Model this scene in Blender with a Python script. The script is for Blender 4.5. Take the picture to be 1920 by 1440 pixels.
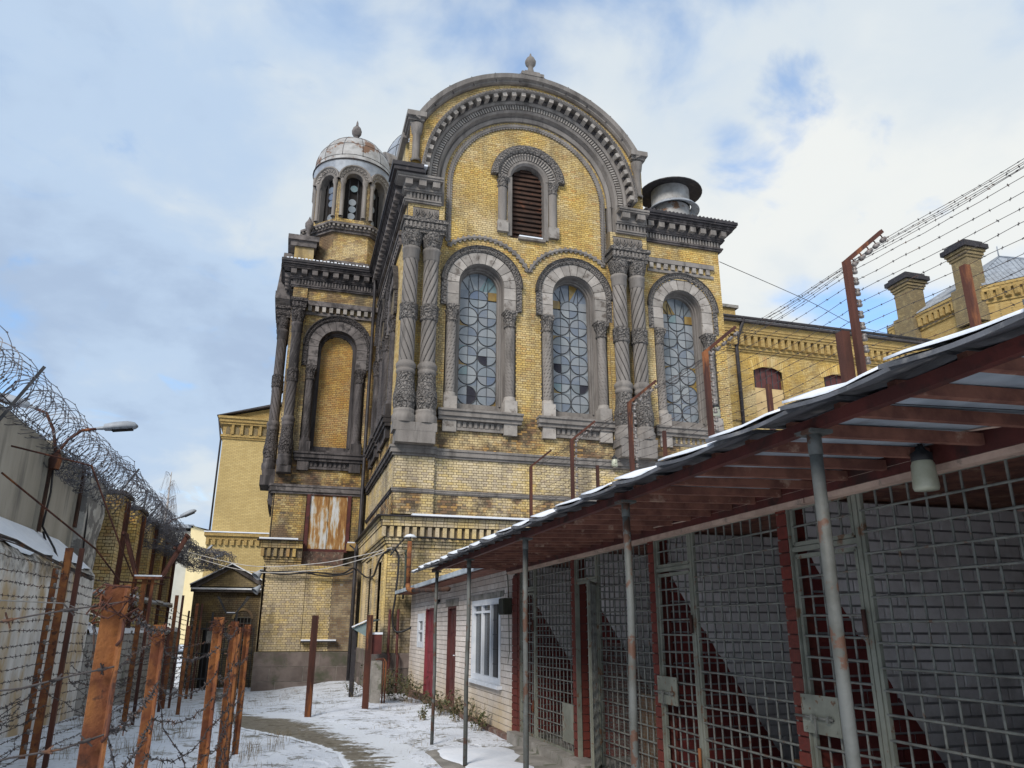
import bpy, math, random
import numpy as np
from mathutils import Vector, Matrix

# ------------------------------------------------------------------ camera, sky, sun, exposure
scene = bpy.context.scene
for o in list(bpy.data.objects):
    bpy.data.objects.remove(o, do_unlink=True)
COL = scene.collection
RAD = math.radians

cam_d = bpy.data.cameras.new("camera")
cam_d.sensor_width = 36.0
cam_d.lens = 1433.4 / 1920.0 * 36.0
cam_d.clip_start = 0.05
cam_d.clip_end = 3000.0
cam = bpy.data.objects.new("camera", cam_d)
COL.objects.link(cam)
PITCH, ROLL, YAW = RAD(17.78), RAD(0.2), RAD(15.93)
fw = Vector((math.sin(YAW) * math.cos(PITCH), math.cos(YAW) * math.cos(PITCH), math.sin(PITCH)))
rt = Vector((math.cos(YAW), -math.sin(YAW), 0))
up = rt.cross(fw)
r2 = rt * math.cos(ROLL) + up * math.sin(ROLL)
u2 = up * math.cos(ROLL) - rt * math.sin(ROLL)
cam.matrix_world = Matrix(((r2.x, u2.x, -fw.x, 0), (r2.y, u2.y, -fw.y, 0), (r2.z, u2.z, -fw.z, 1.65), (0, 0, 0, 1)))
scene.camera = cam

SUN_EL, SUN_AZ = RAD(36), RAD(-140)      # azimuth measured clockwise from +Y: behind the camera, from the left
sun_d = bpy.data.lights.new("sun", "SUN")
sun_d.energy = 1.5
sun_d.angle = RAD(20)
sun_d.color = (1.0, 0.93, 0.84)
sun = bpy.data.objects.new("sun", sun_d)
COL.objects.link(sun)
sd = Vector((math.sin(SUN_AZ) * math.cos(SUN_EL), math.cos(SUN_AZ) * math.cos(SUN_EL), math.sin(SUN_EL)))
sun.rotation_euler = sd.to_track_quat("Z", "Y").to_euler()
sun.location = (-10, -10, 40)

world = bpy.data.worlds.new("World")
scene.world = world
world.use_nodes = True
wn, wl = world.node_tree.nodes, world.node_tree.links
wn.clear()
w_out = wn.new("ShaderNodeOutputWorld")
w_bg = wn.new("ShaderNodeBackground")
w_sky = wn.new("ShaderNodeTexSky")
w_sky.sky_type = "NISHITA"
w_sky.sun_disc = False
w_sky.sun_elevation = SUN_EL
w_sky.sun_rotation = SUN_AZ
w_sky.air_density = 1.0
w_sky.dust_density = 0.6
w_sky.ozone_density = 1.2
w_bg.inputs["Strength"].default_value = 0.1
w_tc = wn.new("ShaderNodeTexCoord")
w_sep = wn.new("ShaderNodeSeparateXYZ")
wl.new(w_tc.outputs["Generated"], w_sep.inputs[0])


def wmath(op, a, b=None, c=None, clamp=False):
    n = wn.new("ShaderNodeMath")
    n.operation = op
    n.use_clamp = clamp
    for i, v in enumerate((a, b, c)):
        if v is None:
            continue
        if isinstance(v, (int, float)):
            n.inputs[i].default_value = v
        else:
            wl.new(v, n.inputs[i])
    return n.outputs[0]


def wnoise(vec, scale, detail, rough, dist=0.0, off=(0, 0, 0)):
    m = wn.new("ShaderNodeMapping")
    m.inputs["Location"].default_value = off
    wl.new(vec, m.inputs[0])
    n = wn.new("ShaderNodeTexNoise")
    n.inputs["Scale"].default_value = scale
    n.inputs["Detail"].default_value = detail
    n.inputs["Roughness"].default_value = rough
    n.inputs["Distortion"].default_value = dist
    wl.new(m.outputs[0], n.inputs["Vector"])
    return n.outputs["Fac"]


def wramp(fac, stops):
    n = wn.new("ShaderNodeValToRGB")
    cr = n.color_ramp
    cr.interpolation = "EASE"
    while len(cr.elements) < len(stops):
        cr.elements.new(0.5)
    for e, (p, c) in zip(cr.elements, stops):
        e.position = p
        e.color = (c[0], c[1], c[2], 1) if not isinstance(c, (int, float)) else (c, c, c, 1)
    wl.new(fac, n.inputs[0])
    return n.outputs[0]


# cloud layer: the view direction projected on a flat deck overhead
zz = wmath("MAXIMUM", w_sep.outputs["Z"], 0.0)
zd = wmath("ADD", zz, 0.32)
cu = wn.new("ShaderNodeCombineXYZ")
wl.new(wmath("DIVIDE", w_sep.outputs["X"], zd), cu.inputs[0])
wl.new(wmath("DIVIDE", w_sep.outputs["Y"], zd), cu.inputs[1])
deck = cu.outputs[0]
n_cover = wnoise(deck, 1.25, 5, 0.5, 0.3, (3.1, 1.4, 0.0))
n_shade = wnoise(deck, 1.7, 6, 0.5, 0.25, (7.3, 4.4, 2.0))
n_fine = wnoise(deck, 4.5, 6, 0.55, 0.3, (1.3, 9.4, 5.0))
cover = wmath("ADD", n_cover, wmath("MULTIPLY", wmath("SUBTRACT", n_fine, 0.5), 0.35))
east = wmath("MULTIPLY_ADD", w_sep.outputs["X"], 0.55, 0.25, clamp=True)   # whiter, thicker cloud towards +X
# a ragged thinning of the cloud high on the right
gap = None
for gx, gy, gz_, gr in ((0.51, 0.625, 0.59, 0.9978), (0.475, 0.69, 0.545, 0.9982)):
    n = wn.new("ShaderNodeVectorMath")
    n.operation = "DOT_PRODUCT"
    wl.new(w_tc.outputs["Generated"], n.inputs[0])
    n.inputs[1].default_value = Vector((gx, gy, gz_)).normalized()
    g1 = wmath("MULTIPLY_ADD", n.outputs["Value"], 1.0 / (1 - gr), -gr / (1 - gr), clamp=True)
    gap = g1 if gap is None else wmath("MAXIMUM", gap, g1)
n_gap = wnoise(deck, 7.0, 5, 0.55, 0.4, (4.3, 2.4, 1.0))
gap = wramp(wmath("ADD", wmath("MULTIPLY", gap, 0.50), wmath("MULTIPLY_ADD", n_gap, 1.9, -0.98)), [(0.12, 0.0), (0.62, 0.62)])
mask = wramp(wmath("ADD", cover, wmath("MULTIPLY", east, 0.0)), [(0.30, 0.0), (0.45, 1.0)])
shade = wmath("ADD", wmath("MULTIPLY_ADD", n_shade, 1.15, -0.14), wmath("MULTIPLY", east, 0.40))
shade = wmath("ADD", shade, wmath("MULTIPLY_ADD", n_fine, 0.45, -0.16))
cloud = wramp(shade, [(0.34, (1.72, 2.2, 2.95)), (0.50, (2.1, 2.65, 3.4)), (0.68, (2.85, 3.15, 3.4)), (0.92, (3.5, 3.6, 3.55))])
blue = wn.new("ShaderNodeMix")
blue.data_type = "RGBA"
blue.blend_type = "MULTIPLY"
blue.inputs["Factor"].default_value = 1.0
wl.new(w_sky.outputs[0], blue.inputs["A"])
blue.inputs["B"].default_value = (0.62, 0.92, 1.12, 1)
wmix = wn.new("ShaderNodeMix")
wmix.data_type = "RGBA"
wl.new(wmath("MULTIPLY", wmath("MULTIPLY_ADD", mask, 0.78, 0.22), wmath("SUBTRACT", 1.0, gap)), wmix.inputs["Factor"])
wl.new(blue.outputs["Result"], wmix.inputs["A"])
wl.new(cloud, wmix.inputs["B"])
wl.new(wmix.outputs["Result"], w_bg.inputs["Color"])
wl.new(w_bg.outputs[0], w_out.inputs["Surface"])
world.cycles.sampling_method = "MANUAL"
world.cycles.sample_map_resolution = 512

scene.view_settings.view_transform = "Standard"
scene.view_settings.look = "None"
scene.view_settings.exposure = 1.32
scene.view_settings.gamma = 1.0
scene.view_settings.use_curve_mapping = False
scene.render.engine = "CYCLES"
scene.cycles.use_denoising = True
scene.cycles.max_bounces = 5
scene.cycles.diffuse_bounces = 3
scene.cycles.glossy_bounces = 2
scene.cycles.transparent_max_bounces = 4

# ------------------------------------------------------------------ builders
R = random.Random(11)
NR = np.random.default_rng(5)


class MB:
    """Collects geometry in the coordinates of a frame (along, out, up) and links it as one mesh."""

    def __init__(self, F=None):
        self.F = F
        self.v = []
        self.f = []
        self.r = []
        self.n = 0
        self.sm = []

    def add(self, verts, faces, rnd=0.0, smooth=False):
        verts = np.asarray(verts, float).reshape(-1, 3)
        b = self.n
        self.v.append(verts)
        self.f.extend([tuple(i + b for i in f) for f in faces])
        self.sm.extend([smooth] * len(faces))
        self.r.append(np.full(len(verts), rnd))
        self.n += len(verts)

    def box(self, a0, a1, b0, b1, c0, c1, rnd=0.0, M=None):
        v = np.array([(a, b, c) for a in (a0, a1) for b in (b0, b1) for c in (c0, c1)], float)
        if M is not None:
            v = np.array([M @ Vector(p) for p in v])
        self.add(v, [(0, 1, 3, 2), (4, 6, 7, 5), (0, 4, 5, 1), (2, 3, 7, 6), (0, 2, 6, 4), (1, 5, 7, 3)], rnd)

    def bar(self, p, q, w, h, rnd=0.0, upv=(0, 0, 1)):
        p, q = Vector(p), Vector(q)
        d = (q - p)
        L = d.length
        d.normalize()
        u = Vector(upv)
        s = d.cross(u)
        if s.length < 1e-4:
            s = d.cross(Vector((1, 0, 0)))
        s.normalize()
        u = s.cross(d)
        v = []
        for t in (p, q):
            for i, j in ((-1, -1), (1, -1), (1, 1), (-1, 1)):
                v.append(t + s * (i * w / 2) + u * (j * h / 2))
        self.add(v, [(3, 2, 1, 0), (4, 5, 6, 7), (0, 1, 5, 4), (1, 2, 6, 5), (2, 3, 7, 6), (3, 0, 4, 7)], rnd)

    def tube(self, pts, r, n=6, cap=True, rnd=0.0, closed=False, smooth=True):
        pts = [Vector(p) for p in pts]
        m = len(pts)
        rr = r if hasattr(r, "__len__") else [r] * m
        v = []
        u = None
        for i, p in enumerate(pts):
            if closed:
                t = pts[(i + 1) % m] - pts[i - 1]
            else:
                t = pts[min(i + 1, m - 1)] - pts[max(i - 1, 0)]
            if t.length < 1e-9:
                t = Vector((0, 0, 1))
            t.normalize()
            if u is None:
                u = t.orthogonal().normalized()
            else:
                u = (u - t * u.dot(t))
                u = u.normalized() if u.length > 1e-6 else t.orthogonal().normalized()
            w = t.cross(u)
            for k in range(n):
                a = 2 * math.pi * k / n
                v.append(p + (u * math.cos(a) + w * math.sin(a)) * rr[i])
        f = []
        rng = m if closed else m - 1
        for i in range(rng):
            for k in range(n):
                a, b = i * n + k, i * n + (k + 1) % n
                c, d = ((i + 1) % m) * n + (k + 1) % n, ((i + 1) % m) * n + k
                f.append((a, b, c, d))
        if cap and not closed:
            f.append(tuple(range(n - 1, -1, -1)))
            f.append(tuple((m - 1) * n + k for k in range(n)))
        self.add(v, f, rnd, smooth)

    def lathe(self, prof, ctr, n=24, fn=None, rnd=0.0, smooth=True, a0=0.0, a1=None, sy=1.0):
        """prof: (radius, height); ctr: (along, out, up) of the axis foot. fn(r, theta, h) -> r"""
        full = a1 is None
        a1 = 2 * math.pi if full else a1
        k = n if full else n + 1
        v = []
        for r, h in prof:
            for j in range(k):
                t = a0 + (a1 - a0) * j / n
                q = fn(r, t, h) if fn else r
                v.append((ctr[0] + q * math.cos(t), ctr[1] + sy * q * math.sin(t), ctr[2] + h))
        f = []
        for i in range(len(prof) - 1):
            for j in range(n):
                a, b = i * k + j, i * k + (j + 1) % k
                f.append((a, b, b + k, a + k))
        self.add(v, f, rnd, smooth)

    def arc(self, prof, ca, cc, a0, a1, n=24, rnd=0.0, closed=True, caps=True, sx=1.0, smooth=False):
        """Sweep a (radius, out) outline round (ca, cc); angle 0 is +along, 90 deg is up."""
        m = len(prof)
        v = []
        for i in range(n + 1):
            t = a0 + (a1 - a0) * i / n
            for r, b in prof:
                v.append((ca + r * sx * math.cos(t), b, cc + r * math.sin(t)))
        f = []
        e = m if closed else m - 1
        for i in range(n):
            for j in range(e):
                a, b = i * m + j, i * m + (j + 1) % m
                f.append((a, b, b + m, a + m))
        if caps and closed:
            f.append(tuple(range(m)))
            f.append(tuple(n * m + j for j in range(m - 1, -1, -1)))
        self.add(v, f, rnd, smooth)

    def prism(self, poly, b0, b1, rnd=0.0):
        """poly: (along, up) outline, extruded from out=b0 to b1"""
        m = len(poly)
        v = [(a, b0, c) for a, c in poly] + [(a, b1, c) for a, c in poly]
        f = [tuple(range(m)), tuple(range(2 * m - 1, m - 1, -1))]
        f += [(i, (i + 1) % m, m + (i + 1) % m, m + i) for i in range(m)]
        self.add(v, f, rnd)

    def sphere(self, c, r, n=10, m=8, rnd=0.0):
        pr = [(r * math.sin(math.pi * i / m) + 1e-4, -r * math.cos(math.pi * i / m)) for i in range(m + 1)]
        self.lathe(pr, c, n, rnd=rnd)

    def world_verts(self):
        v = np.concatenate(self.v) if self.v else np.zeros((0, 3))
        if self.F is not None:
            O, U, N = (np.array(x, float) for x in self.F)
            v = O + v[:, :1] * U + v[:, 1:2] * N + v[:, 2:] * np.array([0, 0, 1.0])
        return v

    def mesh(self, name, origin=None, flip=None):
        v = self.world_verts()
        if origin is not None:
            v = v - np.array(origin)
        me = bpy.data.meshes.new(name)
        n = len(self.f)
        ls = np.fromiter((len(f) for f in self.f), np.int32, n)
        li = np.fromiter((i for f in self.f for i in f), np.int32, int(ls.sum()))
        st = np.concatenate([[0], np.cumsum(ls)[:-1]]).astype(np.int32) if n else np.zeros(0, np.int32)
        me.vertices.add(len(v))
        me.vertices.foreach_set("co", v.astype(np.float32).ravel())
        me.loops.add(len(li))
        me.loops.foreach_set("vertex_index", li)
        me.polygons.add(n)
        me.polygons.foreach_set("loop_start", st)
        me.polygons.foreach_set("loop_total", ls)
        me.polygons.foreach_set("use_smooth", np.array(self.sm, bool))
        at = me.attributes.new("rnd", "FLOAT", "POINT")
        at.data.foreach_set("value", np.concatenate(self.r).astype(np.float32))
        me.update(calc_edges=True)
        me.validate()
        return me


def link(name, data, mat=None, parent=None):
    o = bpy.data.objects.new(name, data)
    if mat is not None and data is not None and not data.materials:
        data.materials.append(mat)
    COL.objects.link(o)
    if parent is not None:
        o.parent = parent
        if parent.parent is None and parent.type == "EMPTY":
            o.matrix_parent_inverse = Matrix.Translation(-parent.location)
    return o


def obj(name, mb, mat, parent=None, kind=None):
    o = link(name, mb.mesh(name), mat, parent)
    if kind:
        o["kind"] = kind
    return o


def inst(name, me, parent, M, label=None):
    o = link(name, me, None, parent)
    o.matrix_basis = M
    return o


def root(name, label, cat, loc, group=None):
    o = bpy.data.objects.new(name, None)
    o.empty_display_size = 0.2
    COL.objects.link(o)
    o.location = loc
    o["label"] = label
    o["category"] = cat
    if group:
        o["group"] = group
    return o


def tag(o, label, cat, group=None):
    o["label"] = label
    o["category"] = cat
    if group:
        o["group"] = group
    return o


def structure(o):
    o["kind"] = "structure"
    return o


def copy_tree(o, loc, label=None):
    c = o.copy()
    COL.objects.link(c)
    c.location = loc
    if label:
        c["label"] = label
    for ch in list(o.children):
        d = ch.copy()
        COL.objects.link(d)
        d.parent = c
        for g in list(ch.children):
            e = g.copy()
            COL.objects.link(e)
            e.parent = d
    return c


# ------------------------------------------------------------------ materials
class NT:
    def __init__(self, name):
        self.m = bpy.data.materials.new(name)
        self.m.use_nodes = True
        self.t = self.m.node_tree
        self.t.nodes.clear()
        self.out = self.t.nodes.new("ShaderNodeOutputMaterial")
        self.b = self.t.nodes.new("ShaderNodeBsdfPrincipled")
        self.t.links.new(self.b.outputs[0], self.out.inputs[0])
        self.pos = self.t.nodes.new("ShaderNodeNewGeometry")
        self.P = self.pos.outputs["Position"]

    def put(self, sock, v):
        if isinstance(v, (int, float)):
            sock.default_value = v
        elif isinstance(v, tuple):
            sock.default_value = v if len(v) == 4 or sock.type == "VECTOR" else (*v, 1)
        else:
            self.t.links.new(v, sock)

    def noise(self, scale, detail=4, rough=0.55, vec=None, sv=(1, 1, 1), dist=0.0, off=(0, 0, 0)):
        mp = self.t.nodes.new("ShaderNodeMapping")
        mp.inputs["Scale"].default_value = sv
        mp.inputs["Location"].default_value = off
        self.put(mp.inputs[0], vec or self.P)
        n = self.t.nodes.new("ShaderNodeTexNoise")
        n.inputs["Scale"].default_value = scale
        n.inputs["Detail"].default_value = detail
        n.inputs["Roughness"].default_value = rough
        n.inputs["Distortion"].default_value = dist
        self.put(n.inputs["Vector"], mp.outputs[0])
        return n.outputs["Fac"]

    def math(self, op, a, b=0.0, c=0.0, clamp=False):
        n = self.t.nodes.new("ShaderNodeMath")
        n.operation = op
        n.use_clamp = clamp
        for s, v in zip(n.inputs, (a, b, c)):
            self.put(s, v)
        return n.outputs[0]

    def ramp(self, fac, stops, interp="LINEAR"):
        n = self.t.nodes.new("ShaderNodeValToRGB")
        cr = n.color_ramp
        cr.interpolation = interp
        while len(cr.elements) < len(stops):
            cr.elements.new(0.5)
        for e, (p, c) in zip(cr.elements, stops):
            e.position = p
            e.color = (c, c, c, 1) if isinstance(c, (int, float)) else (*c, 1)
        self.put(n.inputs[0], fac)
        return n.outputs[0]

    def mix(self, fac, a, b, mode="MIX"):
        n = self.t.nodes.new("ShaderNodeMix")
        n.data_type = "RGBA"
        n.blend_type = mode
        self.put(n.inputs["Factor"], fac)
        self.put(n.inputs["A"], a)
        self.put(n.inputs["B"], b)
        return n.outputs["Result"]

    def xyz(self):
        s = self.t.nodes.new("ShaderNodeSeparateXYZ")
        self.put(s.inputs[0], self.P)
        return s.outputs

    def nz(self):
        s = self.t.nodes.new("ShaderNodeSeparateXYZ")
        self.put(s.inputs[0], self.pos.outputs["Normal"])
        return s.outputs[2]

    def rnd(self):
        a = self.t.nodes.new("ShaderNodeAttribute")
        a.attribute_name = "rnd"
        o = self.t.nodes.new("ShaderNodeObjectInfo")
        return self.math("FRACT", self.math("ADD", a.outputs["Fac"], o.outputs["Random"]))

    def attr(self, name):
        a = self.t.nodes.new("ShaderNodeAttribute")
        a.attribute_name = name
        return a.outputs["Fac"]

    def bump(self, h, strength=0.4, dist=0.02):
        n = self.t.nodes.new("ShaderNodeBump")
        n.inputs["Strength"].default_value = strength
        n.inputs["Distance"].default_value = dist
        self.put(n.inputs["Height"], h)
        self.put(self.b.inputs["Normal"], n.outputs[0])

    def done(self, col, rough=0.85, metal=0.0, spec=0.3):
        self.put(self.b.inputs["Base Color"], col)
        self.put(self.b.inputs["Roughness"], rough)
        self.put(self.b.inputs["Metallic"], metal)
        self.put(self.b.inputs["Specular IOR Level"], spec)
        return self.m


def simple(name, c1, c2, scale=3.0, c3=None, thr=0.6, scale3=6.0, bump=0.3, rough=0.85, metal=0.0, streak=False, spec=0.3, bscale=None, soft=0.1, dist=0.01, var=0.0):
    t = NT(name)
    sv = (1, 1, 0.18) if streak else (1, 1, 1)
    n = t.noise(scale, 5, 0.6, sv=sv)
    col = t.mix(t.ramp(n, [(0.40, 0.0), (0.60, 1.0)]), c1, c2)
    if c3 is not None:
        k = t.noise(scale3, 6, 0.65, sv=sv, off=(5, 3, 1))
        col = t.mix(t.ramp(k, [(thr - 0.035, 0.0), (thr - 0.035 + soft * 0.7, 1.0)]), col, c3)
    if var:
        g = t.ramp(t.rnd(), [(0.0, 1.0 - var), (1.0, 1.0 + var * 0.4)])
        col = t.mix(1.0, col, g, "MULTIPLY")
    if bump:
        t.bump(t.noise(bscale or scale * 9, 4, 0.6), bump, dist)
    return t.done(col, rough, metal, spec)


def brick_material(name, tones, grime=0.5, grime_c=(0.10, 0.085, 0.07), soot=0.3, patch_c=None, scar=None, low=None, fine_c=(0.20, 0.15, 0.085), tinted=True):
    """Per-piece tone from the 'rnd' attribute, wear and soot from noise in the place itself."""
    t = NT(name)
    r = t.rnd()
    k = len(tones)
    stops = [((i + 0.5) / k, c) for i, c in enumerate(tones)]
    col = t.ramp(r, stops)
    fine = t.noise(30, 4, 0.6)
    col = t.mix(t.math("MULTIPLY", t.ramp(fine, [(0.42, 1.0), (0.58, 0.0)]), 0.45), col, fine_c)
    big = t.noise(0.6, 7, 0.68, off=(2, 1, 4))
    g = t.ramp(big, [(0.44, 0.0), (0.60, 1.0)])
    col = t.mix(t.math("MULTIPLY", g, grime), col, grime_c)
    if tinted:
        tint = t.noise(0.5, 6, 0.6, off=(11, 5, 7))
        col = t.mix(t.ramp(tint, [(0.40, 0.6), (0.5, 0.0)]), col, t.mix(1.0, col, (1.12, 1.0, 0.55), "MULTIPLY"))
        col = t.mix(t.ramp(tint, [(0.53, 0.0), (0.62, 0.55)]), col, t.mix(0.35, (0.62, 0.52, 0.34), col))
    st = t.noise(1.3, 5, 0.6, sv=(1, 1, 0.22), off=(9, 2, 3))
    col = t.mix(t.math("MULTIPLY", t.ramp(st, [(0.51, 0.0), (0.66, 1.0)]), soot), col, (0.055, 0.047, 0.042))
    if patch_c is not None:
        p = t.noise(0.8, 4, 0.5, off=(1, 7, 3))
        col = t.mix(t.math("MULTIPLY", t.ramp(p, [(0.54, 0.0), (0.60, 1.0)]), 0.7), col, patch_c)
    if low is not None:
        zl = t.math("ADD", t.xyz()[2], t.math("MULTIPLY", t.noise(1.6, 5, 0.6, off=(3, 8, 1)), 1.2))
        f = t.math("MULTIPLY_ADD", zl, -1.0 / low[1], (low[0] + 0.6 + low[1]) / low[1], clamp=True)
        col = t.mix(t.math("MULTIPLY", f, 0.75), col, low[2])
    if scar is not None:
        z = t.xyz()[2]
        band = t.math("MULTIPLY", t.math("GREATER_THAN", z, scar[0]), t.math("LESS_THAN", z, scar[1]))
        p = t.noise(1.1, 6, 0.65, off=(4, 4, 8))
        m = t.math("MULTIPLY", band, t.ramp(p, [(0.42, 0.0), (0.55, 1.0)]))
        dark = t.ramp(t.math("FRACT", t.math("MULTIPLY", r, 7.31)), [(0.0, (0.05, 0.035, 0.03)), (0.45, (0.13, 0.07, 0.045)), (0.75, (0.30, 0.17, 0.06)), (1.0, (0.36, 0.29, 0.19))], "CONSTANT")
        col = t.mix(t.math("MULTIPLY", m, 0.85), col, dark)
    t.bump(t.noise(45, 4, 0.7), 0.5, 0.006)
    return t.done(col, 0.9, 0, 0.2)
M = {}
Y1, Y2, Y3, Y4, Y5 = (0.56, 0.415, 0.175), (0.49, 0.345, 0.13), (0.63, 0.50, 0.265), (0.38, 0.255, 0.095), (0.49, 0.295, 0.115)
Y6, Y7 = (0.26, 0.185, 0.10), (0.59, 0.45, 0.20)
Y8, Y9 = (0.66, 0.55, 0.37), (0.42, 0.34, 0.25)
M["brick"] = brick_material("yellow_brick", [Y1, Y2, Y3, Y1, Y4, Y7, Y2, Y1, Y7, Y5, Y1, Y3, Y2], 0.42, (0.26, 0.20, 0.12), 0.42, scar=(7.2, 8.5))
M["brick_low"] = brick_material("lower_yellow_brick", [Y3, Y8, Y8, Y3, Y7, Y8, Y3, Y9, Y8, Y3, Y9], 0.55, (0.30, 0.26, 0.205), 0.55, scar=(5.0, 5.9))
M["brick_tower"] = brick_material("sooty_yellow_brick", [Y1, Y2, Y3, Y1, Y4, Y2, Y5, Y6], 0.62, (0.17, 0.145, 0.11), 0.55, (0.13, 0.085, 0.06), scar=(6.9, 8.3))
M["brick_left"] = brick_material("wall_yellow_brick", [Y1, Y3, Y2, Y7, Y5, Y2, Y3], 0.35, (0.16, 0.13, 0.09), 0.3)
M["mortar"] = simple("dark_mortar", (0.15, 0.115, 0.07), (0.10, 0.08, 0.055), 5, (0.21, 0.18, 0.14), 0.6)
M["mortar_grey"] = simple("grey_mortar", (0.26, 0.24, 0.21), (0.17, 0.155, 0.135), 5)
M["mortar_white"] = simple("painted_joint", (0.34, 0.33, 0.33), (0.22, 0.21, 0.21), 5)
M["red_joint"] = simple("red_joint", (0.12, 0.035, 0.03), (0.07, 0.025, 0.022), 5)
M["stone"] = simple("weathered_stone", (0.212, 0.194, 0.180), (0.155, 0.141, 0.131), 2.2, (0.075, 0.068, 0.063), 0.54, 3.0, 0.6, streak=True, dist=0.015, soft=0.32)
M["stone_light"] = simple("pale_voussoir_stone", (0.34, 0.315, 0.29), (0.26, 0.238, 0.22), 2.5, (0.15, 0.13, 0.115), 0.58, 3.5, 0.35, soft=0.15, var=0.28)
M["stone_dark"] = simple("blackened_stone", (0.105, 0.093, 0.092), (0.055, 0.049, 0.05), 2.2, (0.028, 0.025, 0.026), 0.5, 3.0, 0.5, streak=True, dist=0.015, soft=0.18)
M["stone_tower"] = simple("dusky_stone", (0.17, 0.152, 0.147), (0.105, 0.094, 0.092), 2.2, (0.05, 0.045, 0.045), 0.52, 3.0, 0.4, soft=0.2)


def carved(name, c1, c2, c3, s=9.0, depth=0.05):
    t = NT(name)
    v = t.t.nodes.new("ShaderNodeTexVoronoi")
    v.feature = "DISTANCE_TO_EDGE"
    v.inputs["Scale"].default_value = s
    w = t.t.nodes.new("ShaderNodeTexWave")
    w.wave_type = "RINGS"
    w.inputs["Scale"].default_value = s * 0.55
    w.inputs["Distortion"].default_value = 9
    w.inputs["Detail"].default_value = 1.5
    w.inputs["Detail Scale"].default_value = 0.9
    for n in (v, w):
        t.put(n.inputs["Vector"], t.P)
    h = t.math("ADD", t.math("MULTIPLY", t.math("MINIMUM", v.outputs["Distance"], 0.12), 5.0), w.outputs["Fac"])
    col = t.mix(t.noise(2.5, 5, 0.6), c1, c2)
    col = t.mix(t.ramp(h, [(0.2, 0.85), (0.75, 0.0)]), col, c3)
    t.bump(h, 1.0, depth)
    return t.done(col, 0.9, 0, 0.2)


M["carved"] = carved("carved_stone", (0.21, 0.195, 0.184), (0.15, 0.138, 0.13), (0.03, 0.027, 0.026))
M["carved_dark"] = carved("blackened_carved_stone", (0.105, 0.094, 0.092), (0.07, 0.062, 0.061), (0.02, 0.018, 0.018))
M["crust_and_groove_shade"] = simple("black_crust_and_groove_shade", (0.05, 0.045, 0.043), (0.028, 0.025, 0.025), 6, (0.10, 0.09, 0.083), 0.58, 9, 0.2)  # crust on joints and hood edge; also the painted shade in shaft grooves
M["plinth"] = simple("plinth_granite", (0.20, 0.165, 0.15), (0.13, 0.105, 0.095), 1.6, (0.085, 0.09, 0.06), 0.55, 1.2, 0.4, soft=0.2, var=0.35)
M["black_metal"] = simple("dark_roof_metal", (0.035, 0.032, 0.036), (0.022, 0.02, 0.023), 3, (0.06, 0.05, 0.05), 0.6, bump=0.1, rough=0.55)
M["roof_grey"] = simple("zinc_roof", (0.30, 0.33, 0.37), (0.22, 0.24, 0.27), 2, (0.14, 0.14, 0.15), 0.62, bump=0.1, rough=0.5, streak=True)
M["roof_slate"] = simple("slate_roof", (0.075, 0.07, 0.075), (0.05, 0.047, 0.05), 4, bump=0.3)
M["snow"] = simple("fresh_snow", (0.70, 0.73, 0.79), (0.63, 0.67, 0.74), 3, bump=0.25, rough=0.75, bscale=14, dist=0.03)
M["dome_white"] = simple("flaking_white_dome_paint", (0.36, 0.36, 0.36), (0.24, 0.235, 0.23), 2.2, (0.15, 0.085, 0.052), 0.59, 0.9, 0.2, rough=0.6, streak=False, soft=0.05)
M["dome_rust"] = simple("rusted_dome_sheet", (0.50, 0.48, 0.43), (0.38, 0.33, 0.27), 3, (0.27, 0.09, 0.03), 0.5, 1.6, 0.2, rough=0.7, streak=True, soft=0.05)
M["dome_grey"] = simple("grey_dome_sheet", (0.27, 0.30, 0.34), (0.19, 0.21, 0.245), 2, bump=0.1, rough=0.5)
M["wood_dark"] = simple("charred_board", (0.055, 0.029, 0.020), (0.028, 0.016, 0.012), 3, (0.12, 0.045, 0.024), 0.6, 2.5, 0.4, soft=0.15)
M["interior"] = simple("dark_interior", (0.018, 0.015, 0.014), (0.012, 0.010, 0.010), 2, bump=0)
M["lead"] = simple("lead_came", (0.05, 0.052, 0.058), (0.03, 0.031, 0.035), 4, bump=0.1, rough=0.6)
M["rust"] = simple("orange_rust", (0.235, 0.095, 0.032), (0.13, 0.046, 0.023), 6, (0.055, 0.025, 0.018), 0.585, 11.0, 0.9, streak=False, soft=0.12, bscale=38, dist=0.006)
M["rust_dark"] = simple("dark_rust", (0.085, 0.032, 0.022), (0.045, 0.02, 0.016), 5, (0.24, 0.09, 0.035), 0.58, 3.0, 0.5, streak=True, soft=0.15)
M["red_oxide"] = simple("red_oxide_paint", (0.095, 0.024, 0.02), (0.062, 0.017, 0.015), 4, (0.035, 0.015, 0.013), 0.57, 5, 0.2, rough=0.6, soft=0.15)
M["cable"] = simple("black_cable", (0.022, 0.022, 0.025), (0.014, 0.014, 0.016), 6, bump=0, rough=0.5)
M["cable_white"] = simple("pale_cable", (0.55, 0.53, 0.50), (0.40, 0.38, 0.36), 6, bump=0)
M["wire"] = simple("barbed_steel", (0.075, 0.066, 0.066), (0.04, 0.034, 0.034), 8, (0.13, 0.062, 0.035), 0.58, bump=0, rough=0.6)
M["razor"] = simple("razor_steel", (0.10, 0.10, 0.115), (0.045, 0.045, 0.055), 8, bump=0, rough=0.45, metal=0.2)

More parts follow.
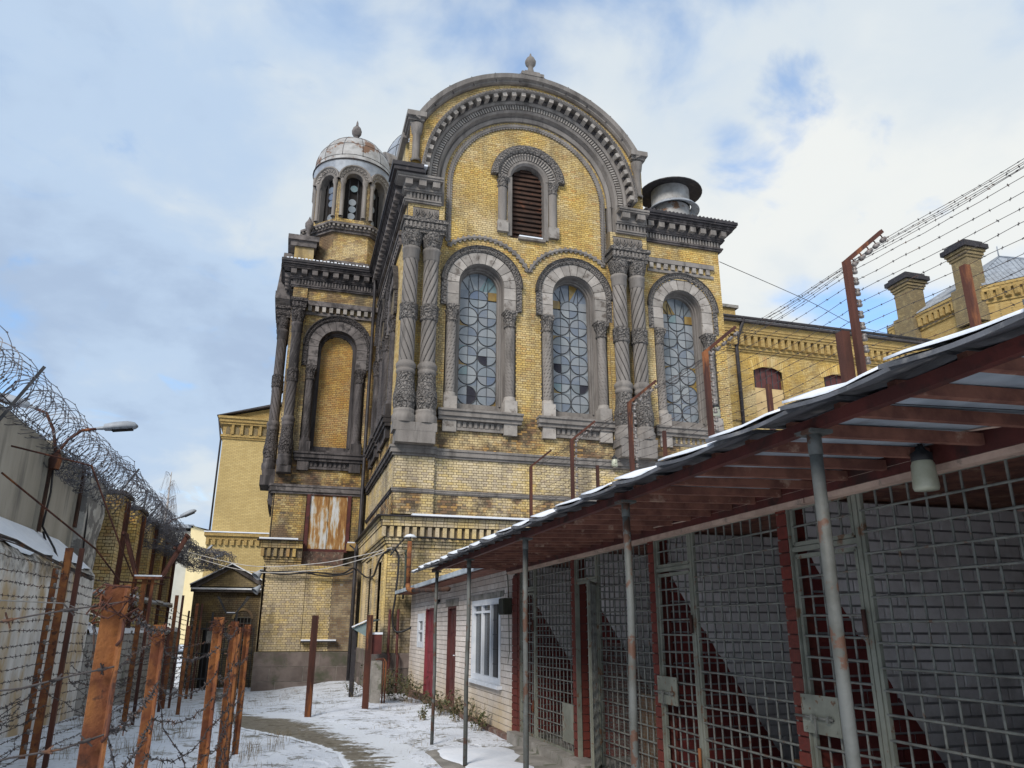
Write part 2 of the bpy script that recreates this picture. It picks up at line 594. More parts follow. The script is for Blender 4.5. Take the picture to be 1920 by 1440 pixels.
# glass of the church windows
t = NT("old_window_glass")
r = t.rnd()
col = t.ramp(r, [(0.0, (0.155, 0.18, 0.205)), (0.2, (0.19, 0.21, 0.23)), (0.36, (0.12, 0.145, 0.185)), (0.5, (0.215, 0.235, 0.25)), (0.68, (0.17, 0.185, 0.205)), (0.84, (0.13, 0.15, 0.165)), (0.94, (0.09, 0.12, 0.18)), (0.98, (0.11, 0.17, 0.185))], "CONSTANT")
col = t.mix(t.math("MULTIPLY", t.ramp(t.noise(3, 5, 0.6), [(0.45, 0.0), (0.75, 1.0)]), 0.4), col, (0.25, 0.255, 0.26))
t.bump(t.noise(6, 2, 0.5), 0.15, 0.02)
M["glass"] = t.done(col, 0.12, 0, 0.7)
M["glass_amber"] = simple("amber_glass", (0.24, 0.165, 0.04), (0.17, 0.105, 0.03), 4, bump=0.1, rough=0.15, spec=0.6)
M["glass_void"] = simple("broken_pane_void", (0.03, 0.03, 0.04), (0.02, 0.02, 0.03), 4, bump=0, rough=0.9)

# ------------------------------------------------------------------ masonry helper
FRONT = ((0, 24, 0), (1, 0, 0), (0, -1, 0))          # church gable front, a = X, b = 24 - Y
TOWER = ((0, 32, 0), (1, 0, 0), (0, -1, 0))          # left transept front
SIDE = ((2.95, 0, 0), (0, 1, 0), (-1, 0, 0))         # left flank of the front block, a = Y
TSIDE = ((-0.80, 0, 0), (0, 1, 0), (-1, 0, 0))       # left flank of the transept


def hole_cut(ivs, h, c):
    k = h[0]
    if k == "r":
        if not (h[3] < c < h[4]):
            return ivs
        x0, x1 = h[1], h[2]
    else:  # arch: centre, half, z0, spring
        _, ca, hw, z0, zs = h
        if c < z0 or c > zs + hw:
            return ivs
        w = hw if c <= zs else math.sqrt(max(hw * hw - (c - zs) ** 2, 0))
        x0, x1 = ca - w, ca + w
    out = []
    for s, e in ivs:
        if x1 <= s or x0 >= e:
            out.append((s, e))
            continue
        if x0 > s:
            out.append((s, x0))
        if x1 < e:
            out.append((x1, e))
    return out


def rect_iv(a0, a1, holes=()):
    def f(c):
        iv = [(a0, a1)]
        for h in holes:
            iv = hole_cut(iv, h, c)
        return iv
    return f


def courses(F, c0, c1, iv, b=0.0, bh=0.083, L=0.225, hd=0.108, jo=0.015, proud=0.013, back=0.02, flemish=True, seed=1, score=None, skip=0.0):
    """Returns (mortar MB, list of bricks (a0, a1, c0, c1, rnd))."""
    rr = random.Random(seed)
    mort = MB(F)
    bricks = []
    n = max(1, round((c1 - c0) / bh))
    bh = (c1 - c0) / n
    per = (L + hd) if flemish else L
    for k in range(n):
        z0, z1 = c0 + k * bh, c0 + (k + 1) * bh
        for s, e in iv((z0 + z1) / 2):
            if e - s < 0.03:
                continue
            mort.box(s, e, b - back, b, z0, z1)
            off = (k % 2) * per / 2 + rr.uniform(-0.01, 0.01)
            x = math.floor((s - off) / per) * per + off
            while x < e:
                for w in ((L, hd) if flemish else (L,)):
                    p, q = max(x, s), min(x + w, e)
                    if q - p > 0.035 and rr.random() >= skip:
                        bricks.append((p + jo / 2, q - jo / 2, z0 + jo / 2, z1 - jo / 2, rr.random(), b, proud + rr.uniform(-0.004, 0.004)))
                    x += w
    return mort, bricks


def add_bricks(mb, bricks):
    if not bricks:
        return
    A = np.array(bricks)
    n = len(A)
    a0, a1, c0, c1, rn, b, pr = A.T
    b1 = b + pr
    v = np.zeros((n, 8, 3))
    for i, (a, bb, c) in enumerate(((a0, b, c0), (a1, b, c0), (a1, b, c1), (a0, b, c1), (a0, b1, c0), (a1, b1, c0), (a1, b1, c1), (a0, b1, c1))):
        v[:, i, 0], v[:, i, 1], v[:, i, 2] = a, bb, c
    base = (np.arange(n) * 8)[:, None]
    fs = np.array([(4, 5, 6, 7), (0, 1, 5, 4), (1, 2, 6, 5), (2, 3, 7, 6), (3, 0, 4, 7)])
    f = (base[:, :, None] + fs[None]).reshape(-1, 4)
    mb.v.append(v.reshape(-1, 3))
    mb.f.extend(map(tuple, (f + mb.n).tolist()))
    mb.sm.extend([False] * len(f))
    mb.r.append(np.repeat(rn, 8))
    mb.n += 8 * n


_unit = {}


def unit_brick(mat):
    if mat.name not in _unit:
        u = MB()
        u.box(0, 1, 0, 1, 0, 1)
        me = u.mesh("brick")
        me.materials.append(mat)
        _unit[mat.name] = me
    return _unit[mat.name]


CAM = Vector((0, 0, 1.65))
PICK = []


def frame_mat(F, a0, b0, c0, sa, sb, sc):
    O, U, N = (Vector(x) for x in F)
    p = O + U * a0 + N * b0 + Vector((0, 0, c0))
    Z = Vector((0, 0, 1))
    return Matrix(((U.x * sa, N.x * sb, 0, p.x), (U.y * sa, N.y * sb, 0, p.y), (U.z * sa, N.z * sb, sc, p.z), (0, 0, 0, 1)))


def build_masonry(F, parent, name, mort, bricks, mat, mmat, single=0, visible=None):
    """One wall part: mortar bed, the `single` largest-showing bricks as pieces, the rest as one mass."""
    w = obj(name, mort, mmat, parent)
    O, U, N = (Vector(x) for x in F)
    if single:
        def sc(k):
            p = O + U * ((k[0] + k[1]) / 2) + N * k[5] + Vector((0, 0, (k[2] + k[3]) / 2))
            if visible and not visible(p):
                return 1e9
            return (p - CAM).length / math.sqrt(k[1] - k[0])
        bricks = sorted(bricks, key=sc)
        me = unit_brick(mat)
        for k in bricks[:single]:
            inst("brick", me, w, frame_mat(F, k[0], k[5], k[2], k[1] - k[0], k[6], k[3] - k[2]))
        bricks = bricks[single:]
    mb = MB(F)
    add_bricks(mb, bricks)
    if mb.n:
        obj("brick_courses", mb, mat, w, "stuff")
    return w


def pieces(name, F, parent, boxes, mat):
    """Alike boxes (a0,a1,b0,b1,c0,c1) as separate pieces that share one mesh."""
    me = unit_brick(mat)
    for a0, a1, b0, b1, c0, c1 in boxes:
        o = inst(name, me, parent, frame_mat(F, a0, b0, c0, a1 - a0, b1 - b0, c1 - c0))
# ------------------------------------------------------------------ the church
church = root("church", "tall weathered yellow brick church with carved grey stone arches and twisted columns", "church", (7.4, 24, 0))


def voussoir_mesh(F, ca, zs, r0, r1, t0, t1, b0, b1):
    mb = MB(F)
    g = 0.010
    mb.arc([(r0, b0), (r1, b0), (r1, b1), (r0, b1)], ca, zs, t0 + g / ((r0 + r1) / 2), t1 - g / ((r0 + r1) / 2), 2)
    return mb


def twist_shaft(F, ca, cb, z0, z1, r, turns, lobes, depth, nseg=32, dirn=1, rows=None):
    mb = MB(F)
    H = z1 - z0
    rows = rows or max(16, int(H * 14))
    prof = [(r, z0 + H * i / rows) for i in range(rows + 1)]

    def fn(q, th, h):
        p = lobes * (th - dirn * (h - z0) / H * turns * 2 * math.pi)
        s = abs(math.sin(p / 2))
        return q * (1 - depth + depth * min(1.0, s * 2.1) ** 0.8)
    mb.lathe(prof, (ca, cb, 0), nseg, fn, smooth=True)
    return mb


def groove_shade_rope(F, ca, cb, z0, z1, r, turns, lobes, dirn, rad, front_only=True):
    """Cords in the grooves of a twisted shaft, dark to paint the groove shade."""
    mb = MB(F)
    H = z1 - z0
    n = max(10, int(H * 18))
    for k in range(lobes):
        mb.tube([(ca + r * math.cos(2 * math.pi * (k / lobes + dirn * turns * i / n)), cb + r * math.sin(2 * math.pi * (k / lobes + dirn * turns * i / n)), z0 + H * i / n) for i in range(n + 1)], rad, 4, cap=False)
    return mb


def small_capital(F, ca, cb, z0, z1, r, w):
    mb = MB(F)
    h = z1 - z0
    mb.lathe([(r * 1.0, z0), (r * 1.25, z0 + 0.03), (r * 1.25, z0 + 0.09), (r * 1.02, z0 + 0.10), (r * 1.15, z0 + h * 0.4), (r * 1.45, z0 + h * 0.68)], (ca, cb, 0), 20,
             lambda q, t, z: q * (1 + 0.10 * math.cos(8 * t) * min(1, max(0, (z - z0 - 0.1) * 6))))
    mb.box(ca - w / 2 * 0.92, ca + w / 2 * 0.92, cb - 0.2, cb + w / 2 * 0.92, z0 + h * 0.68, z0 + h * 0.80)
    mb.box(ca - w / 2, ca + w / 2, cb - 0.2, cb + w / 2, z0 + h * 0.80, z1)
    k = 5
    for i in range(k):
        a = ca - w / 2 + w * (i + 0.5) / k
        mb.box(a - 0.028, a + 0.028, cb + w / 2 * 0.92, cb + w / 2 * 0.92 + 0.02, z0 + h * 0.69, z0 + h * 0.79)
    return mb


def base_block(F, ca, cb, z0, z1, r, w):
    mb = MB(F)
    zm = z1 - 0.16
    mb.box(ca - w / 2, ca + w / 2, cb - 0.2, cb + w / 2, z0, zm)
    mb.lathe([(w / 2 * 0.98, zm), (w / 2 * 1.0, zm + 0.04), (w / 2 * 0.9, zm + 0.08), (r * 1.15, zm + 0.11), (r * 1.15, zm + 0.15), (r, z1)], (ca, cb, 0), 20)
    return mb


ZS, ZI, ZSILL = 13.2, 12.3, 8.53     # arch spring, impost, sill top


def arched_window(F, ca, kind, st, sl, sd, label=None, colonnette_turns=7.5, seed=3):
    """kind: 'glass' or 'blind'. st/sl/sd: trim, voussoir and recess stone."""
    rr = random.Random(seed)
    sdg = M["crust_and_groove_shade"]
    w = bpy.data.objects.new("window", None)
    COL.objects.link(w)
    w.parent = church
    w.matrix_parent_inverse = Matrix.Translation(-church.location)
    if label:
        w["label"] = label
    # hood moulding with beading
    mb = MB(F)
    pr = [(1.26, 0.0), (1.26, 0.10), (1.30, 0.13), (1.37, 0.13), (1.43, 0.19), (1.45, 0.19), (1.45, 0.0)]
    mb.arc(pr, ca, ZS, 0, math.pi, 32)
    for s in (-1, 1):
        mb.prism([(ca + s * 1.26, ZI), (ca + s * 1.45, ZI), (ca + s * 1.45, ZS), (ca + s * 1.26, ZS)], 0.0, 0.12)
    obj("hood_moulding", mb, M["carved"] if st is M["stone"] else M["carved_dark"], w)
    mb = MB(F)
    n = 54
    for i in range(n):
        t = math.pi * (i + 0.5) / n
        mb.sphere((ca + 1.335 * math.cos(t), 0.135, ZS + 1.335 * math.sin(t)), 0.026, 5, 4)
    obj("beading", mb, st, w, "stuff")
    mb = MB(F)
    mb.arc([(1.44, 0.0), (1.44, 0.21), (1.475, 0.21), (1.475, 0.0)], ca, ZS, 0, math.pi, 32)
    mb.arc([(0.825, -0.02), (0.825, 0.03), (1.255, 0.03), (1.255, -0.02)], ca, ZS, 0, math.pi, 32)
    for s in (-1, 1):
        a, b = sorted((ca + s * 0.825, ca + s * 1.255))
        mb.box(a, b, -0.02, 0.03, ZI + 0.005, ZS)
    obj("joint_bed", mb, M["crust_and_groove_shade"], w)
    # voussoirs
    n = 11
    for i in range(n):
        obj("voussoir", voussoir_mesh(F, ca, ZS, 0.82, 1.25, math.pi * i / n, math.pi * (i + 1) / n, 0.0, 0.065 + rr.uniform(-0.008, 0.008)), sl, w)
    bx = []
    for s in (-1, 1):
        for k in range(2):
            z0 = ZI + k * (ZS - ZI) / 2
            x0, x1 = (ca - 1.25, ca - 0.82) if s < 0 else (ca + 0.82, ca + 1.25)
            bx.append((x0, x1, -0.05, 0.06 + rr.uniform(-0.006, 0.006), z0 + 0.01, z0 + (ZS - ZI) / 2 - 0.01))
    pieces("voussoir", F, w, bx, sl)
    # reveal: stepped dark jamb
    mb = MB(F)
    mb.arc([(0.80, -0.02), (1.24, -0.02), (1.24, -0.56), (0.80, -0.56)], ca, ZS, 0, math.pi, 28)
    mb.arc([(0.68, -0.36), (0.80, -0.36), (0.80, -0.56), (0.68, -0.56)], ca, ZS, 0, math.pi, 28)
    mb.arc([(0.74, -0.28), (0.80, -0.28), (0.80, -0.36), (0.74, -0.36)], ca, ZS, 0, math.pi, 28)
    for s in (-1, 1):
        def q(x0, x1, b0, b1, z0, z1):
            a, b = sorted((ca + s * x0, ca + s * x1))
            mb.box(a, b, b0, b1, z0, z1)
        q(0.80, 1.24, -0.56, -0.02, ZI, ZS)
        q(0.86, 1.30, -0.56, -0.22, ZSILL - 0.02, ZI)
        q(0.68, 0.80, -0.56, -0.36, ZSILL + 0.35, ZS)
        q(0.74, 0.80, -0.36, -0.28, ZSILL + 0.35, ZS)
        q(0.80, 0.86, -0.56, -0.30, ZSILL + 0.0, ZI)
    mb.box(ca - 1.24, ca + 1.24, -0.6, -0.2, ZSILL - 0.02, ZSILL + 0.2)
    mb.prism([(ca - 0.8, ZSILL + 0.2), (ca + 0.8, ZSILL + 0.2), (ca + 0.8, ZSILL + 0.38), (ca - 0.8, ZSILL + 0.38)], -0.56, -0.34)
    obj("jamb", mb, sd, w)
    # colonnettes
    for s in (-1, 1):
        c = ca + s * 1.04
        obj("capital", small_capital(F, c, 0.0, 11.66, ZI, 0.17, 0.44), M["carved"] if st is M["stone"] else M["carved_dark"], w)
        obj("colonnette", twist_shaft(F, c, 0.0, 9.14, 11.68, 0.175, 3.2, 8, 0.26, 32, s, 84), st, w)
        obj("groove_shade_cord", groove_shade_rope(F, c, 0.0, 9.16, 11.66, 0.148, 3.2, 8, s, 0.014), sdg, w)  # near-black cords put the shade of the grooves into colour
        obj("pedestal", base_block(F, c, 0.0, ZSILL, 9.15, 0.17, 0.44), sl if st is M["stone"] else st, w)
    # sill and brackets
    mb = MB(F)
    mb.prism([(ca - 1.42, 8.18), (ca + 1.42, 8.18), (ca + 1.42, 8.30), (ca - 1.42, 8.30)], -0.1, 0.22)
    mb.prism([(ca - 1.44, 8.30), (ca + 1.44, 8.30), (ca + 1.44, 8.46), (ca - 1.44, 8.46)], -0.1, 0.29)
    mb.prism([(ca - 1.46, 8.46), (ca + 1.46, 8.46), (ca + 1.46, ZSILL), (ca - 1.46, ZSILL)], -0.3, 0.34)
    obj("sill", mb, st, w)
    pieces("bracket", F, w, [(ca + s * 1.04 - 0.23, ca + s * 1.04 + 0.23, -0.05, 0.17, 7.79, 8.18) for s in (-1, 1)], sl if st is M["stone"] else st)
    mb = MB(F)
    mb.box(ca - 0.81, ca + 0.81, -0.05, 0.05, 7.86, 8.18)
    mb.box(ca - 0.81, ca + 0.81, 0.0, 0.12, 7.86, 7.95)
    obj("sill_frieze", mb, sd, w)
    pieces("dentil", F, w, [(ca - 0.76 + i * 0.19, ca - 0.76 + i * 0.19 + 0.10, 0.045, 0.11, 7.97, 8.16) for i in range(8)], st)
    if kind == "blind":
        mo, br = courses(F, ZSILL + 0.38, ZS + 0.68, rect_iv(ca - 0.68, ca + 0.68, ()) if False else
                         (lambda c: [(ca - (0.68 if c < ZS else math.sqrt(max(0.4624 - (c - ZS) ** 2, 0))), ca + (0.68 if c < ZS else math.sqrt(max(0.4624 - (c - ZS) ** 2, 0))))]),
                         b=-0.46, seed=seed)
        build_masonry(F, church, "window_infill", mo, br, M["brick_tower2"], M["mortar"])
        return w
    # glazing: leaded rounds in a grid
    B = -0.5
    mb = MB(F)
    mb.box(ca - 0.9, ca + 0.9, B - 0.5, B - 0.42, ZSILL, ZS + 0.9)
    obj("dark_backing", mb, M["interior"], w)
    rows = [9.27 + 0.73 * k for k in range(5)]
    xs = [-0.68, -0.345, 0.0, 0.345, 0.68]
    zs = [ZSILL + 0.38, 9.27, 9.635, 10.0, 10.365, 10.73, 11.095, 11.46, 11.825, 12.19, 12.52, 12.86, 13.2]
    sheet = MB(F)
    amber = MB(F)

    def hw(c):
        return 0.68 if c <= ZS else math.sqrt(max(0.68 ** 2 - (c - ZS) ** 2, 0.0))
    for i in range(4):
        for j in range(len(zs) - 1):
            dst = amber if (i in (0, 3) and rr.random() < (0.30 if seed % 2 else 0.10)) else sheet
            tl = rr.uniform(-0.006, 0.006)
            dst.add([(ca + xs[i], B + tl, zs[j]), (ca + xs[i + 1], B - tl, zs[j]), (ca + xs[i + 1], B - tl + rr.uniform(-0.004, 0.004), zs[j + 1]), (ca + xs[i], B + tl, zs[j + 1])], [(0, 1, 2, 3)], rr.random())
    for i in range(6):          # fan of panes at the head
        t0, t1 = math.pi * i / 6, math.pi * (i + 1) / 6
        p = [(ca, B, ZS)] + [(ca + 0.68 * math.cos(t0 + (t1 - t0) * k / 5), B, ZS + 0.68 * math.sin(t0 + (t1 - t0) * k / 5)) for k in range(6)]
        (amber if rr.random() < (0.30 if seed % 2 else 0.03) else sheet).add(p, [tuple(range(7))], rr.random())
    obj("glass_sheet", sheet, M["glass"], w, "stuff")
    if amber.n:
        obj("amber_glass", amber, M["glass_amber"], w, "stuff")
    qm, vm = {}, None
    centres = [(-0.345, z) for z in rows] + [(0.345, z) for z in rows] + [(0.0, 12.88)]
    qd = MB()
    qd.add([(0, 0, 0)] + [(0.33 * math.cos(math.pi / 2 * k / 6), 0, 0.33 * math.sin(math.pi / 2 * k / 6)) for k in range(7)], [tuple(range(8))])
    me_q = qd.mesh("pane")
    me_q.materials.append(M["glass"])
    me_v = qd.mesh("pane")
    me_v.materials.append(M["glass_void"])
    O, U, N = (Vector(x) for x in F)
    for cx, cz in centres:
        for k in range(4):
            sa = -1 if k in (1, 2) else 1
            sc = -1 if k in (2, 3) else 1
            void = rr.random() < (0.07 if cz < 11.6 else 0.01)
            mm = frame_mat(F, ca + cx, B + 0.012, cz, sa, 1, sc)
            mm = mm @ Matrix.Rotation(rr.uniform(-0.02, 0.02), 4, "X") @ Matrix.Rotation(rr.uniform(-0.02, 0.02), 4, "Z")
            inst("pane", me_v if void else me_q, w, mm)
    mb = MB(F)
    for cx, cz in centres:
        mb.tube([(ca + cx + 0.335 * math.cos(2 * math.pi * k / 24), B + 0.016, cz + 0.335 * math.sin(2 * math.pi * k / 24)) for k in range(24)], 0.016, 4, closed=True)
    for x in (-0.345, 0.0, 0.345):
        mb.box(ca + x - 0.006, ca + x + 0.006, B + 0.008, B + 0.028, zs[0], ZS + hw(0) * (0.98 if x == 0 else 0.62))
    for z in zs[1::2] + [12.86]:
        mb.box(ca - 0.68, ca + 0.68, B + 0.006, B + 0.030, z - 0.006, z + 0.006)
    for i in range(1, 6):
        t = math.pi * i / 6
        mb.bar((ca + 0.34 * math.cos(t), B + 0.015, 12.95 + 0.30 * math.sin(t)), (ca + 0.69 * math.cos(t), B + 0.015, ZS + 0.69 * math.sin(t)), 0.010, 0.02)
    obj("lead_cames", mb, M["lead"], w)
    return w


M["brick_tower2"] = brick_material("infill_brick", [(0.47, 0.31, 0.12), (0.40, 0.25, 0.09), (0.50, 0.35, 0.15), (0.36, 0.20, 0.07), (0.44, 0.26, 0.10)], 0.25, (0.2, 0.12, 0.06), 0.25)

lite = M["stone_light"]
arched_window(FRONT, 5.72, "glass", M["stone"], lite, M["stone"], "church window nearest the left corner columns, almost unbroken", seed=4)
arched_window(FRONT, 9.17, "glass", M["stone"], lite, M["stone"], "middle church window with a yellow strip along its foot", seed=5)
arched_window(FRONT, 13.54, "glass", M["stone"], lite, M["stone"], "church window in the lower right bay with smashed panes", seed=7)
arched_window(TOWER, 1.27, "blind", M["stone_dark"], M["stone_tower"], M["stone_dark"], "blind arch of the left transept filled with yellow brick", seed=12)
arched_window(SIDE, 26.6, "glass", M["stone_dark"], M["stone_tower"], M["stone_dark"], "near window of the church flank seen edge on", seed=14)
arched_window(SIDE, 29.75, "glass", M["stone_dark"], M["stone_tower"], M["stone_dark"], "far window of the church flank seen edge on", seed=16)

# ---- brick walls of the upper church
whole = [("a", 5.72, 1.25, ZSILL, ZS), ("a", 9.17, 1.25, ZSILL, ZS), ("a", 13.54, 1.25, ZSILL, ZS)]
CX, CZ = 7.43, 17.08
small_hole = ("a", 7.43, 0.66, 15.3, 17.75)


def tymp_iv(c):
    if c < 7.2:
        iv = [(4.25, 10.45)]
    elif c < CZ:
        iv = [(4.25, 10.55)]
    else:
        w = math.sqrt(max(3.3 ** 2 - (c - CZ) ** 2, 0))
        iv = [(CX - w, CX + w)]
    for h in whole + [small_hole]:
        iv = hole_cut(iv, h, c)
    return iv


mo, br = courses(FRONT, 7.2, CZ + 3.25, tymp_iv, seed=21)
build_masonry(FRONT, church, "gable_wall", mo, br, M["brick"], M["mortar"])
mo, br = courses(FRONT, 7.2, 15.9, rect_iv(12.05, 15.27, whole), b=0.08, seed=22)
build_masonry(FRONT, church, "right_bay_wall", mo, br, M["brick"], M["mortar"])
# piers behind the twin columns, standing proud over the capitals
for i, (x0, x1) in enumerate(((2.95, 4.25), (10.5, 12.05))):
    mo, br = courses(FRONT, 7.2, 15.15, rect_iv(x0, x1), b=0.10, seed=23 + i)
    build_masonry(FRONT, church, "pier", mo, br, M["brick"], M["mortar"])
    mo, br = courses(FRONT, 15.15, 15.9, rect_iv(x0 - (0.0 if i == 0 else -0.05), x1, [("r", x0 + 0.18, x1 - 0.2, 15.32, 15.72)]), b=0.36, seed=25 + i)
    mo.box(x0, x1, -0.1, 0.34, 15.15, 15.9)
    build_masonry(FRONT, church, "pier_block", mo, br, M["brick"], M["mortar"])
    mb = MB(FRONT)
    mb.box(x0 + 0.18, x1 - 0.2, 0.32, 0.355, 15.32, 15.72)
    pn = obj("carved_panel", mb, M["stone"], church)
    for k in range(4):
        w = (x1 - x0 - 0.38) / 4
        c = x0 + 0.18 + w * (k + 0.5)
        q = MB(FRONT)
        q.tube([(c - w * 0.42, 0.37, 15.68), (c - w * 0.36, 0.38, 15.5), (c, 0.385, 15.36), (c + w * 0.36, 0.38, 15.5), (c + w * 0.42, 0.37, 15.68)], 0.025, 5)
        q.tube([(c, 0.37, 15.44), (c - w * 0.16, 0.385, 15.56), (c, 0.385, 15.66), (c + w * 0.16, 0.385, 15.56)], 0.022, 5, closed=True)
        obj("leaf_relief", q, M["stone"], pn)
# gable spandrel over the great arch
def span_iv(c):
    rin = 4.04
    w_in = math.sqrt(max(rin ** 2 - (c - CZ) ** 2, 0)) if c > CZ else rin
    if c < 19.1:
        lo, hi = 2.88, 11.98
    else:
        w = math.sqrt(max(4.62 ** 2 - (c - CZ) ** 2, 0))
        lo, hi = CX - w, CX + w
    iv = [(lo, hi)] if hi > lo else []
    if w_in > 0.02:
        iv = hole_cut(iv, ("r", CX - w_in, CX + w_in, c - 1, c + 1), c)
    return iv


mo, br = courses(FRONT, 17.0, CZ + 4.6, span_iv, b=0.36, seed=31)
build_masonry(FRONT, church, "gable_spandrel", mo, br, M["brick"], M["mortar"])
# gable body behind (barrel roof carried back to the crossing)
mb = MB(FRONT)
pts = [(2.9, 17.0), (11.96, 17.0), (11.96, 19.1)] + [(CX + 4.55 * math.cos(math.radians(a)), CZ + 4.55 * math.sin(math.radians(a))) for a in range(26, 155, 4)] + [(2.9, 19.1)]
mb.prism(pts, -9.0, -0.75)
obj("gable_body", mb, M["brick_low"], church)
mb = MB(FRONT)
mb.box(2.97, 15.25, -8.0, -0.62, 5.0, 17.0)
obj("nave_core", mb, M["mortar"], church)

# ---- great archivolt
mb = MB(FRONT)
prof = [(3.18, -0.1), (3.18, 0.10), (3.30, 0.16), (3.36, 0.10), (3.42, 0.30), (3.50, 0.36), (3.50, 0.30), (3.72, 0.32), (3.72, 0.42), (3.80, 0.46), (3.86, 0.44), (3.86, 0.42), (4.02, 0.46), (4.0, 0.78), (4.05, 0.82), (4.11, 0.82), (4.11, 0.3)]
mb.arc(prof, CX, CZ, 0, math.pi, 56)
for s in (-1, 1):
    for (r0, r1, b0) in ((3.18, 3.32, 0.13), (3.38, 3.50, 0.33), (3.50, 3.72, 0.31), (3.72, 3.86, 0.44)):
        a, b = sorted((CX + s * r0, CX + s * r1))
        mb.box(a, b, -0.1, b0, 16.0, CZ)
obj("archivolt", mb, M["stone"], church)
arch = church.children[-1]
mb = MB(FRONT)
mb.arc([(3.87, 0.40), (4.0, 0.40), (4.0, 0.50), (3.87, 0.50)], CX, CZ, 0, math.pi, 56)
obj("dentil_bed", mb, M["stone_dark"], arch)  # darker stone strip paints the shade in the gaps between dentils
u = MB()
u.box(-0.085, 0.085, 0, 0.34, 0, 0.17)
me = u.mesh("dentil")
me.materials.append(M["stone_light"])
n = 33
for i in range(n):
    t = math.pi * (i + 0.5) / n
    O = Vector((CX + 3.85 * math.cos(t), 24, CZ + 3.85 * math.sin(t)))
    mm = Matrix.Translation(Vector((O.x, 24 - 0.42, O.z))) @ Matrix.Rotation(math.pi / 2 - t, 4, "Y") @ Matrix.Rotation(math.pi, 4, "Z")
    inst("dentil", me, arch, mm)
mb = MB(FRONT)
n = 108
for i in range(n):
    t = math.pi * (i + 0.5) / n
    d = 0.028 / 3.6
    mb.arc([(3.525, 0.30), (3.70, 0.30), (3.70, 0.375), (3.525, 0.375)], CX, CZ, t - d, t + d, 1)
for s in (-1, 1):
    for k in range(7):
        a = sorted((CX + s * 3.525, CX + s * 3.70))
        mb.box(a[0], a[1], 0.30, 0.37, CZ - 0.12 - k * 0.118 - 0.03, CZ - 0.12 - k * 0.118 + 0.03)
obj("tooth_band", mb, M["stone_light"], arch, "stuff")
mb = MB(FRONT)
n = 90
for i in range(n):
    t = math.pi * (i + 0.5) / n
    mb.tube([(CX + (4.055 + 0.045 * math.cos(q)) * math.cos(t + 0.012 * math.sin(q)), 0.85, CZ + (4.055 + 0.045 * math.cos(q)) * math.sin(t + 0.012 * math.sin(q))) for q in np.linspace(0, 2 * math.pi, 8, endpoint=False)], 0.014, 3, closed=True)
obj("guilloche", mb, M["stone"], arch, "stuff")


# rope mouldings on the tympanum
def rope(F, pts, r=0.075):
    mb = MB(F)
    P = [Vector(p) for p in pts]
    mb.tube(P, r * 0.75, 6)
    L = 0.0
    d = 0
    for i in range(len(P) - 1):
        seg = (P[i + 1] - P[i]).length
        dirv = (P[i + 1] - P[i]).normalized()
        side = Vector((dirv.z, 0, -dirv.x))
        k = max(1, int(seg / 0.115))
        for j in range(k):
            c = P[i] + dirv * (seg * (j + 0.5) / k)
            mb.bar(c - dirv * 0.05 - side * r, c + dirv * 0.05 + side * r, 0.05, 0.14 + 0.02 * (d % 2))
            d += 1
    return mb


A = lambda ca, cz, r, t0, t1, n: [(ca + r * math.cos(RAD(t0 + (t1 - t0) * i / n)), 0.045, cz + r * math.sin(RAD(t0 + (t1 - t0) * i / n))) for i in range(n + 1)]
obj("rope_moulding", rope(FRONT, [(CX - 2.98, 0.045, 14.75)] + A(CX, CZ, 2.98, 180, 0, 40) + [(CX + 2.98, 0.045, 14.75)]), M["stone"], church)
obj("rope_moulding", rope(FRONT, A(5.72, ZS, 1.86, 133, 23, 18)), M["stone"], church)
obj("rope_moulding", rope(FRONT, A(9.17, ZS, 1.86, 157, 47, 18)), M["stone"], church)

# small louvred window in the tympanum
lw = bpy.data.objects.new("louvred_window", None)
COL.objects.link(lw)
lw.parent = church
lw.matrix_parent_inverse = Matrix.Translation(-church.location)
mb = MB(FRONT)
mb.arc([(1.12, 0.0), (1.12, 0.16), (1.2, 0.22), (1.38, 0.22), (1.44, 0.16), (1.44, 0.0)], 7.43, 17.75, 0, math.pi, 28)
obj("hood_moulding", mb, M["carved"], lw)
mb = MB(FRONT)
mb.arc([(0.62, -0.3), (0.62, 0.02), (0.70, 0.10), (0.78, 0.10), (0.80, 0.04), (1.12, 0.10), (1.12, -0.3)], 7.43, 17.75, 0, math.pi, 28)
for s in (-1, 1):
    a = sorted((7.43 + s * 0.62, 7.43 + s * 0.78))
    mb.box(a[0], a[1], -0.3, 0.08, 15.3, 17.75)
obj("inner_arch", mb, M["stone"], lw)
mb = MB(FRONT)
n = 27
for i in range(n):
    t = math.pi * (i + 0.5) / n
    mb.bar((7.43 + 0.83 * math.cos(t), 0.07, 17.75 + 0.83 * math.sin(t)), (7.43 + 1.06 * math.cos(t), 0.115, 17.75 + 1.06 * math.sin(t)), 0.045, 0.05)
    mb.sphere((7.43 + 1.03 * math.cos(t), 0.13, 17.75 + 1.03 * math.sin(t)), 0.045, 6, 4)
obj("radial_carving", mb, M["stone_light"], lw, "stuff")
for s in (-1, 1):
    c = 7.43 + s * 0.98
    mb = MB(FRONT)
    mb.lathe([(0.17, 15.85), (0.17, 17.25)], (c, -0.02, 0), 20, lambda q, t, z: q * (1 + 0.09 * math.sin(6 * t + 14 * z) * math.sin(6 * t - 14 * z)))
    obj("colonnette", mb, M["stone"], lw)
    obj("capital", small_capital(FRONT, c, -0.02, 17.25, 17.75, 0.17, 0.40), M["carved"], lw)
    mb = MB(FRONT)
    mb.box(c - 0.2, c + 0.2, -0.1, 0.17, 15.4, 15.85)
    obj("pedestal", mb, lite, lw)
mb = MB(FRONT)
mb.box(6.75, 8.1, -0.4, -0.32, 15.2, 18.4)
obj("dark_backing", mb, M["interior"], lw)
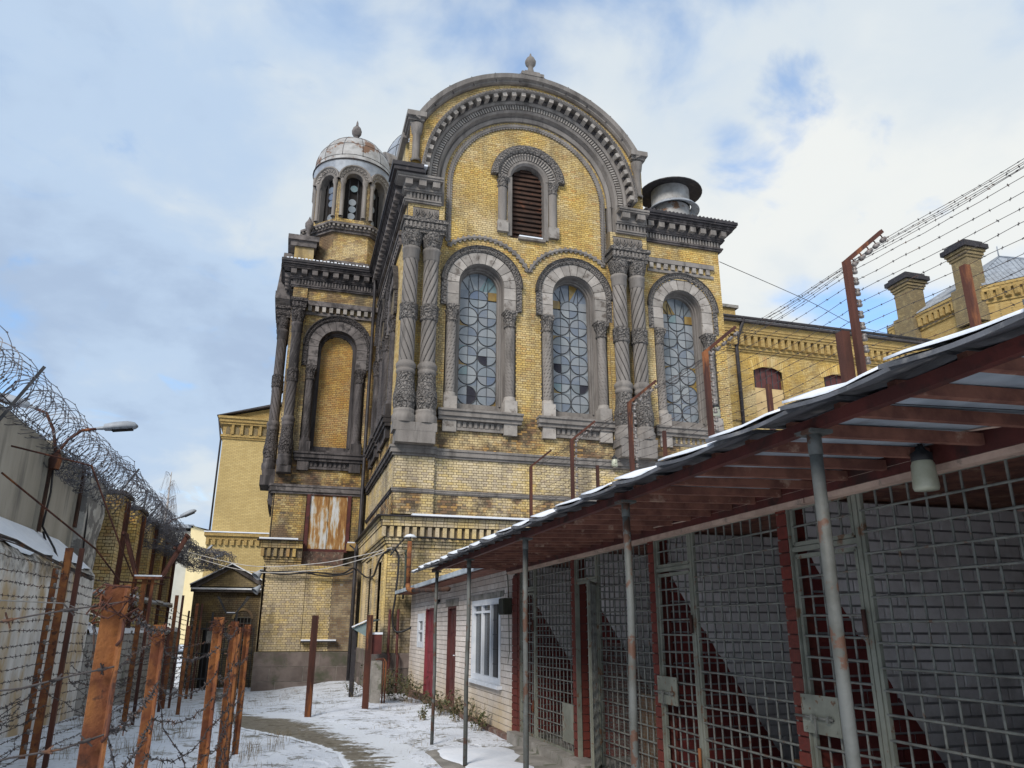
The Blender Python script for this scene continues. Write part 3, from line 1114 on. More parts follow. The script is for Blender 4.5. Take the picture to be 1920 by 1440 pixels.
for k in range(16):
    z = 15.38 + k * 0.19
    hw_ = 0.62 if z + 0.19 < 17.75 else math.sqrt(max(0.62 ** 2 - (z + 0.1 - 17.75) ** 2, 0.01))
    mb = MB(FRONT)
    j = R.uniform(-0.012, 0.012)
    mb.add([(7.43 - hw_, -0.18, z + j), (7.43 + hw_, -0.18, z - j), (7.43 + hw_, -0.28, z + 0.20), (7.43 - hw_, -0.28, z + 0.20), (7.43 - hw_, -0.20, z - 0.02 + j), (7.43 + hw_, -0.20, z - 0.02 - j), (7.43 + hw_, -0.30, z + 0.18), (7.43 - hw_, -0.30, z + 0.18)],
           [(0, 1, 2, 3), (4, 5, 6, 7), (0, 1, 5, 4), (0, 3, 7, 4), (1, 2, 6, 5)], R.random())
    obj("louvre_board", mb, M["wood_dark"], lw)
mb = MB(FRONT)
mb.box(7.05, 8.08, -0.2, 0.14, 15.20, 15.30)
obj("sill", mb, M["stone"], lw)
mb = MB(FRONT)
mb.box(7.08, 7.98, -0.1, 0.12, 15.302, 15.36)
obj("snow", mb, M["snow"], lw)

# ---- twin spiral columns
def big_column(F, ca, cb, r, dirn, st, cv, frames=True):
    c = bpy.data.objects.new("spiral_column", None)
    COL.objects.link(c)
    c.parent = church
    c.matrix_parent_inverse = Matrix.Translation(-church.location)
    mb = MB(F)
    mb.box(ca - r * 1.36, ca + r * 1.36, cb - 0.35, cb + r * 1.2, 7.6, 7.88)
    obj("base_block", mb, st, c)
    mb = MB(F)
    mb.lathe([(r * 1.42, 7.88), (r * 1.50, 7.98), (r * 1.50, 8.12), (r * 1.30, 8.2), (r * 1.36, 8.24), (r * 1.36, 8.32), (r * 1.2, 8.34)], (ca, cb, 0), 28)
    obj("torus_base", mb, st, c)
    mb = MB(F)
    H = 1.22
    prof = [(r * (1.22 + 0.16 * math.sin(math.pi * min(1, (i / 20) * 1.7)) - 0.24 * max(0, i / 20 - 0.45)), 8.33 + H * i / 20) for i in range(21)]

    def leafy(q, th, z):
        k = (z - 8.33) / H
        s = math.sin(4 * th + 0.6)
        v = 0.055 * abs(s) ** 0.5 * (1 - 0.35 * k) + 0.02 * math.sin(13 * th * (1 if s > 0 else -1) + 26 * k)
        return q * (1 + v)
    mb.lathe(prof, (ca, cb, 0), 72, leafy)
    # curled volutes on the leaves
    for s in (-1, 1):
        for q0, zc in ((0.55, 8.62),):
            p = []
            for i in range(22):
                a = 0.5 * i
                rr_ = 0.155 * (1 - i / 26)
                x = math.sin(s * q0) * r * 1.42 + s * rr_ * math.cos(a)
                p.append((ca + x, cb + math.sqrt(max((r * 1.45) ** 2 - x * x, 0.001)), zc + rr_ * math.sin(a)))
            mb.tube(p, 0.016, 5)
    obj("acanthus_base", mb, cv, c)
    for pr_, fn_ in (([(r * 1.05, 9.52), (r * 1.22, 9.57), (r * 1.22, 9.66), (r * 1.1, 9.70), (r * 1.28, 9.74), (r * 1.30, 9.86), (r * 1.02, 9.96)], None),
                     ([(r * 1.0, 11.42), (r * 1.2, 11.46), (r * 1.2, 11.54), (r * 1.08, 11.56), (r * 1.16, 11.60), (r * 1.16, 11.92), (r * 1.24, 11.95), (r * 1.0, 12.02)], lambda q, t, z: q * (1 + (0.06 * math.sin(9 * t) if 11.58 < z < 11.94 else 0))),
                     ([(r * 1.0, 13.62), (r * 1.12, 13.66), (r * 1.12, 13.94), (r * 1.22, 13.97), (r * 1.22, 14.07), (r * 1.0, 14.1)], None)):
        mb = MB(F)
        mb.lathe(pr_, (ca, cb, 0), 36, fn_)
        obj("shaft_ring", mb, cv if fn_ else st, c)
    for za, zb, tn in ((9.96, 11.42, 0.42), (12.02, 13.62, 0.45)):
        obj("groove_shade_cord", groove_shade_rope(F, ca, cb, za, zb, r * 0.93, tn * (zb - za) / (zb - za + 0.04), 8, dirn, 0.017), M["crust_and_groove_shade"], c)
    obj("shaft", twist_shaft(F, ca, cb, 9.94, 11.44, r, 0.42, 8, 0.15, 72, dirn, 30), st, c)
    obj("shaft", twist_shaft(F, ca, cb, 12.0, 13.64, r, 0.45, 8, 0.15, 72, dirn, 32), st, c)
    mb = MB(F)
    mb.lathe([(r * 1.0, 14.08), (r * 1.18, 14.18), (r * 1.38, 14.42), (r * 1.45, 14.62)], (ca, cb, 0), 32, lambda q, t, z: q * (1 + 0.07 * abs(math.sin(4 * t)) * (z - 14.05) * 1.6))
    for k in (-0.5, 0.5):
        for rad in (0.05, 0.10):
            x = math.sin(k) * r * 1.38
            mb.tube([(ca + x + rad * 0.8 * math.cos(q), cb + math.sqrt(max((r * 1.38) ** 2 - (x + rad * 0.8 * math.cos(q)) ** 2, 0.001)) + 0.01, 14.38 + rad * 1.7 * math.sin(q)) for q in np.linspace(0, 2 * math.pi, 12, endpoint=False)], 0.014, 4, closed=True)
    obj("capital", mb, cv, c)
    return c


def abacus(F, a0, a1, cb, st, cv, lab="abacus"):
    mb = MB(F)
    mb.box(a0 + 0.06, a1 - 0.06, -0.1, cb + 0.30, 14.60, 14.72)
    mb.box(a0 + 0.02, a1 - 0.02, -0.1, cb + 0.34, 14.72, 14.98)
    mb.box(a0 - 0.04, a1 + 0.04, -0.1, cb + 0.40, 14.98, 15.12)
    o = obj(lab, mb, cv, church)
    pieces("dentil", F, o, [(a0 + 0.05 + k * 0.15, a0 + 0.12 + k * 0.15, cb + 0.34, cb + 0.365, 14.76, 14.94) for k in range(int((a1 - a0 - 0.1) / 0.15))], st)


for ca, dr in ((3.14, 1), (3.84, -1), (10.83, 1), (11.54, -1)):
    big_column(FRONT, ca, 0.38, 0.255, dr, M["stone"], M["carved"])
abacus(FRONT, 2.80, 4.28, 0.38, M["stone"], M["carved"])
abacus(FRONT, 10.45, 11.95, 0.38, M["stone"], M["carved"])
for x0, x1 in ((2.88, 4.14), (10.53, 11.86)):
    mb = MB(FRONT)
    mb.box(x0, x1, -0.05, 0.68, 7.22, 7.6)
    obj("column_plinth", mb, M["stone"], church)
# ------------------------------------------------------------------ church cornices, storeys, transept, dome
def cornice(F, a0, a1, b, st, sd, z=15.85, ext0=0.0, ext1=0.0, name="cornice", metal=True):
    """ext: 1 carries each projecting step round the outer corner at that end."""
    mb = MB(F)
    steps = [(0.00, 0.07, 0.12), (0.07, 0.13, 0.16), (0.13, 0.37, 0.08), (0.37, 0.43, 0.18), (0.43, 0.49, 0.22), (0.49, 0.75, 0.20), (0.75, 0.82, 0.46), (0.82, 0.90, 0.50)]
    for z0, z1, p in steps:
        mb.box(a0 - p * ext0, a1 + p * ext1, b - 0.2, b + p, z + z0, z + z1)
    o = obj(name, mb, sd, church)
    n = int((a1 - a0) / 0.125)
    mb = MB(F)
    for i in range(n):
        a = a0 + (a1 - a0) * (i + 0.5) / n
        mb.prism([(a - 0.034, z + 0.15), (a + 0.034, z + 0.15), (a + 0.034, z + 0.33), (a, z + 0.365), (a - 0.034, z + 0.33)], b + 0.07, b + 0.14)
    obj("tooth_band", mb, st, o, "stuff")
    n = max(1, int((a1 + 0.3 * ext1 - a0 + 0.3 * ext0) / 0.42))
    w = (a1 + 0.3 * ext1 - a0 + 0.3 * ext0) / n
    pieces("modillion", F, o, [(a0 - 0.3 * ext0 + w * i + w * 0.24, a0 - 0.3 * ext0 + w * i + w * 0.76, b + 0.19, b + 0.42, z + 0.52, z + 0.745) for i in range(n)], st)
    if metal:
        mb = MB(F)
        p = 0.58
        mb.box(a0 - p * ext0, a1 + p * ext1, b - 0.2, b + p, z + 0.90, z + 0.98)
        mb.box(a0 - (p + 0.04) * ext0, a1 + (p + 0.04) * ext1, b - 0.2, b + p + 0.04, z + 0.98, z + 1.10)
        obj("gutter", mb, M["black_metal"], o)
    return o


st, sdk = M["stone"], M["stone_dark"]
cornice(FRONT, 12.0, 15.27, 0.08, st, sdk, ext1=1)
cornice(FRONT, 2.95, 4.10, 0.36, st, M["stone"], ext0=1, metal=False)
cornice(FRONT, 10.76, 12.0, 0.36, st, M["stone"], ext1=0, metal=False)
mb = MB(FRONT)
mb.box(2.33, 3.42, -0.2, 0.98, 16.752, 16.90)
mb.box(2.27, 3.36, -0.2, 1.02, 16.90, 17.06)
obj("gutter", mb, M["black_metal"], church)
mb = MB(FRONT)
mb.box(3.1, 3.5, 0.4, 0.9, 17.065, 17.13)
obj("snow", mb, M["snow"], church)
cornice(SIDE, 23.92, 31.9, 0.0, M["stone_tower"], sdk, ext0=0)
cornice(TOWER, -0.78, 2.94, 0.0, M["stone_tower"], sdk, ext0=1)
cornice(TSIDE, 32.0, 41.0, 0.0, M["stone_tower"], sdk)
# ripple of roof tiles and snow along the transept gutter
mb = MB(TOWER)
for i in range(26):
    a = -1.2 + i * 0.155
    mb.box(a, a + 0.10, 0.1, 0.6, 16.955, 17.0 + 0.02 * (i % 2))
obj("snow", mb, M["snow"], church, "stuff")
# roof edges
mb = MB(FRONT)
mb.add([(11.9, 0.62, 16.96), (15.9, 0.62, 16.96), (15.9, -8.0, 18.2), (11.9, -8.0, 18.2)], [(0, 1, 2, 3)])
for i in range(24):
    a = 12.0 + i * 0.162
    mb.tube([(a, 0.64, 16.99), (a, -3.0, 17.52)], 0.05, 5)
obj("roof", mb, M["roof_slate"], church)

# gable coping and its ears
mb = MB(FRONT)
cp = [(4.58, 0.30), (4.58, 0.46), (4.63, 0.54), (4.68, 0.54), (4.74, 0.66), (4.90, 0.70), (4.92, 0.62), (4.94, -0.5), (4.58, -0.5)]
mb.arc(cp, CX, CZ, RAD(26), RAD(154), 44)
for x0, x1 in ((2.72, 3.42), (11.44, 12.14)):
    mb.box(x0 + 0.14, x1 - 0.14, -0.4, 0.50, 19.02, 19.14)
    mb.box(x0 + 0.06, x1 - 0.06, -0.4, 0.58, 19.14, 19.26)
    mb.box(x0, x1, -0.4, 0.70, 19.26, 19.46)
mb.box(2.72, 2.95, -8.9, -0.4, 19.02, 19.46)
obj("gable_coping", mb, M["stone"], church)
cop = church.children[-1]
mb = MB(FRONT)
for i in range(1, 11):
    t = RAD(26 + 128 * i / 11)
    mb.bar((CX + 4.62 * math.cos(t), 0.552, CZ + 4.62 * math.sin(t)), (CX + 4.93 * math.cos(t), 0.692, CZ + 4.93 * math.sin(t)), 0.02, 0.03)
obj("joint", mb, sdk, cop)
# corner shaft under the left ear
mb = MB(FRONT)
mb.lathe([(0.16, 17.5), (0.20, 17.56), (0.14, 17.66), (0.14, 18.6), (0.19, 18.68), (0.22, 18.9), (0.24, 19.02)], (3.12, 0.42, 0), 16)
obj("corner_shaft", mb, M["stone"], church)
mb = MB(FRONT)
mb.lathe([(0.16, 17.5), (0.20, 17.56), (0.14, 17.66), (0.14, 18.6), (0.19, 18.68), (0.22, 18.9), (0.24, 19.02)], (11.76, 0.42, 0), 16)
obj("corner_shaft", mb, M["stone"], church)
mb = MB(FRONT)
mb.box(7.0, 7.9, 0.15, 0.72, 21.98, 22.12)
mb.box(7.15, 7.75, 0.2, 0.66, 22.12, 22.22)
mb.lathe([(0.17, 22.22), (0.13, 22.36), (0.10, 22.52), (0.11, 22.58), (0.20, 22.70), (0.22, 22.82), (0.15, 22.98), (0.05, 23.08), (0.03, 23.2), (0.0, 23.24)], (7.43, 0.45, 0), 14)
obj("finial", mb, M["stone"], church)

# ---- string courses and the storey between
def band(F, a0, a1, b, z0, z1, p, mat, name="string_course", e0=0, e1=0):
    mb = MB(F)
    h = z1 - z0
    for k, (f0, f1, q) in enumerate(((0, 0.25, 0.45), (0.25, 0.75, 0.8), (0.75, 1.0, 1.0))):
        mb.box(a0 - p * q * e0, a1 + p * q * e1, b - 0.15, b + p * q, z0 + h * f0, z0 + h * f1)
    return obj(name, mb, mat, church)


band(FRONT, 4.27, 10.43, 0.0, 6.90, 7.20, 0.16, M["stone"])
band(FRONT, 2.95, 4.27, 0.13, 6.90, 7.21, 0.18, M["stone"], e0=1)
band(FRONT, 10.43, 12.0, 0.13, 6.90, 7.21, 0.18, M["stone"])
band(FRONT, 12.0, 15.27, 0.08, 6.90, 7.20, 0.16, M["stone"], e1=1)
band(SIDE, 23.87, 31.99, 0.0, 6.90, 7.21, 0.16, M["stone_dark"])
for x0, x1, b in ((4.25, 15.27, 0.0), (2.95, 4.25, 0.13)):
    mo, br = courses(FRONT, 5.05, 6.9, rect_iv(x0, x1), b=b, seed=41 + int(x0))
    build_masonry(FRONT, church, "storey_wall", mo, br, M["brick_low"], M["mortar"], 110 if x0 > 4 else 50,
                  (lambda p: p.x < 10.0))
    band(FRONT, x0, x1, b + 0.012, 5.72, 5.86, 0.07, M["stone"], "roll_moulding", e0=1 if x0 < 4 else 0)
band(SIDE, 23.87, 31.99, 0.0, 5.72, 5.86, 0.07, M["stone_dark"], "roll_moulding")
side_holes = [("a", 26.6, 1.25, ZSILL, ZS), ("a", 29.75, 1.25, ZSILL, ZS)]
mo, br = courses(SIDE, 5.05, 6.9, rect_iv(23.87, 31.95), seed=51)
build_masonry(SIDE, church, "flank_wall", mo, br, M["brick_low"], M["mortar"])
mo, br = courses(SIDE, 7.2, 15.9, rect_iv(23.9, 31.95, side_holes), seed=52)
build_masonry(SIDE, church, "flank_wall", mo, br, M["brick"], M["mortar"])
mb = MB(SIDE)
mb.box(24.7, 31.5, 0.0, 0.10, 14.75, 14.9)
mb.box(24.7, 31.5, 0.0, 0.16, 15.14, 15.3)
o = obj("panel_frieze", mb, sdk, church)
pieces("dentil", SIDE, o, [(24.8 + k * 0.3, 24.95 + k * 0.3, 0.0, 0.13, 14.93, 15.13) for k in range(22)], M["stone_tower"])
mb = MB(FRONT)
mb.box(12.15, 14.95, 0.05, 0.14, 14.62, 14.74)
mb.box(12.15, 14.95, 0.05, 0.22, 14.98, 15.16)
o = obj("panel_frieze", mb, M["stone"], church)
pieces("dentil", FRONT, o, [(12.22 + k * 0.30, 12.37 + k * 0.30, 0.08, 0.2, 14.76, 14.97) for k in range(9)], M["stone_light"])

# ---- lower storey with its brick cornice
LOW = ((0, 23.9, 0), (1, 0, 0), (0, -1, 0))
LSIDE = ((2.9, 0, 0), (0, 1, 0), (-1, 0, 0))


def brick_cornice(F, a0, a1, z, b, e0=0, snow=True, top=M["black_metal"], seed=1, parent=church, singles=True, bm=None):
    bm = bm or M["brick_low"]
    c = bpy.data.objects.new("brick_cornice", None)
    COL.objects.link(c)
    c.parent = parent
    if parent.parent is None:
        c.matrix_parent_inverse = Matrix.Translation(-parent.location)
    allb = []
    for z0, z1, p, hdr in ((0.0, 0.10, 0.05, 0), (0.10, 0.19, 0.09, 0), (0.19, 0.28, 0.13, 0), (0.62, 0.71, 0.26, 0), (0.71, 0.80, 0.27, 0), (0.80, 0.90, 0.30, 0)):
        mo, br = courses(F, z + z0, z + z1, rect_iv(a0 - p * e0, a1), b=b + p, bh=z1 - z0, back=p + 0.06, seed=seed * 10 + int(z0 * 100))
        obj("mortar_bed", mo, M["mortar"], c)
        allb += br
    mb = MB(F)
    mb.box(a0 - 0.16 * e0, a1, b - 0.05, b + 0.16, z + 0.28, z + 0.62)
    obj("recess", mb, M["mortar"], c)
    n = int((a1 - a0 + 0.2 * e0) / 0.235)
    for i in range(n):
        a = a0 - 0.24 * e0 + i * 0.235
        allb.append((a, a + 0.12, z + 0.30, z + 0.60, R.random(), b + 0.15, 0.10))
    mb = MB(F)
    add_bricks(mb, allb)
    obj("brick_courses", mb, bm, c, "stuff")
    mb = MB(F)
    mb.box(a0 - 0.42 * e0, a1, b - 0.1, b + 0.42, z + 0.90, z + 0.935)
    obj("flashing", mb, top, c)
    return c


lo_holes = [("a", 5.75, 0.62, 1.5, 3.55)]
mo, br = courses(LOW, 0.97, 4.05, rect_iv(2.9, 16.0, lo_holes), seed=61)
build_masonry(LOW, church, "lower_wall", mo, br, M["brick_low"], M["mortar"], 140, lambda p: (p.x < 3.7 or p.z > 2.75) and p.x < 6.8)
mb = MB(LOW)
for i in range(11):
    t = math.pi * (i + 0.5) / 11
    mb.arc([(0.62, 0.0), (0.92, 0.0), (0.92, 0.03), (0.62, 0.03)], 5.75, 3.1, math.pi * i / 11 + 0.02, math.pi * (i + 1) / 11 - 0.02, 2, rnd=R.random())
obj("relieving_arch", mb, M["brick_low"], church, "stuff")
mb = MB(LOW)
mb.box(5.1, 6.4, -0.4, -0.3, 1.4, 4.0)
obj("window_void", mb, M["interior"], church)
brick_cornice(LOW, 2.9, 16.0, 4.03, 0.0, 1, seed=6)
brick_cornice(LSIDE, 23.9, 31.5, 4.03, 0.0, 0, seed=7)
mb = MB(LOW)
mb.box(3.55, 16.0, 0.02, 0.38, 4.967, 5.03)
obj("snow", mb, M["snow"], church)
# lower flank with pilasters and narrow recesses
mo, br = courses(LSIDE, 0.97, 4.05, rect_iv(23.9, 31.5, [("r", 25.3, 26.2, 1.4, 3.7), ("r", 28.2, 29.1, 1.4, 3.7)]), seed=63)
build_masonry(LSIDE, church, "lower_wall", mo, br, M["brick_low"], M["mortar"])
for a in (23.9, 26.9, 30.0):
    mo, br = courses(LSIDE, 0.97, 4.03, rect_iv(a + 0.02, a + 0.62), b=0.0, back=0.0, proud=0.10, seed=int(a))
    mb = MB(LSIDE)
    add_bricks(mb, br)
    mb.box(a + 0.025, a + 0.615, 0.0, 0.085, 0.97, 4.03)
    obj("pilaster", mb, M["brick_low"], church)
mb = MB(LSIDE)
mb.box(23.95, 31.4, -0.3, -0.2, 0.2, 4.9)
obj("window_void", mb, M["interior"], church)


def plinth(F, a0, a1, b, zb, zt, seed, courses_n=3, L=0.95):
    rr = random.Random(seed)
    h = (zt - zb) / courses_n
    o = None
    mb = MB(F)
    mb.box(a0, a1, b - 0.3, b - 0.012, zb, zt - 0.002)
    o = obj("plinth", mb, M["mortar_grey"], church)
    bx = []
    for k in range(courses_n):
        a = a0 - rr.uniform(0, 0.4)
        while a < a1:
            w = L * rr.uniform(0.75, 1.25)
            p, q = max(a, a0), min(a + w, a1)
            if q - p > 0.08:
                bx.append((p + 0.011, q - 0.011, b - 0.2, b + rr.uniform(-0.006, 0.012), zb + k * h + 0.010, zb + (k + 1) * h - 0.010))
            a += w
    pieces("plinth_block", F, o, bx, M["plinth"])
    return o


plinth(LOW, 2.78, 6.0, 0.12, -0.3, 0.97, 4)
plinth(LSIDE, 23.79, 31.5, 0.12, -0.5, 0.97, 5)

# ---- left transept
t_holes = [("a", 1.27, 1.25, ZSILL, ZS)]
mo, br = courses(TOWER, 7.2, 15.9, rect_iv(-0.20, 2.94, t_holes), seed=71)
build_masonry(TOWER, church, "transept_wall", mo, br, M["brick_tower"], M["mortar"])
mo, br = courses(TOWER, 7.2, 15.9, rect_iv(-0.80, -0.20), b=0.08, seed=72)
build_masonry(TOWER, church, "transept_pier", mo, br, M["brick_tower"], M["mortar"])
mb = MB(TOWER)
mb.box(-0.2, 2.94, 0.0, 0.10, 14.62, 14.75)
mb.box(-0.2, 2.94, 0.0, 0.22, 15.02, 15.24)
o = obj("panel_frieze", mb, M["stone_tower"], church)
pieces("dentil", TOWER, o, [(-0.12 + k * 0.30, 0.03 + k * 0.30, 0.0, 0.19, 14.77, 15.01) for k in range(10)], M["stone_light"])
mb = MB(TOWER)
mb.box(-0.78, 2.9, -9.0, -0.62, 4.9, 16.9)
mb.box(-0.78, 2.9, -9.0, -0.15, -0.6, 7.0)
obj("transept_core", mb, M["mortar"], church)
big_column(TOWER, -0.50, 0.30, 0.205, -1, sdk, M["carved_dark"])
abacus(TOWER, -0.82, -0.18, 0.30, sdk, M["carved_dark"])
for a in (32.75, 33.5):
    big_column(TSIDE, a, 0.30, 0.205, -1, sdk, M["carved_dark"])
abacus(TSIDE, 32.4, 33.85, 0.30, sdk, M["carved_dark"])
mo, br = courses(TSIDE, 7.2, 15.9, rect_iv(32.0, 41.0), seed=73)
build_masonry(TSIDE, church, "transept_flank", mo, br, M["brick_tower"], M["mortar"])
mb = MB(TSIDE)
mb.box(32.35, 33.9, -0.1, 0.60, 7.2, 7.6)
obj("column_plinth", mb, sdk, church)
mb = MB(TSIDE)
mb.box(32.45, 33.8, -0.1, 0.22, 6.62, 7.18)
obj("side_pier", mb, sdk, church)
band(TOWER, -0.80, 2.72, 0.04, 6.82, 7.18, 0.18, M["stone_tower"], e0=1)
band(TSIDE, 32.04, 41.0, 0.04, 6.82, 7.18, 0.18, sdk)
band(TSIDE, 32.2, 36.0, 0.0, 6.32, 6.60, 0.22, sdk, "string_course")
mo, br = courses(TOWER, 4.9, 6.85, rect_iv(-0.75, 2.74, [("r", 0.50, 2.30, 4.5, 6.85)]), b=0.03, seed=74, skip=0.02)
build_masonry(TOWER, church, "storey_wall", mo, br, M["brick_tower"], M["mortar"])
mo, br = courses(TSIDE, -0.5, 6.85, rect_iv(32.0, 41.0), b=0.0, seed=75)
build_masonry(TSIDE, church, "storey_flank", mo, br, M["brick_tower"], M["mortar"])
mo, br = courses(TSIDE, 0.8, 4.0, rect_iv(31.72, 34.0), b=0.08, seed=76)
build_masonry(TSIDE, church, "lower_flank", mo, br, M["brick_tower"], M["mortar"])
# rusty shutter
sh = bpy.data.objects.new("shutter", None)
COL.objects.link(sh)
sh.parent = church
sh.matrix_parent_inverse = Matrix.Translation(-church.location)
sh["label"] = "rust streaked pair of white metal shutters in a dark red frame"
mb = MB(TOWER)
mb.box(0.52, 0.66, -0.1, 0.12, 4.55, 6.92)
mb.box(2.14, 2.28, -0.1, 0.12, 4.55, 6.92)
mb.box(0.66, 2.14, -0.1, 0.118, 6.80, 6.92)
mb.box(0.66, 2.14, -0.1, 0.118, 4.55, 4.66)
obj("shutter_frame", mb, M["red_oxide"], sh)
t = NT("rust_streaked_white_paint")
n1 = t.noise(2.2, 6, 0.62, sv=(2.2, 2.2, 0.35), off=(3, 0, 5))
n2 = t.noise(6, 5, 0.7, sv=(2, 2, 0.5))
col = t.ramp(t.math("ADD", t.math("MULTIPLY", n1, 0.75), t.math("MULTIPLY", n2, 0.25)), [(0.40, (0.48, 0.49, 0.50)), (0.465, (0.40, 0.36, 0.29)), (0.50, (0.33, 0.19, 0.07)), (0.56, (0.24, 0.115, 0.035)), (0.66, (0.14, 0.055, 0.022))])
t.bump(n2, 0.3, 0.01)
M["shutter"] = t.done(col, 0.7)
for x0, x1 in ((0.67, 1.385), (1.405, 2.13)):
    mb = MB(TOWER)
    mb.box(x0, x1, 0.0, 0.06, 4.67, 6.79)
    obj("shutter_leaf", mb, M["shutter"], sh)
# broken ledge and lower storey of the transept
TLOW = ((0, 31.7, 0), (1, 0, 0), (0, -1, 0))
brick_cornice(TLOW, -0.80, 0.50, 4.0, 0.0, 1, seed=8, bm=M["brick_tower"])
mb = MB(TLOW)
mb.box(-1.15, 0.30, 0.0, 0.38, 4.937, 5.0)
obj("snow", mb, M["snow"], church)
mb = MB(TLOW)
mb.box(2.2, 2.62, -0.2, 0.12, 4.6, 4.9)
obj("ledge_stub", mb, M["brick_tower"], church)
mb = MB(TLOW)
mb.box(2.22, 2.5, -0.1, 0.11, 4.902, 4.95)
obj("snow", mb, M["snow"], church)
mb = MB(TLOW)
mb.box(0.5, 2.1, -0.33, -0.1, 4.0, 4.55)
obj("broken_masonry", mb, simple("crumbled_masonry", (0.17, 0.10, 0.075), (0.09, 0.065, 0.055), 6, (0.24, 0.2, 0.15), 0.6, 8, 1.0, dist=0.05), church)
mo, br = courses(TLOW, 0.82, 4.0, rect_iv(-0.80, 0.72), b=0.03, seed=77)
build_masonry(TLOW, church, "lower_wall", mo, br, M["brick_low"], M["mortar"], 60)
mo, br = courses(TLOW, 0.82, 4.0, rect_iv(0.72, 1.75), b=0.0, seed=78)
build_masonry(TLOW, church, "lower_wall", mo, br, M["brick_low"], M["mortar"], 40)
mo, br = courses(TLOW, 0.82, 4.0, rect_iv(1.75, 2.72), b=0.0, seed=79, skip=0.03)
build_masonry(TLOW, church, "lower_wall", mo, br, brick_material("rebuilt_brown_brick", [(0.21, 0.145, 0.09), (0.17, 0.115, 0.08), (0.29, 0.22, 0.13), (0.12, 0.08, 0.06), (0.32, 0.25, 0.15)], 0.35, (0.12, 0.09, 0.075), 0.3), M["mortar_grey"])
plinth(TLOW, -0.92, 2.74, 0.10, -0.75, 0.80, 9, 3, 1.1)
mb = MB(TLOW)
mb.box(0.72, 2.02, 0.0, 0.26, 1.15, 1.20)
led = obj("ledge", mb, M["black_metal"], church)
mb = MB(TLOW)
mb.box(0.72, 2.02, 0.0, 0.25, 1.202, 1.25)
obj("snow", mb, M["snow"], led)
# downpipe in the corner
mb = MB()
mb.tube([(2.62, 31.45, 16.7), (2.68, 31.75, 15.7), (2.68, 31.75, 5.1), (2.55, 31.2, 4.6), (2.55, 31.2, -0.3)], 0.075, 8)
obj("downpipe", mb, M["black_metal"], church)
# parapet and gable return on the transept flank
mb = MB()
mb.box(-0.95, -0.1, 33.0, 37.0, 16.9, 18.35)
obj("parapet", mb, M["brick_tower"], church)
mb = MB()
mb.box(-1.15, 0.0, 32.9, 37.1, 18.35, 18.62)
mb.box(-1.28, 0.1, 32.8, 37.2, 18.62, 18.86)
mb.box(-1.62, -0.95, 33.7, 35.6, 16.0, 16.35)
mb.add([(-1.58, 33.7, 16.35), (-0.95, 33.7, 16.35), (-0.95, 33.7, 18.3), (-1.42, 33.7, 18.3), (-1.58, 36.5, 16.35), (-0.95, 36.5, 16.35), (-0.95, 36.5, 18.3), (-1.42, 36.5, 18.3)], [(0, 1, 2, 3), (4, 5, 6, 7), (0, 3, 7, 4), (3, 2, 6, 7), (0, 1, 5, 4)])
obj("parapet_coping", mb, M["stone_tower"], church)
mb = MB()
mb.lathe([(0.16, 18.86), (0.10, 19.05), (0.09, 19.4), (0.18, 19.55), (0.19, 19.75), (0.07, 19.95), (0.0, 20.15)], (-0.42, 33.3, 0), 12)
obj("finial", mb, M["stone_tower"], church)

# ---- bell tower dome over the transept
dome = church
DX, DY = 1.5, 35.0


def octo(r, z0, z1, mb, rot=22.5):
    p = [(DX + r * math.cos(RAD(rot + 45 * k)), DY + r * math.sin(RAD(rot + 45 * k))) for k in range(8)]
    mb.add([(x, y, z0) for x, y in p] + [(x, y, z1) for x, y in p], [tuple(range(8)), tuple(range(15, 7, -1))] + [(k, (k + 1) % 8, 8 + (k + 1) % 8, 8 + k) for k in range(8)])


M["brick_drum"] = None
for k in range(8):
    a = RAD(-90 + 45 * k)
    out = (math.cos(a), math.sin(a), 0)
    U = (-math.sin(a), math.cos(a), 0)
    d = 2.12 * math.cos(RAD(22.5))
    hwid = 2.12 * math.sin(RAD(22.5))
    if out[1] < 0.1:
        Fk = ((DX + out[0] * d, DY + out[1] * d, 0), U, out)
        for z0, z1, b in ((16.9, 17.75, 0.06), (17.85, 19.35, 0.0)):
            mo, br = courses(Fk, z0, z1, rect_iv(-hwid - b * 0.4, hwid + b * 0.4), b=b - 0.01, back=0.3, seed=80 + k, bh=0.085)
            build_masonry(Fk, dome, "octagon_wall", mo, br, M["brick_tower"], M["mortar"])
mb = MB()
octo(2.30, 17.75, 17.85, mb)
octo(2.26, 19.34, 19.46, mb)
octo(2.36, 19.46, 19.55, mb)
octo(2.50, 19.66, 19.76, mb)
octo(2.36, 19.55, 19.67, mb)
octo(2.0, 16.0, 19.6, mb)
obj("octagon_cornice", mb, M["stone_tower"], dome)
mb = MB()
for k in range(8):
    a0, a1 = RAD(-67.5 + 45 * k), RAD(-22.5 + 45 * k)
    for i in range(9):
        f = (i + 0.5) / 9
        x = DX + 2.42 * (math.cos(a0) * (1 - f) + math.cos(a1) * f)
        y = DY + 2.42 * (math.sin(a0) * (1 - f) + math.sin(a1) * f)
        mb.box(x - 0.05, x + 0.05, y - 0.05, y + 0.05, 19.55, 19.66)
obj("octagon_dentils", mb, M["stone_light"], dome, "stuff")
mb = MB()
octo(1.45, 19.6, 23.6, mb)
obj("drum_core", mb, M["interior"], dome)
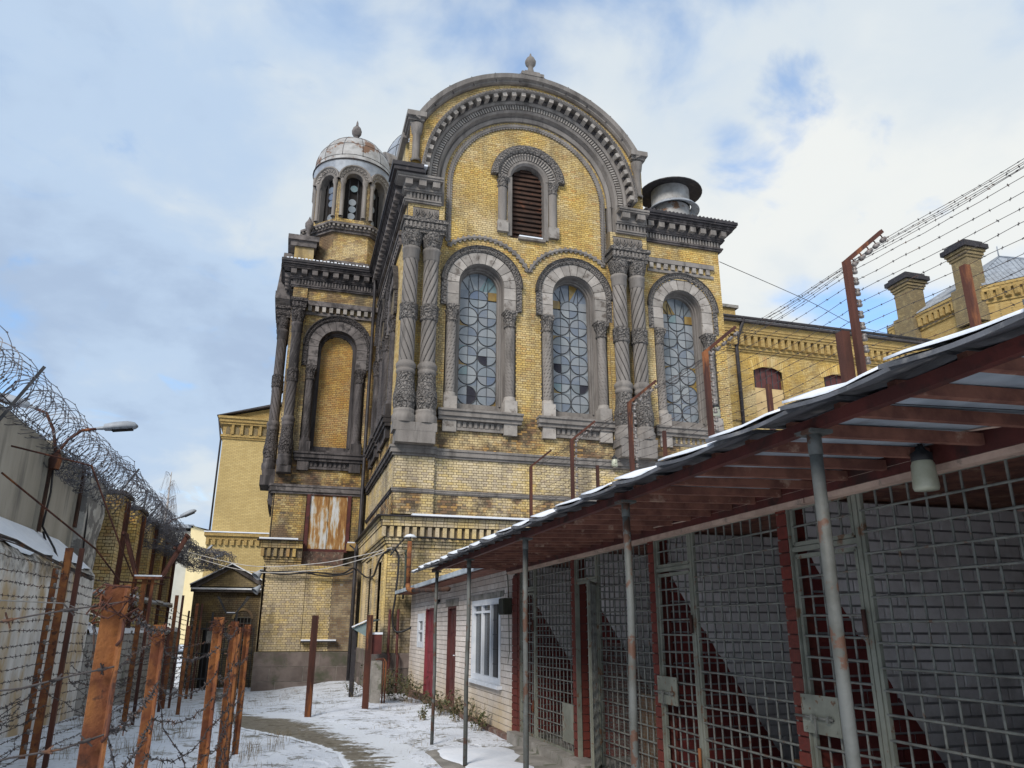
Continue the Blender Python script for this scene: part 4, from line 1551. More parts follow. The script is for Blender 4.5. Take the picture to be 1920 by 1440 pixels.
for k in range(8):
    a = RAD(-90 + 45 * k)
    if math.sin(a) > 0.3:
        continue
    out = (math.cos(a), math.sin(a), 0)
    U = (-math.sin(a), math.cos(a), 0)
    d = 1.86 * math.cos(RAD(22.5))
    Fk = ((DX + out[0] * d, DY + out[1] * d, 0), U, out)
    hwid = 1.86 * math.sin(RAD(22.5))
    mo, br = courses(Fk, 19.76, 23.0, rect_iv(-hwid, hwid, [("a", 0, 0.46, 20.3, 22.35)]), b=0, back=0.25, seed=90 + k, bh=0.085, L=0.2, hd=0.1)
    build_masonry(Fk, dome, "drum_wall", mo, br, M["brick_tower"], M["mortar"])
    wdw = bpy.data.objects.new("drum_window", None)
    COL.objects.link(wdw)
    wdw.parent = dome
    wdw.matrix_parent_inverse = Matrix.Translation(-church.location)
    mb = MB(Fk)
    mb.arc([(0.42, -0.35), (0.42, 0.06), (0.50, 0.10), (0.54, 0.06), (0.60, 0.10), (0.70, 0.16), (0.74, 0.22), (0.80, 0.22), (0.80, -0.1)], 0, 22.35, 0, math.pi, 20)
    for s in (-1, 1):
        mb.lathe([(0.12, 20.35), (0.09, 20.45), (0.09, 22.05), (0.14, 22.2), (0.15, 22.35)], (s * 0.53, 0.06, 0), 12)
        a_, b_ = sorted((s * 0.42, s * 0.62))
        mb.box(a_, b_, -0.3, 0.02, 20.3, 22.36)
    obj("surround", mb, M["stone"], wdw)
    mb = MB(Fk)
    for i in range(11):
        t_ = math.pi * (i + 0.5) / 11
        q = 0.12
        mb.bar((0.57 * math.cos(t_ - q), 0.10, 22.35 + 0.57 * math.sin(t_ - q)), (0.68 * math.cos(t_), 0.16, 22.35 + 0.68 * math.sin(t_)), 0.03, 0.03)
        mb.bar((0.57 * math.cos(t_ + q), 0.10, 22.35 + 0.57 * math.sin(t_ + q)), (0.68 * math.cos(t_), 0.16, 22.35 + 0.68 * math.sin(t_)), 0.03, 0.03)
    obj("zigzag", mb, M["stone_light"], wdw, "stuff")
    if k in (0, 1, 7, 6):
        for j in range(5):
            mb = MB(Fk)
            c = 20.6 + j * 0.38
            x = R.uniform(-0.06, 0.06)
            mb.add([(x + 0.18 * math.cos(q), -0.28, c + 0.18 * math.sin(q)) for q in np.linspace(0, 2 * math.pi, 16, endpoint=False)], [tuple(range(16))], R.random())
            if R.random() < 0.85:
                obj("pane", mb, M["glass"], wdw)
    mb = MB(Fk)
    for x in (-0.2, 0.2):
        mb.box(x - 0.012, x + 0.012, -0.27, -0.25, 20.3, 22.6)
    obj("lead_cames", mb, M["lead"], wdw)
mb = MB()
prof = []
for i in range(15):
    e = i / 14 * math.pi / 2
    prof.append((1.92 * math.cos(e) + 0.001, 23.7 + 1.95 * math.sin(e)))
prof = [(1.86, 22.75), (1.95, 22.8), (1.99, 23.1), (1.97, 23.4)] + prof


def skirt(q, th, z):
    return q
mb.lathe(prof[3:], (DX, DY, 0), 48)
obj("dome_shell", mb, M["dome_white"], dome)["label"] = "small white dome shell with rust stains over the left transept"
mb = MB()
# scalloped white skirt between the window hoods
for k in range(48):
    t0, t1 = 2 * math.pi * k / 48, 2 * math.pi * (k + 1) / 48

    def lowz(t):
        ph = ((math.degrees(t) + 90 + 22.5) % 45) - 22.5
        x = 1.9 * math.sin(RAD(ph))
        return 22.35 + math.sqrt(max(0.80 ** 2 - x * x, 0.04))
    mb.add([(DX + 1.94 * math.cos(t0), DY + 1.94 * math.sin(t0), lowz(t0)), (DX + 1.94 * math.cos(t1), DY + 1.94 * math.sin(t1), lowz(t1)), (DX + 1.96 * math.cos(t1), DY + 1.96 * math.sin(t1), 23.45), (DX + 1.96 * math.cos(t0), DY + 1.96 * math.sin(t0), 23.45)], [(0, 1, 2, 3)], 0, True)
obj("dome_skirt", mb, M["dome_grey"], dome)
mb = MB()
for k in range(12):
    t = 2 * math.pi * (k + 0.3) / 12
    mb.tube([(DX + 1.925 * math.cos(e) * math.cos(t), DY + 1.925 * math.cos(e) * math.sin(t), 23.7 + 1.955 * math.sin(e)) for e in np.linspace(0.0, 1.45, 9)], 0.014, 4)
for e in (0.02, 0.42, 0.85, 1.2):
    mb.tube([(DX + 1.925 * math.cos(e) * math.cos(t), DY + 1.925 * math.cos(e) * math.sin(t), 23.7 + 1.955 * math.sin(e)) for t in np.linspace(0, 2 * math.pi, 40, endpoint=False)], 0.012, 4, closed=True)
mb.tube([(DX + 1.985 * math.cos(t), DY + 1.985 * math.sin(t), 23.46) for t in np.linspace(0, 2 * math.pi, 40, endpoint=False)], 0.035, 4, closed=True)
obj("sheet_seams", mb, M["black_metal"], dome)
mb = MB()
mb.lathe([(0.26, 25.5), (0.20, 25.75), (0.12, 26.0), (0.15, 26.1), (0.24, 26.25), (0.26, 26.42), (0.20, 26.6), (0.07, 26.75), (0.05, 26.95), (0.0, 27.1)], (DX, DY, 0), 16)
obj("dome_finial", mb, M["stone_tower"], dome)

# ---- great dome behind the gable, only its left flank shows
mb = MB()
prof = [(3.5 * math.cos(e), 28.6 + 3.6 * math.sin(e)) for e in np.linspace(0, math.pi / 2 - 0.01, 14)]
mb.lathe([(3.5, 25.0), (3.5, 28.6)] + prof, (6.9, 42, 0), 40)
gd = obj("great_dome", mb, M["dome_grey"], church)
mb = MB()
for k in range(20):
    t = 2 * math.pi * k / 20
    mb.tube([(6.9 + 3.51 * math.cos(e) * math.cos(t), 42 + 3.51 * math.cos(e) * math.sin(t), 28.6 + 3.61 * math.sin(e)) for e in np.linspace(0.0, 1.4, 9)], 0.02, 4)
for e in (0.25, 0.6, 0.95):
    mb.tube([(6.9 + 3.51 * math.cos(e) * math.cos(t), 42 + 3.51 * math.cos(e) * math.sin(t), 28.6 + 3.61 * math.sin(e)) for t in np.linspace(0, 2 * math.pi, 40, endpoint=False)], 0.018, 4, closed=True)
obj("sheet_seams", mb, M["black_metal"], gd)
for k in range(3):
    a = RAD(-160 + 45 * k)
    Fk = ((6.9 + 3.5 * math.cos(a), 42 + 3.5 * math.sin(a), 0), (-math.sin(a), math.cos(a), 0), (math.cos(a), math.sin(a), 0))
    mb = MB(Fk)
    mb.arc([(0.75, -0.4), (0.75, 0.2), (0.95, 0.3), (1.2, 0.4), (1.3, 0.4), (1.3, -0.5)], 0, 27.8, 0, math.pi, 20)
    obj("hood_moulding", mb, M["stone"], gd)
mb = MB()
mb.lathe([(3.55, 20.0), (3.55, 27.9)], (6.9, 42, 0), 40)
obj("great_drum", mb, M["brick_low"], church)

# ---- ventilator on the right bay roof
vent = bpy.data.objects.new("roof_ventilator", None)
COL.objects.link(vent)
vent.parent = church
vent.matrix_parent_inverse = Matrix.Translation(-church.location)
VX, VY = 15.05, 27.0
mb = MB()
mb.lathe([(0.80, 17.0), (0.80, 19.45)], (VX, VY, 0), 28)
mb.lathe([(0.84, 19.5), (0.84, 20.35)], (VX, VY, 0), 28)
obj("vent_body", mb, M["dome_white"], vent)
mb = MB()
mb.lathe([(0.0, 20.72), (0.9, 20.55), (1.40, 20.30), (1.42, 20.24), (1.38, 20.24), (0.3, 20.45)], (VX, VY, 0), 32)
obj("vent_cap", mb, M["black_metal"], vent)
mb = MB()
mb.lathe([(0.82, 19.62), (1.02, 19.52), (1.16, 19.36), (1.14, 19.33), (0.8, 19.5)], (VX + 0.1, VY, 0), 32)
obj("vent_collar", mb, M["roof_grey"], vent)
# ------------------------------------------------------------------ kennel row with its canopy
M["white_brick"] = brick_material("painted_white_brick", [(0.52, 0.48, 0.45), (0.60, 0.55, 0.51), (0.46, 0.42, 0.39), (0.64, 0.60, 0.55), (0.55, 0.51, 0.47)], 0.35, (0.33, 0.29, 0.24), 0.3, fine_c=(0.36, 0.33, 0.31), tinted=False)
M["cream_brick"] = brick_material("silicate_brick", [(0.62, 0.57, 0.535), (0.69, 0.64, 0.605), (0.56, 0.505, 0.47), (0.73, 0.68, 0.64), (0.60, 0.54, 0.50)], 0.3, (0.40, 0.34, 0.29), 0.2, low=(0.0, 0.8, (0.46, 0.35, 0.19)), fine_c=(0.46, 0.42, 0.40), tinted=False)
M["red_brick"] = brick_material("red_painted_brick", [(0.135, 0.027, 0.02), (0.165, 0.034, 0.025), (0.11, 0.022, 0.018), (0.15, 0.038, 0.028)], 0.35, (0.10, 0.03, 0.025), 0.3, fine_c=(0.07, 0.025, 0.02), tinted=False)
M["grey_paint"] = simple("grey_green_paint", (0.20, 0.205, 0.17), (0.14, 0.145, 0.12), 4, (0.13, 0.075, 0.045), 0.62, 9, 0.25, rough=0.6, soft=0.06)
M["rebar"] = simple("grey_painted_rebar", (0.16, 0.163, 0.148), (0.10, 0.102, 0.094), 9, (0.11, 0.065, 0.045), 0.62, 14, 0.2, rough=0.6)
M["post_paint"] = simple("chipped_grey_blue_post_paint", (0.105, 0.112, 0.11), (0.07, 0.073, 0.067), 4, (0.085, 0.046, 0.032), 0.58, 7, 0.35, rough=0.6, soft=0.04)
M["rafter"] = simple("stained_rafter", (0.23, 0.10, 0.070), (0.13, 0.055, 0.042), 6, (0.36, 0.23, 0.17), 0.62, 5, 0.3, soft=0.12)
M["felt"] = simple("bitumen_sheet", (0.12, 0.125, 0.14), (0.07, 0.073, 0.082), 5, (0.22, 0.215, 0.21), 0.6, 7, 0.3, rough=0.55, soft=0.2)
M["zinc_under"] = simple("bare_sheet", (0.40, 0.46, 0.52), (0.26, 0.31, 0.36), 3, (0.12, 0.12, 0.13), 0.6, 2, 0.1, rough=0.5, soft=0.2)
M["trim_wood"] = simple("unpainted_batten", (0.50, 0.36, 0.29), (0.37, 0.26, 0.21), 5, (0.24, 0.19, 0.16), 0.62, 6, 0.2)
M["concrete"] = simple("rough_concrete", (0.27, 0.255, 0.235), (0.18, 0.17, 0.155), 3, (0.11, 0.115, 0.085), 0.58, 3, 0.6, dist=0.02)
M["ply"] = simple("old_plywood", (0.25, 0.125, 0.05), (0.16, 0.075, 0.032), 4, bump=0.2)
M["white_paint"] = simple("white_window_paint", (0.66, 0.69, 0.74), (0.56, 0.60, 0.66), 4, bump=0.05, rough=0.5)
M["door_red"] = simple("crimson_door_paint", (0.21, 0.040, 0.052), (0.165, 0.03, 0.04), 4, bump=0.1, rough=0.5)
M["door_brown"] = simple("maroon_door_paint", (0.10, 0.032, 0.030), (0.07, 0.023, 0.022), 4, bump=0.1, rough=0.5)
t = NT("window_pane_glass")
M["pane_glass"] = t.done(t.mix(t.noise(1.5, 3, 0.5), (0.04, 0.048, 0.06), (0.075, 0.087, 0.10)), 0.18, 0, 0.15)
M["pane_dark"] = simple("open_casement_dark", (0.012, 0.012, 0.015), (0.02, 0.02, 0.022), 2, bump=0, rough=0.3)

# partition paint: dark red below a slanting line, white above
def partition_mat(y):
    t = NT("partition_paint")
    x, yy, z = t.xyz()
    r = t.rnd()
    line = t.math("SUBTRACT", 2.19, t.math("MULTIPLY", t.math("SUBTRACT", x, 3.80), 1.55))
    line = t.math("ADD", line, t.math("MULTIPLY", t.math("SUBTRACT", t.noise(5, 2, 0.5), 0.5), 0.12))
    low = t.math("LESS_THAN", z, line)
    white = t.ramp(r, [(0.0, (0.62, 0.60, 0.61)), (0.5, (0.75, 0.725, 0.735)), (1.0, (0.68, 0.66, 0.67))])
    white = t.mix(t.math("MULTIPLY", t.ramp(t.noise(1.6, 6, 0.65), [(0.48, 0.0), (0.7, 1.0)]), 0.55), white, (0.23, 0.20, 0.185))
    dz = t.math("MULTIPLY_ADD", t.math("ADD", z, t.math("MULTIPLY", t.noise(2.5, 6, 0.7, off=(1, 5, 2)), 1.4)), -1.1, 2.35, clamp=True)
    white = t.mix(t.math("MULTIPLY", dz, 0.7), white, (0.10, 0.085, 0.08))
    red = t.ramp(r, [(0.0, (0.10, 0.018, 0.016)), (0.5, (0.14, 0.025, 0.022)), (1.0, (0.075, 0.016, 0.016))])
    t.bump(t.noise(40, 4, 0.7), 0.5, 0.006)
    return t.done(t.mix(low, white, red), 0.8, 0, 0.3)


kennels = root("kennel_row", "row of barred kennels with red brick piers under a snow edged lean-to canopy", "kennels", (4.8, 6.0, 0))
XF, XB = 3.65, 6.0
KEDGE = [0.5, 2.81, 5.12, 7.40, 9.74, 12.25]
mb = MB()
mb.box(3.5, 6.2, -0.5, 12.35, -0.1, 0.14)
obj("floor_slab", mb, M["concrete"], kennels)
mb = MB()
mb.box(3.46, 3.72, 0.0, 12.35, -0.1, 0.16)
obj("threshold", mb, M["concrete"], kennels)
mb = MB()
mb.box(3.6, 6.25, -0.5, 12.4, 2.64, 2.67)
obj("ceiling", mb, M["rafter"], kennels)
BACK = ((XB, 0, 0), (0, 1, 0), (-1, 0, 0))
mo, br = courses(BACK, 0.14, 2.62, rect_iv(0.5, 12.25), bh=0.10, L=0.26, flemish=False, seed=101, jo=0.018, proud=0.018)
build_masonry(BACK, kennels, "back_wall", mo, br, M["white_brick"], M["mortar_white"], 100, lambda p: p.y < 5.1)
pm = partition_mat(0)
for i, y in enumerate(KEDGE):
    PF = ((0, y - 0.03, 0), (1, 0, 0), (0, -1, 0))
    mo, br = courses(PF, 0.14, 2.62, rect_iv(XF + 0.13, XB), bh=0.10, L=0.26, flemish=False, seed=110 + i, jo=0.018, proud=0.018)
    mo.box(XF + 0.13, XB, -0.10, -0.02, 0.14, 2.62)
    build_masonry(PF, kennels, "partition", mo, br, pm, M["mortar_white"], {2: 130, 3: 60}.get(i, 0))
    # red brick pier at the front end
    p = bpy.data.objects.new("pier", None)
    COL.objects.link(p)
    p.parent = kennels
    p.matrix_parent_inverse = Matrix.Translation(-kennels.location)
    mb = MB()
    mb.box(XF - 0.02, XF + 0.125, y - 0.055, y + 0.055, 0.14, 2.56)
    obj("pier_core", mb, M["red_joint"], p)
    me = unit_brick(M["red_brick"])
    k = 0
    z = 0.15
    while z < 2.52:
        h = 0.098
        o = inst("brick", me, p, Matrix.Translation((XF - 0.035 + R.uniform(-0.004, 0.004), y - 0.062, z + 0.006)) @ Matrix.Diagonal((0.165, 0.124, h - 0.012, 1)))
        z += h

u = MB()
u.tube([(0, 0, 0), (0, 0, 1)], 1.0, 6)
BAR = u.mesh("bar")
BAR.materials.append(M["rebar"])


def rod(parent, p, q, r=0.009, name="bar", me=None):
    p, q = Vector(p), Vector(q)
    d = q - p
    L = d.length
    rot = d.to_track_quat("Z", "Y").to_matrix().to_4x4()
    inst(name, me or BAR, parent, Matrix.Translation(p) @ rot @ Matrix.Diagonal((r, r, L, 1)))


def sub_empty(name, parent, label=None):
    e = bpy.data.objects.new(name, None)
    COL.objects.link(e)
    e.parent = parent
    if parent.parent is None:
        e.matrix_parent_inverse = Matrix.Translation(-parent.location)
    if label:
        e["label"] = label
    return e


def grid_panel(name, y0, y1, z0, z1, s=0.142, label=None, plate=None, lock=None, Pfn=None, netting=None, frame=0.030):
    """Welded rebar panel in the front plane between y0 (near) and y1 (far)."""
    P = Pfn or (lambda y, z: (XF, y, z))
    e = sub_empty(name, kennels, label)
    mb = MB()
    for a, b in (((y0, z0), (y0, z1)), ((y1, z0), (y1, z1)), ((y0, z0), (y1, z0)), ((y0, z1), (y1, z1))):
        mb.bar(P(*a), P(*b), frame, frame * 0.9, upv=(1, 0, 0))
    obj("frame", mb, M["grey_paint"], e)
    n = max(1, round((y1 - y0) / s))
    for i in range(1, n):
        y = y0 + (y1 - y0) * i / n + R.uniform(-0.006, 0.006)
        a, b = Vector(P(y, z0)), Vector(P(y + R.uniform(-0.008, 0.008), z1))
        rod(e, a + Vector((0.007, 0, 0)), b + Vector((0.007, 0, 0)))
    n = max(1, round((z1 - z0) / s))
    for i in range(1, n):
        z = z0 + (z1 - z0) * i / n + R.uniform(-0.006, 0.006)
        rod(e, Vector(P(y0, z)) + Vector((-0.008, 0, 0)), Vector(P(y1, z + R.uniform(-0.012, 0.012))) + Vector((-0.008, 0, 0)))
    if plate:
        mb = MB()
        ya, yb, za, zb = plate
        mb.box(XF - 0.03, XF - 0.02, ya, yb, za, zb)
        obj("sheet_plate", mb, M["grey_paint"], e)
    if lock:
        ya, yb, za, zb = lock
        mb = MB()
        mb.box(XF - 0.045, XF - 0.035, ya, yb, za, zb)
        for dy in (0.04, yb - ya - 0.04):
            for dz in (0.03, zb - za - 0.03):
                mb.sphere((XF - 0.047, ya + dy, za + dz), 0.009, 6, 4)
        obj("lock_plate", mb, M["grey_paint"], e)
        mb = MB()
        zc = (za + zb) / 2 - 0.02
        mb.tube([(XF - 0.06, ya + 0.05, zc), (XF - 0.06, yb + 0.06, zc)], 0.010, 6)
        mb.tube([(XF - 0.06, ya + 0.2, zc), (XF - 0.09, ya + 0.2, zc), (XF - 0.09, ya + 0.2, zc - 0.12)], 0.009, 6)
        for d in (0.08, 0.25):
            mb.box(XF - 0.075, XF - 0.045, ya + d, ya + d + 0.025, zc - 0.02, zc + 0.02)
        obj("bolt", mb, M["rebar"], e)
    if netting:
        ya, yb, za, zb = netting
        mb = MB()
        k = int((yb - ya) / 0.035)
        for i in range(k + 1):
            y = ya + (yb - ya) * i / k
            mb.box(XF + 0.018, XF + 0.021, y - 0.0015, y + 0.0015, za, zb)
        k = int((zb - za) / 0.035)
        for i in range(k + 1):
            z = za + (zb - za) * i / k
            mb.box(XF + 0.018, XF + 0.021, ya, yb, z - 0.0015, z + 0.0015)
        obj("wire_netting", mb, M["rebar"], e, "stuff")
    return e


for i in range(5):
    ya, yb = KEDGE[i] + 0.07, KEDGE[i + 1] - 0.07
    dd = yb - 0.74
    grid_panel("mesh_panel", ya, dd - 0.03, 0.17, 2.54,
               plate={1: (ya + 0.75, ya + 1.05, 0.28, 0.62), 2: (ya + 0.42, ya + 0.74, 0.17, 0.60), 4: (ya + 0.02, ya + 0.42, 0.28, 0.74)}.get(i),
               netting={3: (ya, dd - 0.04, 0.2, 1.5), 2: (dd - 0.6, dd - 0.05, 0.18, 0.5)}.get(i))
    mb = MB()
    mb.box(XF - 0.02, XF + 0.02, dd - 0.01, dd + 0.030, 0.16, 2.56)
    mb.box(XF - 0.018, XF + 0.018, dd + 0.030, yb, 2.205, 2.24)
    mb.box(XF - 0.03, XF + 0.03, yb - 0.005, yb + 0.012, 0.16, 2.56)
    obj("door_frame", mb, M["grey_paint"], kennels)
    grid_panel("transom", dd + 0.06, yb - 0.03, 2.26, 2.53)
    if i != 3:
        grid_panel("door", dd + 0.06, yb - 0.03, 0.18, 2.17, lock=(yb - 0.36, yb + 0.04, 0.97, 1.22) if i in (1, 2) else None)
    else:
        h = Vector((XF, dd + 0.03, 0))
        dr = Vector((-0.34, -0.62, 0)).normalized()
        grid_panel("door", 0.0, 0.68, 0.18, 2.17, s=0.12, label="kennel door swung open against its neighbour",
                   Pfn=lambda y, z: (h.x + dr.x * y - 0.03, h.y + dr.y * y, z))
    mb = MB()
    for z in (0.5, 1.62):
        mb.tube([(XF - 0.04, dd + 0.03, z), (XF - 0.04, dd + 0.03, z + 0.16)], 0.016, 6)
    obj("hinge", mb, M["rust_dark"], kennels)
# plywood in the open kennel, a stool in the second
mb = MB()
mb.box(4.05, 4.10, 7.55, 8.8, 0.15, 0.95)
tag(obj("plywood_board", mb, M["ply"]), "brown plywood board standing behind the netting of the open kennel", "board")
mb = MB()
mb.box(4.3, 4.75, 5.75, 6.25, 0.55, 0.6)
for x in (4.33, 4.70):
    for y in (5.8, 6.2):
        mb.box(x - 0.025, x + 0.025, y - 0.025, y + 0.025, 0.141, 0.55)
tag(obj("stool", mb, M["ply"]), "low wooden stool inside the second kennel from the right", "stool")

# canopy: beam on posts, wall plate, rafters, felted sheets with snow
mb = MB()
mb.box(2.28, 2.325, -0.6, 12.75, 2.533, 2.588)
obj("front_beam", mb, M["red_oxide"], kennels)
mb = MB()
mb.box(3.545, 3.60, -0.6, 12.75, 2.565, 2.70)
obj("wall_plate", mb, M["red_oxide"], kennels)
for k in range(5):
    mb = MB()
    y0 = -0.6 + k * 2.67
    mb.box(3.555, 3.635, y0 + 0.008, min(y0 + 2.66, 12.75), 2.525, 2.563)
    obj("trim_batten", mb, M["trim_wood"], kennels)
ry = 0.62 * 0.5
k = 0
y = 0.32
while y < 12.7:
    mb = MB()
    w = R.uniform(0.035, 0.05)
    j = R.uniform(-0.012, 0.012)
    mb.add([(x, yy, z) for x, dz in ((2.34, 0.0), (3.54, 0.03)) for yy in (y - w / 2, y + w / 2) for z in (2.575 + dz + j * 0.3, 2.635 + dz)],
           [(0, 1, 3, 2), (4, 6, 7, 5), (0, 4, 5, 1), (2, 3, 7, 6), (0, 2, 6, 4), (1, 5, 7, 3)], R.random())
    obj("rafter", mb, M["rafter"], kennels)
    y += 0.36 + R.uniform(-0.02, 0.02)
    k += 1
ys = [-0.31 + 0.62 * i for i in range(22)]
for i, y in enumerate(ys):
    if y > 12.9:
        break
    e = sub_empty("roof_sheet", kennels)
    mb = MB()
    y0, y1 = y - 0.01, y + 0.66
    n = 6
    top, bot = [], []
    zf = lambda x, f: 2.640 + (x - 2.3) * 0.04 - 0.084 * max(0.0, (2.32 - x) / 0.28) ** 1.25 + 0.030 * f * f - 0.012 * math.sin(math.pi * f) + (0.006 * math.sin(i * 1.7))
    V, Fc = [], []
    xs_ = (2.04 + 0.010 * math.sin(i * 2.3), 2.20, 2.32, 3.0, 6.3)
    for x in xs_:
        for j in range(n + 1):
            f = j / n
            V.append((x, y0 + (y1 - y0) * f, zf(x, f)))
    m = len(V)
    V += [(a, b, c + 0.018) for a, b, c in V[:m]]
    for a in range(len(xs_) - 1):
        for j in range(n):
            q = a * (n + 1) + j
            Fc.append((q, q + 1, q + n + 2, q + n + 1))
            Fc.append((q + m, q + n + 1 + m, q + n + 2 + m, q + 1 + m))
    for j in range(n):
        Fc.append((j, j + m, j + 1 + m, j + 1))
    for a in range(len(xs_) - 1):
        q, q2 = a * (n + 1), (a + 1) * (n + 1)
        Fc.append((q, q2, q2 + m, q + m))
        Fc.append((q + n, q + n + m, q2 + n + m, q2 + n))
    mb.add(V, Fc, R.random())
    obj("felt_sheet", mb, M["felt"], e)
    # bare metal lining seen between the rafters
    mb = MB()
    mb.add([(2.4, y0, zf(2.4, 0.3) - 0.004), (3.5, y0, zf(3.5, 0.3) - 0.004), (3.5, y0 + 0.6, zf(3.5, 0.3) - 0.004), (2.4, y0 + 0.6, zf(2.4, 0.3) - 0.004)], [(0, 1, 2, 3)])
    obj("sheet_lining", mb, M["zinc_under"], e)
    mb = MB()
    V = []
    h = 0.020
    for x in (xs_[0] + 0.006, 2.2, 2.33, 3.2, 6.25):
        for j in range(n + 1):
            f = j / n
            fy = y0 + 0.035 + (y1 - y0 - 0.06) * f
            V.append((x, fy, zf(x, f) + 0.020 + (h if 0 < j < n else h * 0.6) + 0.008 * math.sin(7 * fy + 3 * x)))
    m = len(V)
    V += [(a, b, c - h * 0.55) for a, b, c in V[:m]]
    Fc = []
    for a in range(4):
        for j in range(n):
            q = a * (n + 1) + j
            Fc.append((q, q + n + 1, q + n + 2, q + 1))
    for j in range(n):
        Fc.append((j, j + 1, j + 1 + m, j + m))
    for a in range(4):
        q, q2 = a * (n + 1), (a + 1) * (n + 1)
        Fc.append((q, q + m, q2 + m, q2))
        Fc.append((q + n, q2 + n, q2 + n + m, q + n + m))
    mb.add(V, Fc, 0, True)
    obj("snow", mb, M["snow"], e)
for i, y in enumerate((0.75, 2.94, 5.07, 7.54, 10.09, 12.36)):
    r = (0.029, 0.029, 0.027, 0.027, 0.027, 0.026)[i]
    p = sub_empty("canopy_post", kennels)
    mb = MB()
    j = R.uniform(-0.01, 0.01)
    mb.tube([(2.30, y, -0.05), (2.30 + j, y, 1.0), (2.30 - j, y, 1.8), (2.30, y, 2.53)], [r * 1.02, r, r * 1.01, r], 14)
    obj("pole", mb, M["post_paint"], p)
    mb = MB()
    mb.tube([(2.30, y, 2.42), (2.30, y, 2.53)], r * 1.12, 14)
    mb.box(2.24, 2.36, y - 0.06, y + 0.06, 2.515, 2.532)
    obj("collar", mb, M["post_paint"], p)

# hanging jar lamps
M["jar_glass"] = simple("frosted_jar_glass", (0.44, 0.45, 0.35), (0.33, 0.34, 0.26), 5, bump=0.05, rough=0.3, spec=0.5)
jl = root("jar_lamp", "frosted glass jar lamp hanging nearest under the canopy", "lamp", (3.42, 3.47, 2.70), "jar lamps under the canopy")
mb = MB()
mb.lathe([(0.0, 2.40), (0.064, 2.402), (0.070, 2.42), (0.063, 2.545), (0.050, 2.575)], (3.42, 3.47, 0), 20)
obj("glass_jar", mb, M["jar_glass"], jl)
mb = MB()
mb.lathe([(0.052, 2.565), (0.058, 2.57), (0.058, 2.612), (0.030, 2.63), (0.018, 2.66), (0.0, 2.665)], (3.42, 3.47, 0), 20)
obj("lamp_cap", mb, M["cable"], jl)
mb = MB()
mb.tube([(3.42 + 0.018 * math.cos(a), 3.47, 2.68 + 0.018 * math.sin(a)) for a in np.linspace(0, 2 * math.pi, 14, endpoint=False)], 0.005, 5, closed=True)
mb.tube([(3.42, 3.47, 2.698), (3.42, 3.47, 2.72)], 0.005, 5)
obj("hook", mb, M["lead"], jl)
copy_tree(jl, (3.42, 7.72, 2.72), "jar lamp hanging behind the second canopy post from the right")
copy_tree(jl, (3.42, 12.1, 2.72), "greenish jar lamp hanging over the switch box of the white building")
mb = MB()
mb.tube([(3.42, 3.44, 2.70), (3.48, 3.0, 2.66), (3.54, 2.2, 2.64), (3.54, -0.4, 2.64)], 0.007, 5)
tag(obj("lamp_cable", mb, M["trim_wood"]), "pale cable running from the near jar lamp along the red wall plate", "cable", "lamp cables")
mb = MB()
mb.tube([(3.42, 7.68, 2.71), (3.50, 7.2, 2.63), (3.55, 6.4, 2.62), (3.55, 3.6, 2.62)], 0.006, 5)
tag(obj("lamp_cable", mb, M["trim_wood"]), "pale cable from the jar lamp behind the second post", "cable", "lamp cables")

# ------------------------------------------------------------------ white brick rooms beyond the kennels
rooms = root("white_brick_building", "low white painted brick building with crimson and maroon doors and a white window", "building", (4.8, 18, 0))
WF = ((XF, 0, 0), (0, 1, 0), (-1, 0, 0))
holes = [("r", 13.42, 15.59, 0.74, 2.18), ("r", 17.14, 18.06, -0.1, 2.13), ("r", 19.74, 21.0, -0.1, 2.16), ("r", 21.2, 22.28, 1.17, 2.05)]
mo, br = courses(WF, 0.05, 2.86, rect_iv(12.58, 23.62, holes), bh=0.105, L=0.262, flemish=False, seed=121, jo=0.014, proud=0.008)
build_masonry(WF, rooms, "front_wall", mo, br, M["cream_brick"], M["mortar_grey"], 300)
mb = MB()
mb.box(3.72, 6.2, 12.5, 23.6, -0.1, 2.86)
obj("wall_core", mb, M["mortar_grey"], rooms)
mb = MB(WF)
mb.box(12.5, 23.6, -0.05, 0.10, -0.45, 0.05)
obj("foundation", mb, simple("crumbling_red_footing", (0.20, 0.115, 0.09), (0.12, 0.07, 0.06), 5, (0.26, 0.22, 0.19), 0.58, 4, 0.9, dist=0.04), rooms)
# red pier at the joint
p = sub_empty("pier", rooms)
mb = MB(WF)
mb.box(12.28, 12.58, -0.05, 0.03, 0.0, 2.5)
obj("pier_core", mb, M["red_joint"], p)
me = unit_brick(M["red_brick"])
z = 0.02
while z < 2.45:
    inst("brick", me, p, Matrix.Translation((XF - 0.045, 12.285, z + 0.006)) @ Matrix.Diagonal((0.09, 0.29, 0.094, 1)))
    z += 0.106
mb = MB(WF)
mb.box(13.2, 15.8, -0.02, 0.02, 2.19, 2.29)
mb.box(16.9, 18.3, -0.02, 0.02, 2.14, 2.30)
obj("lintel", mb, M["concrete"], rooms)


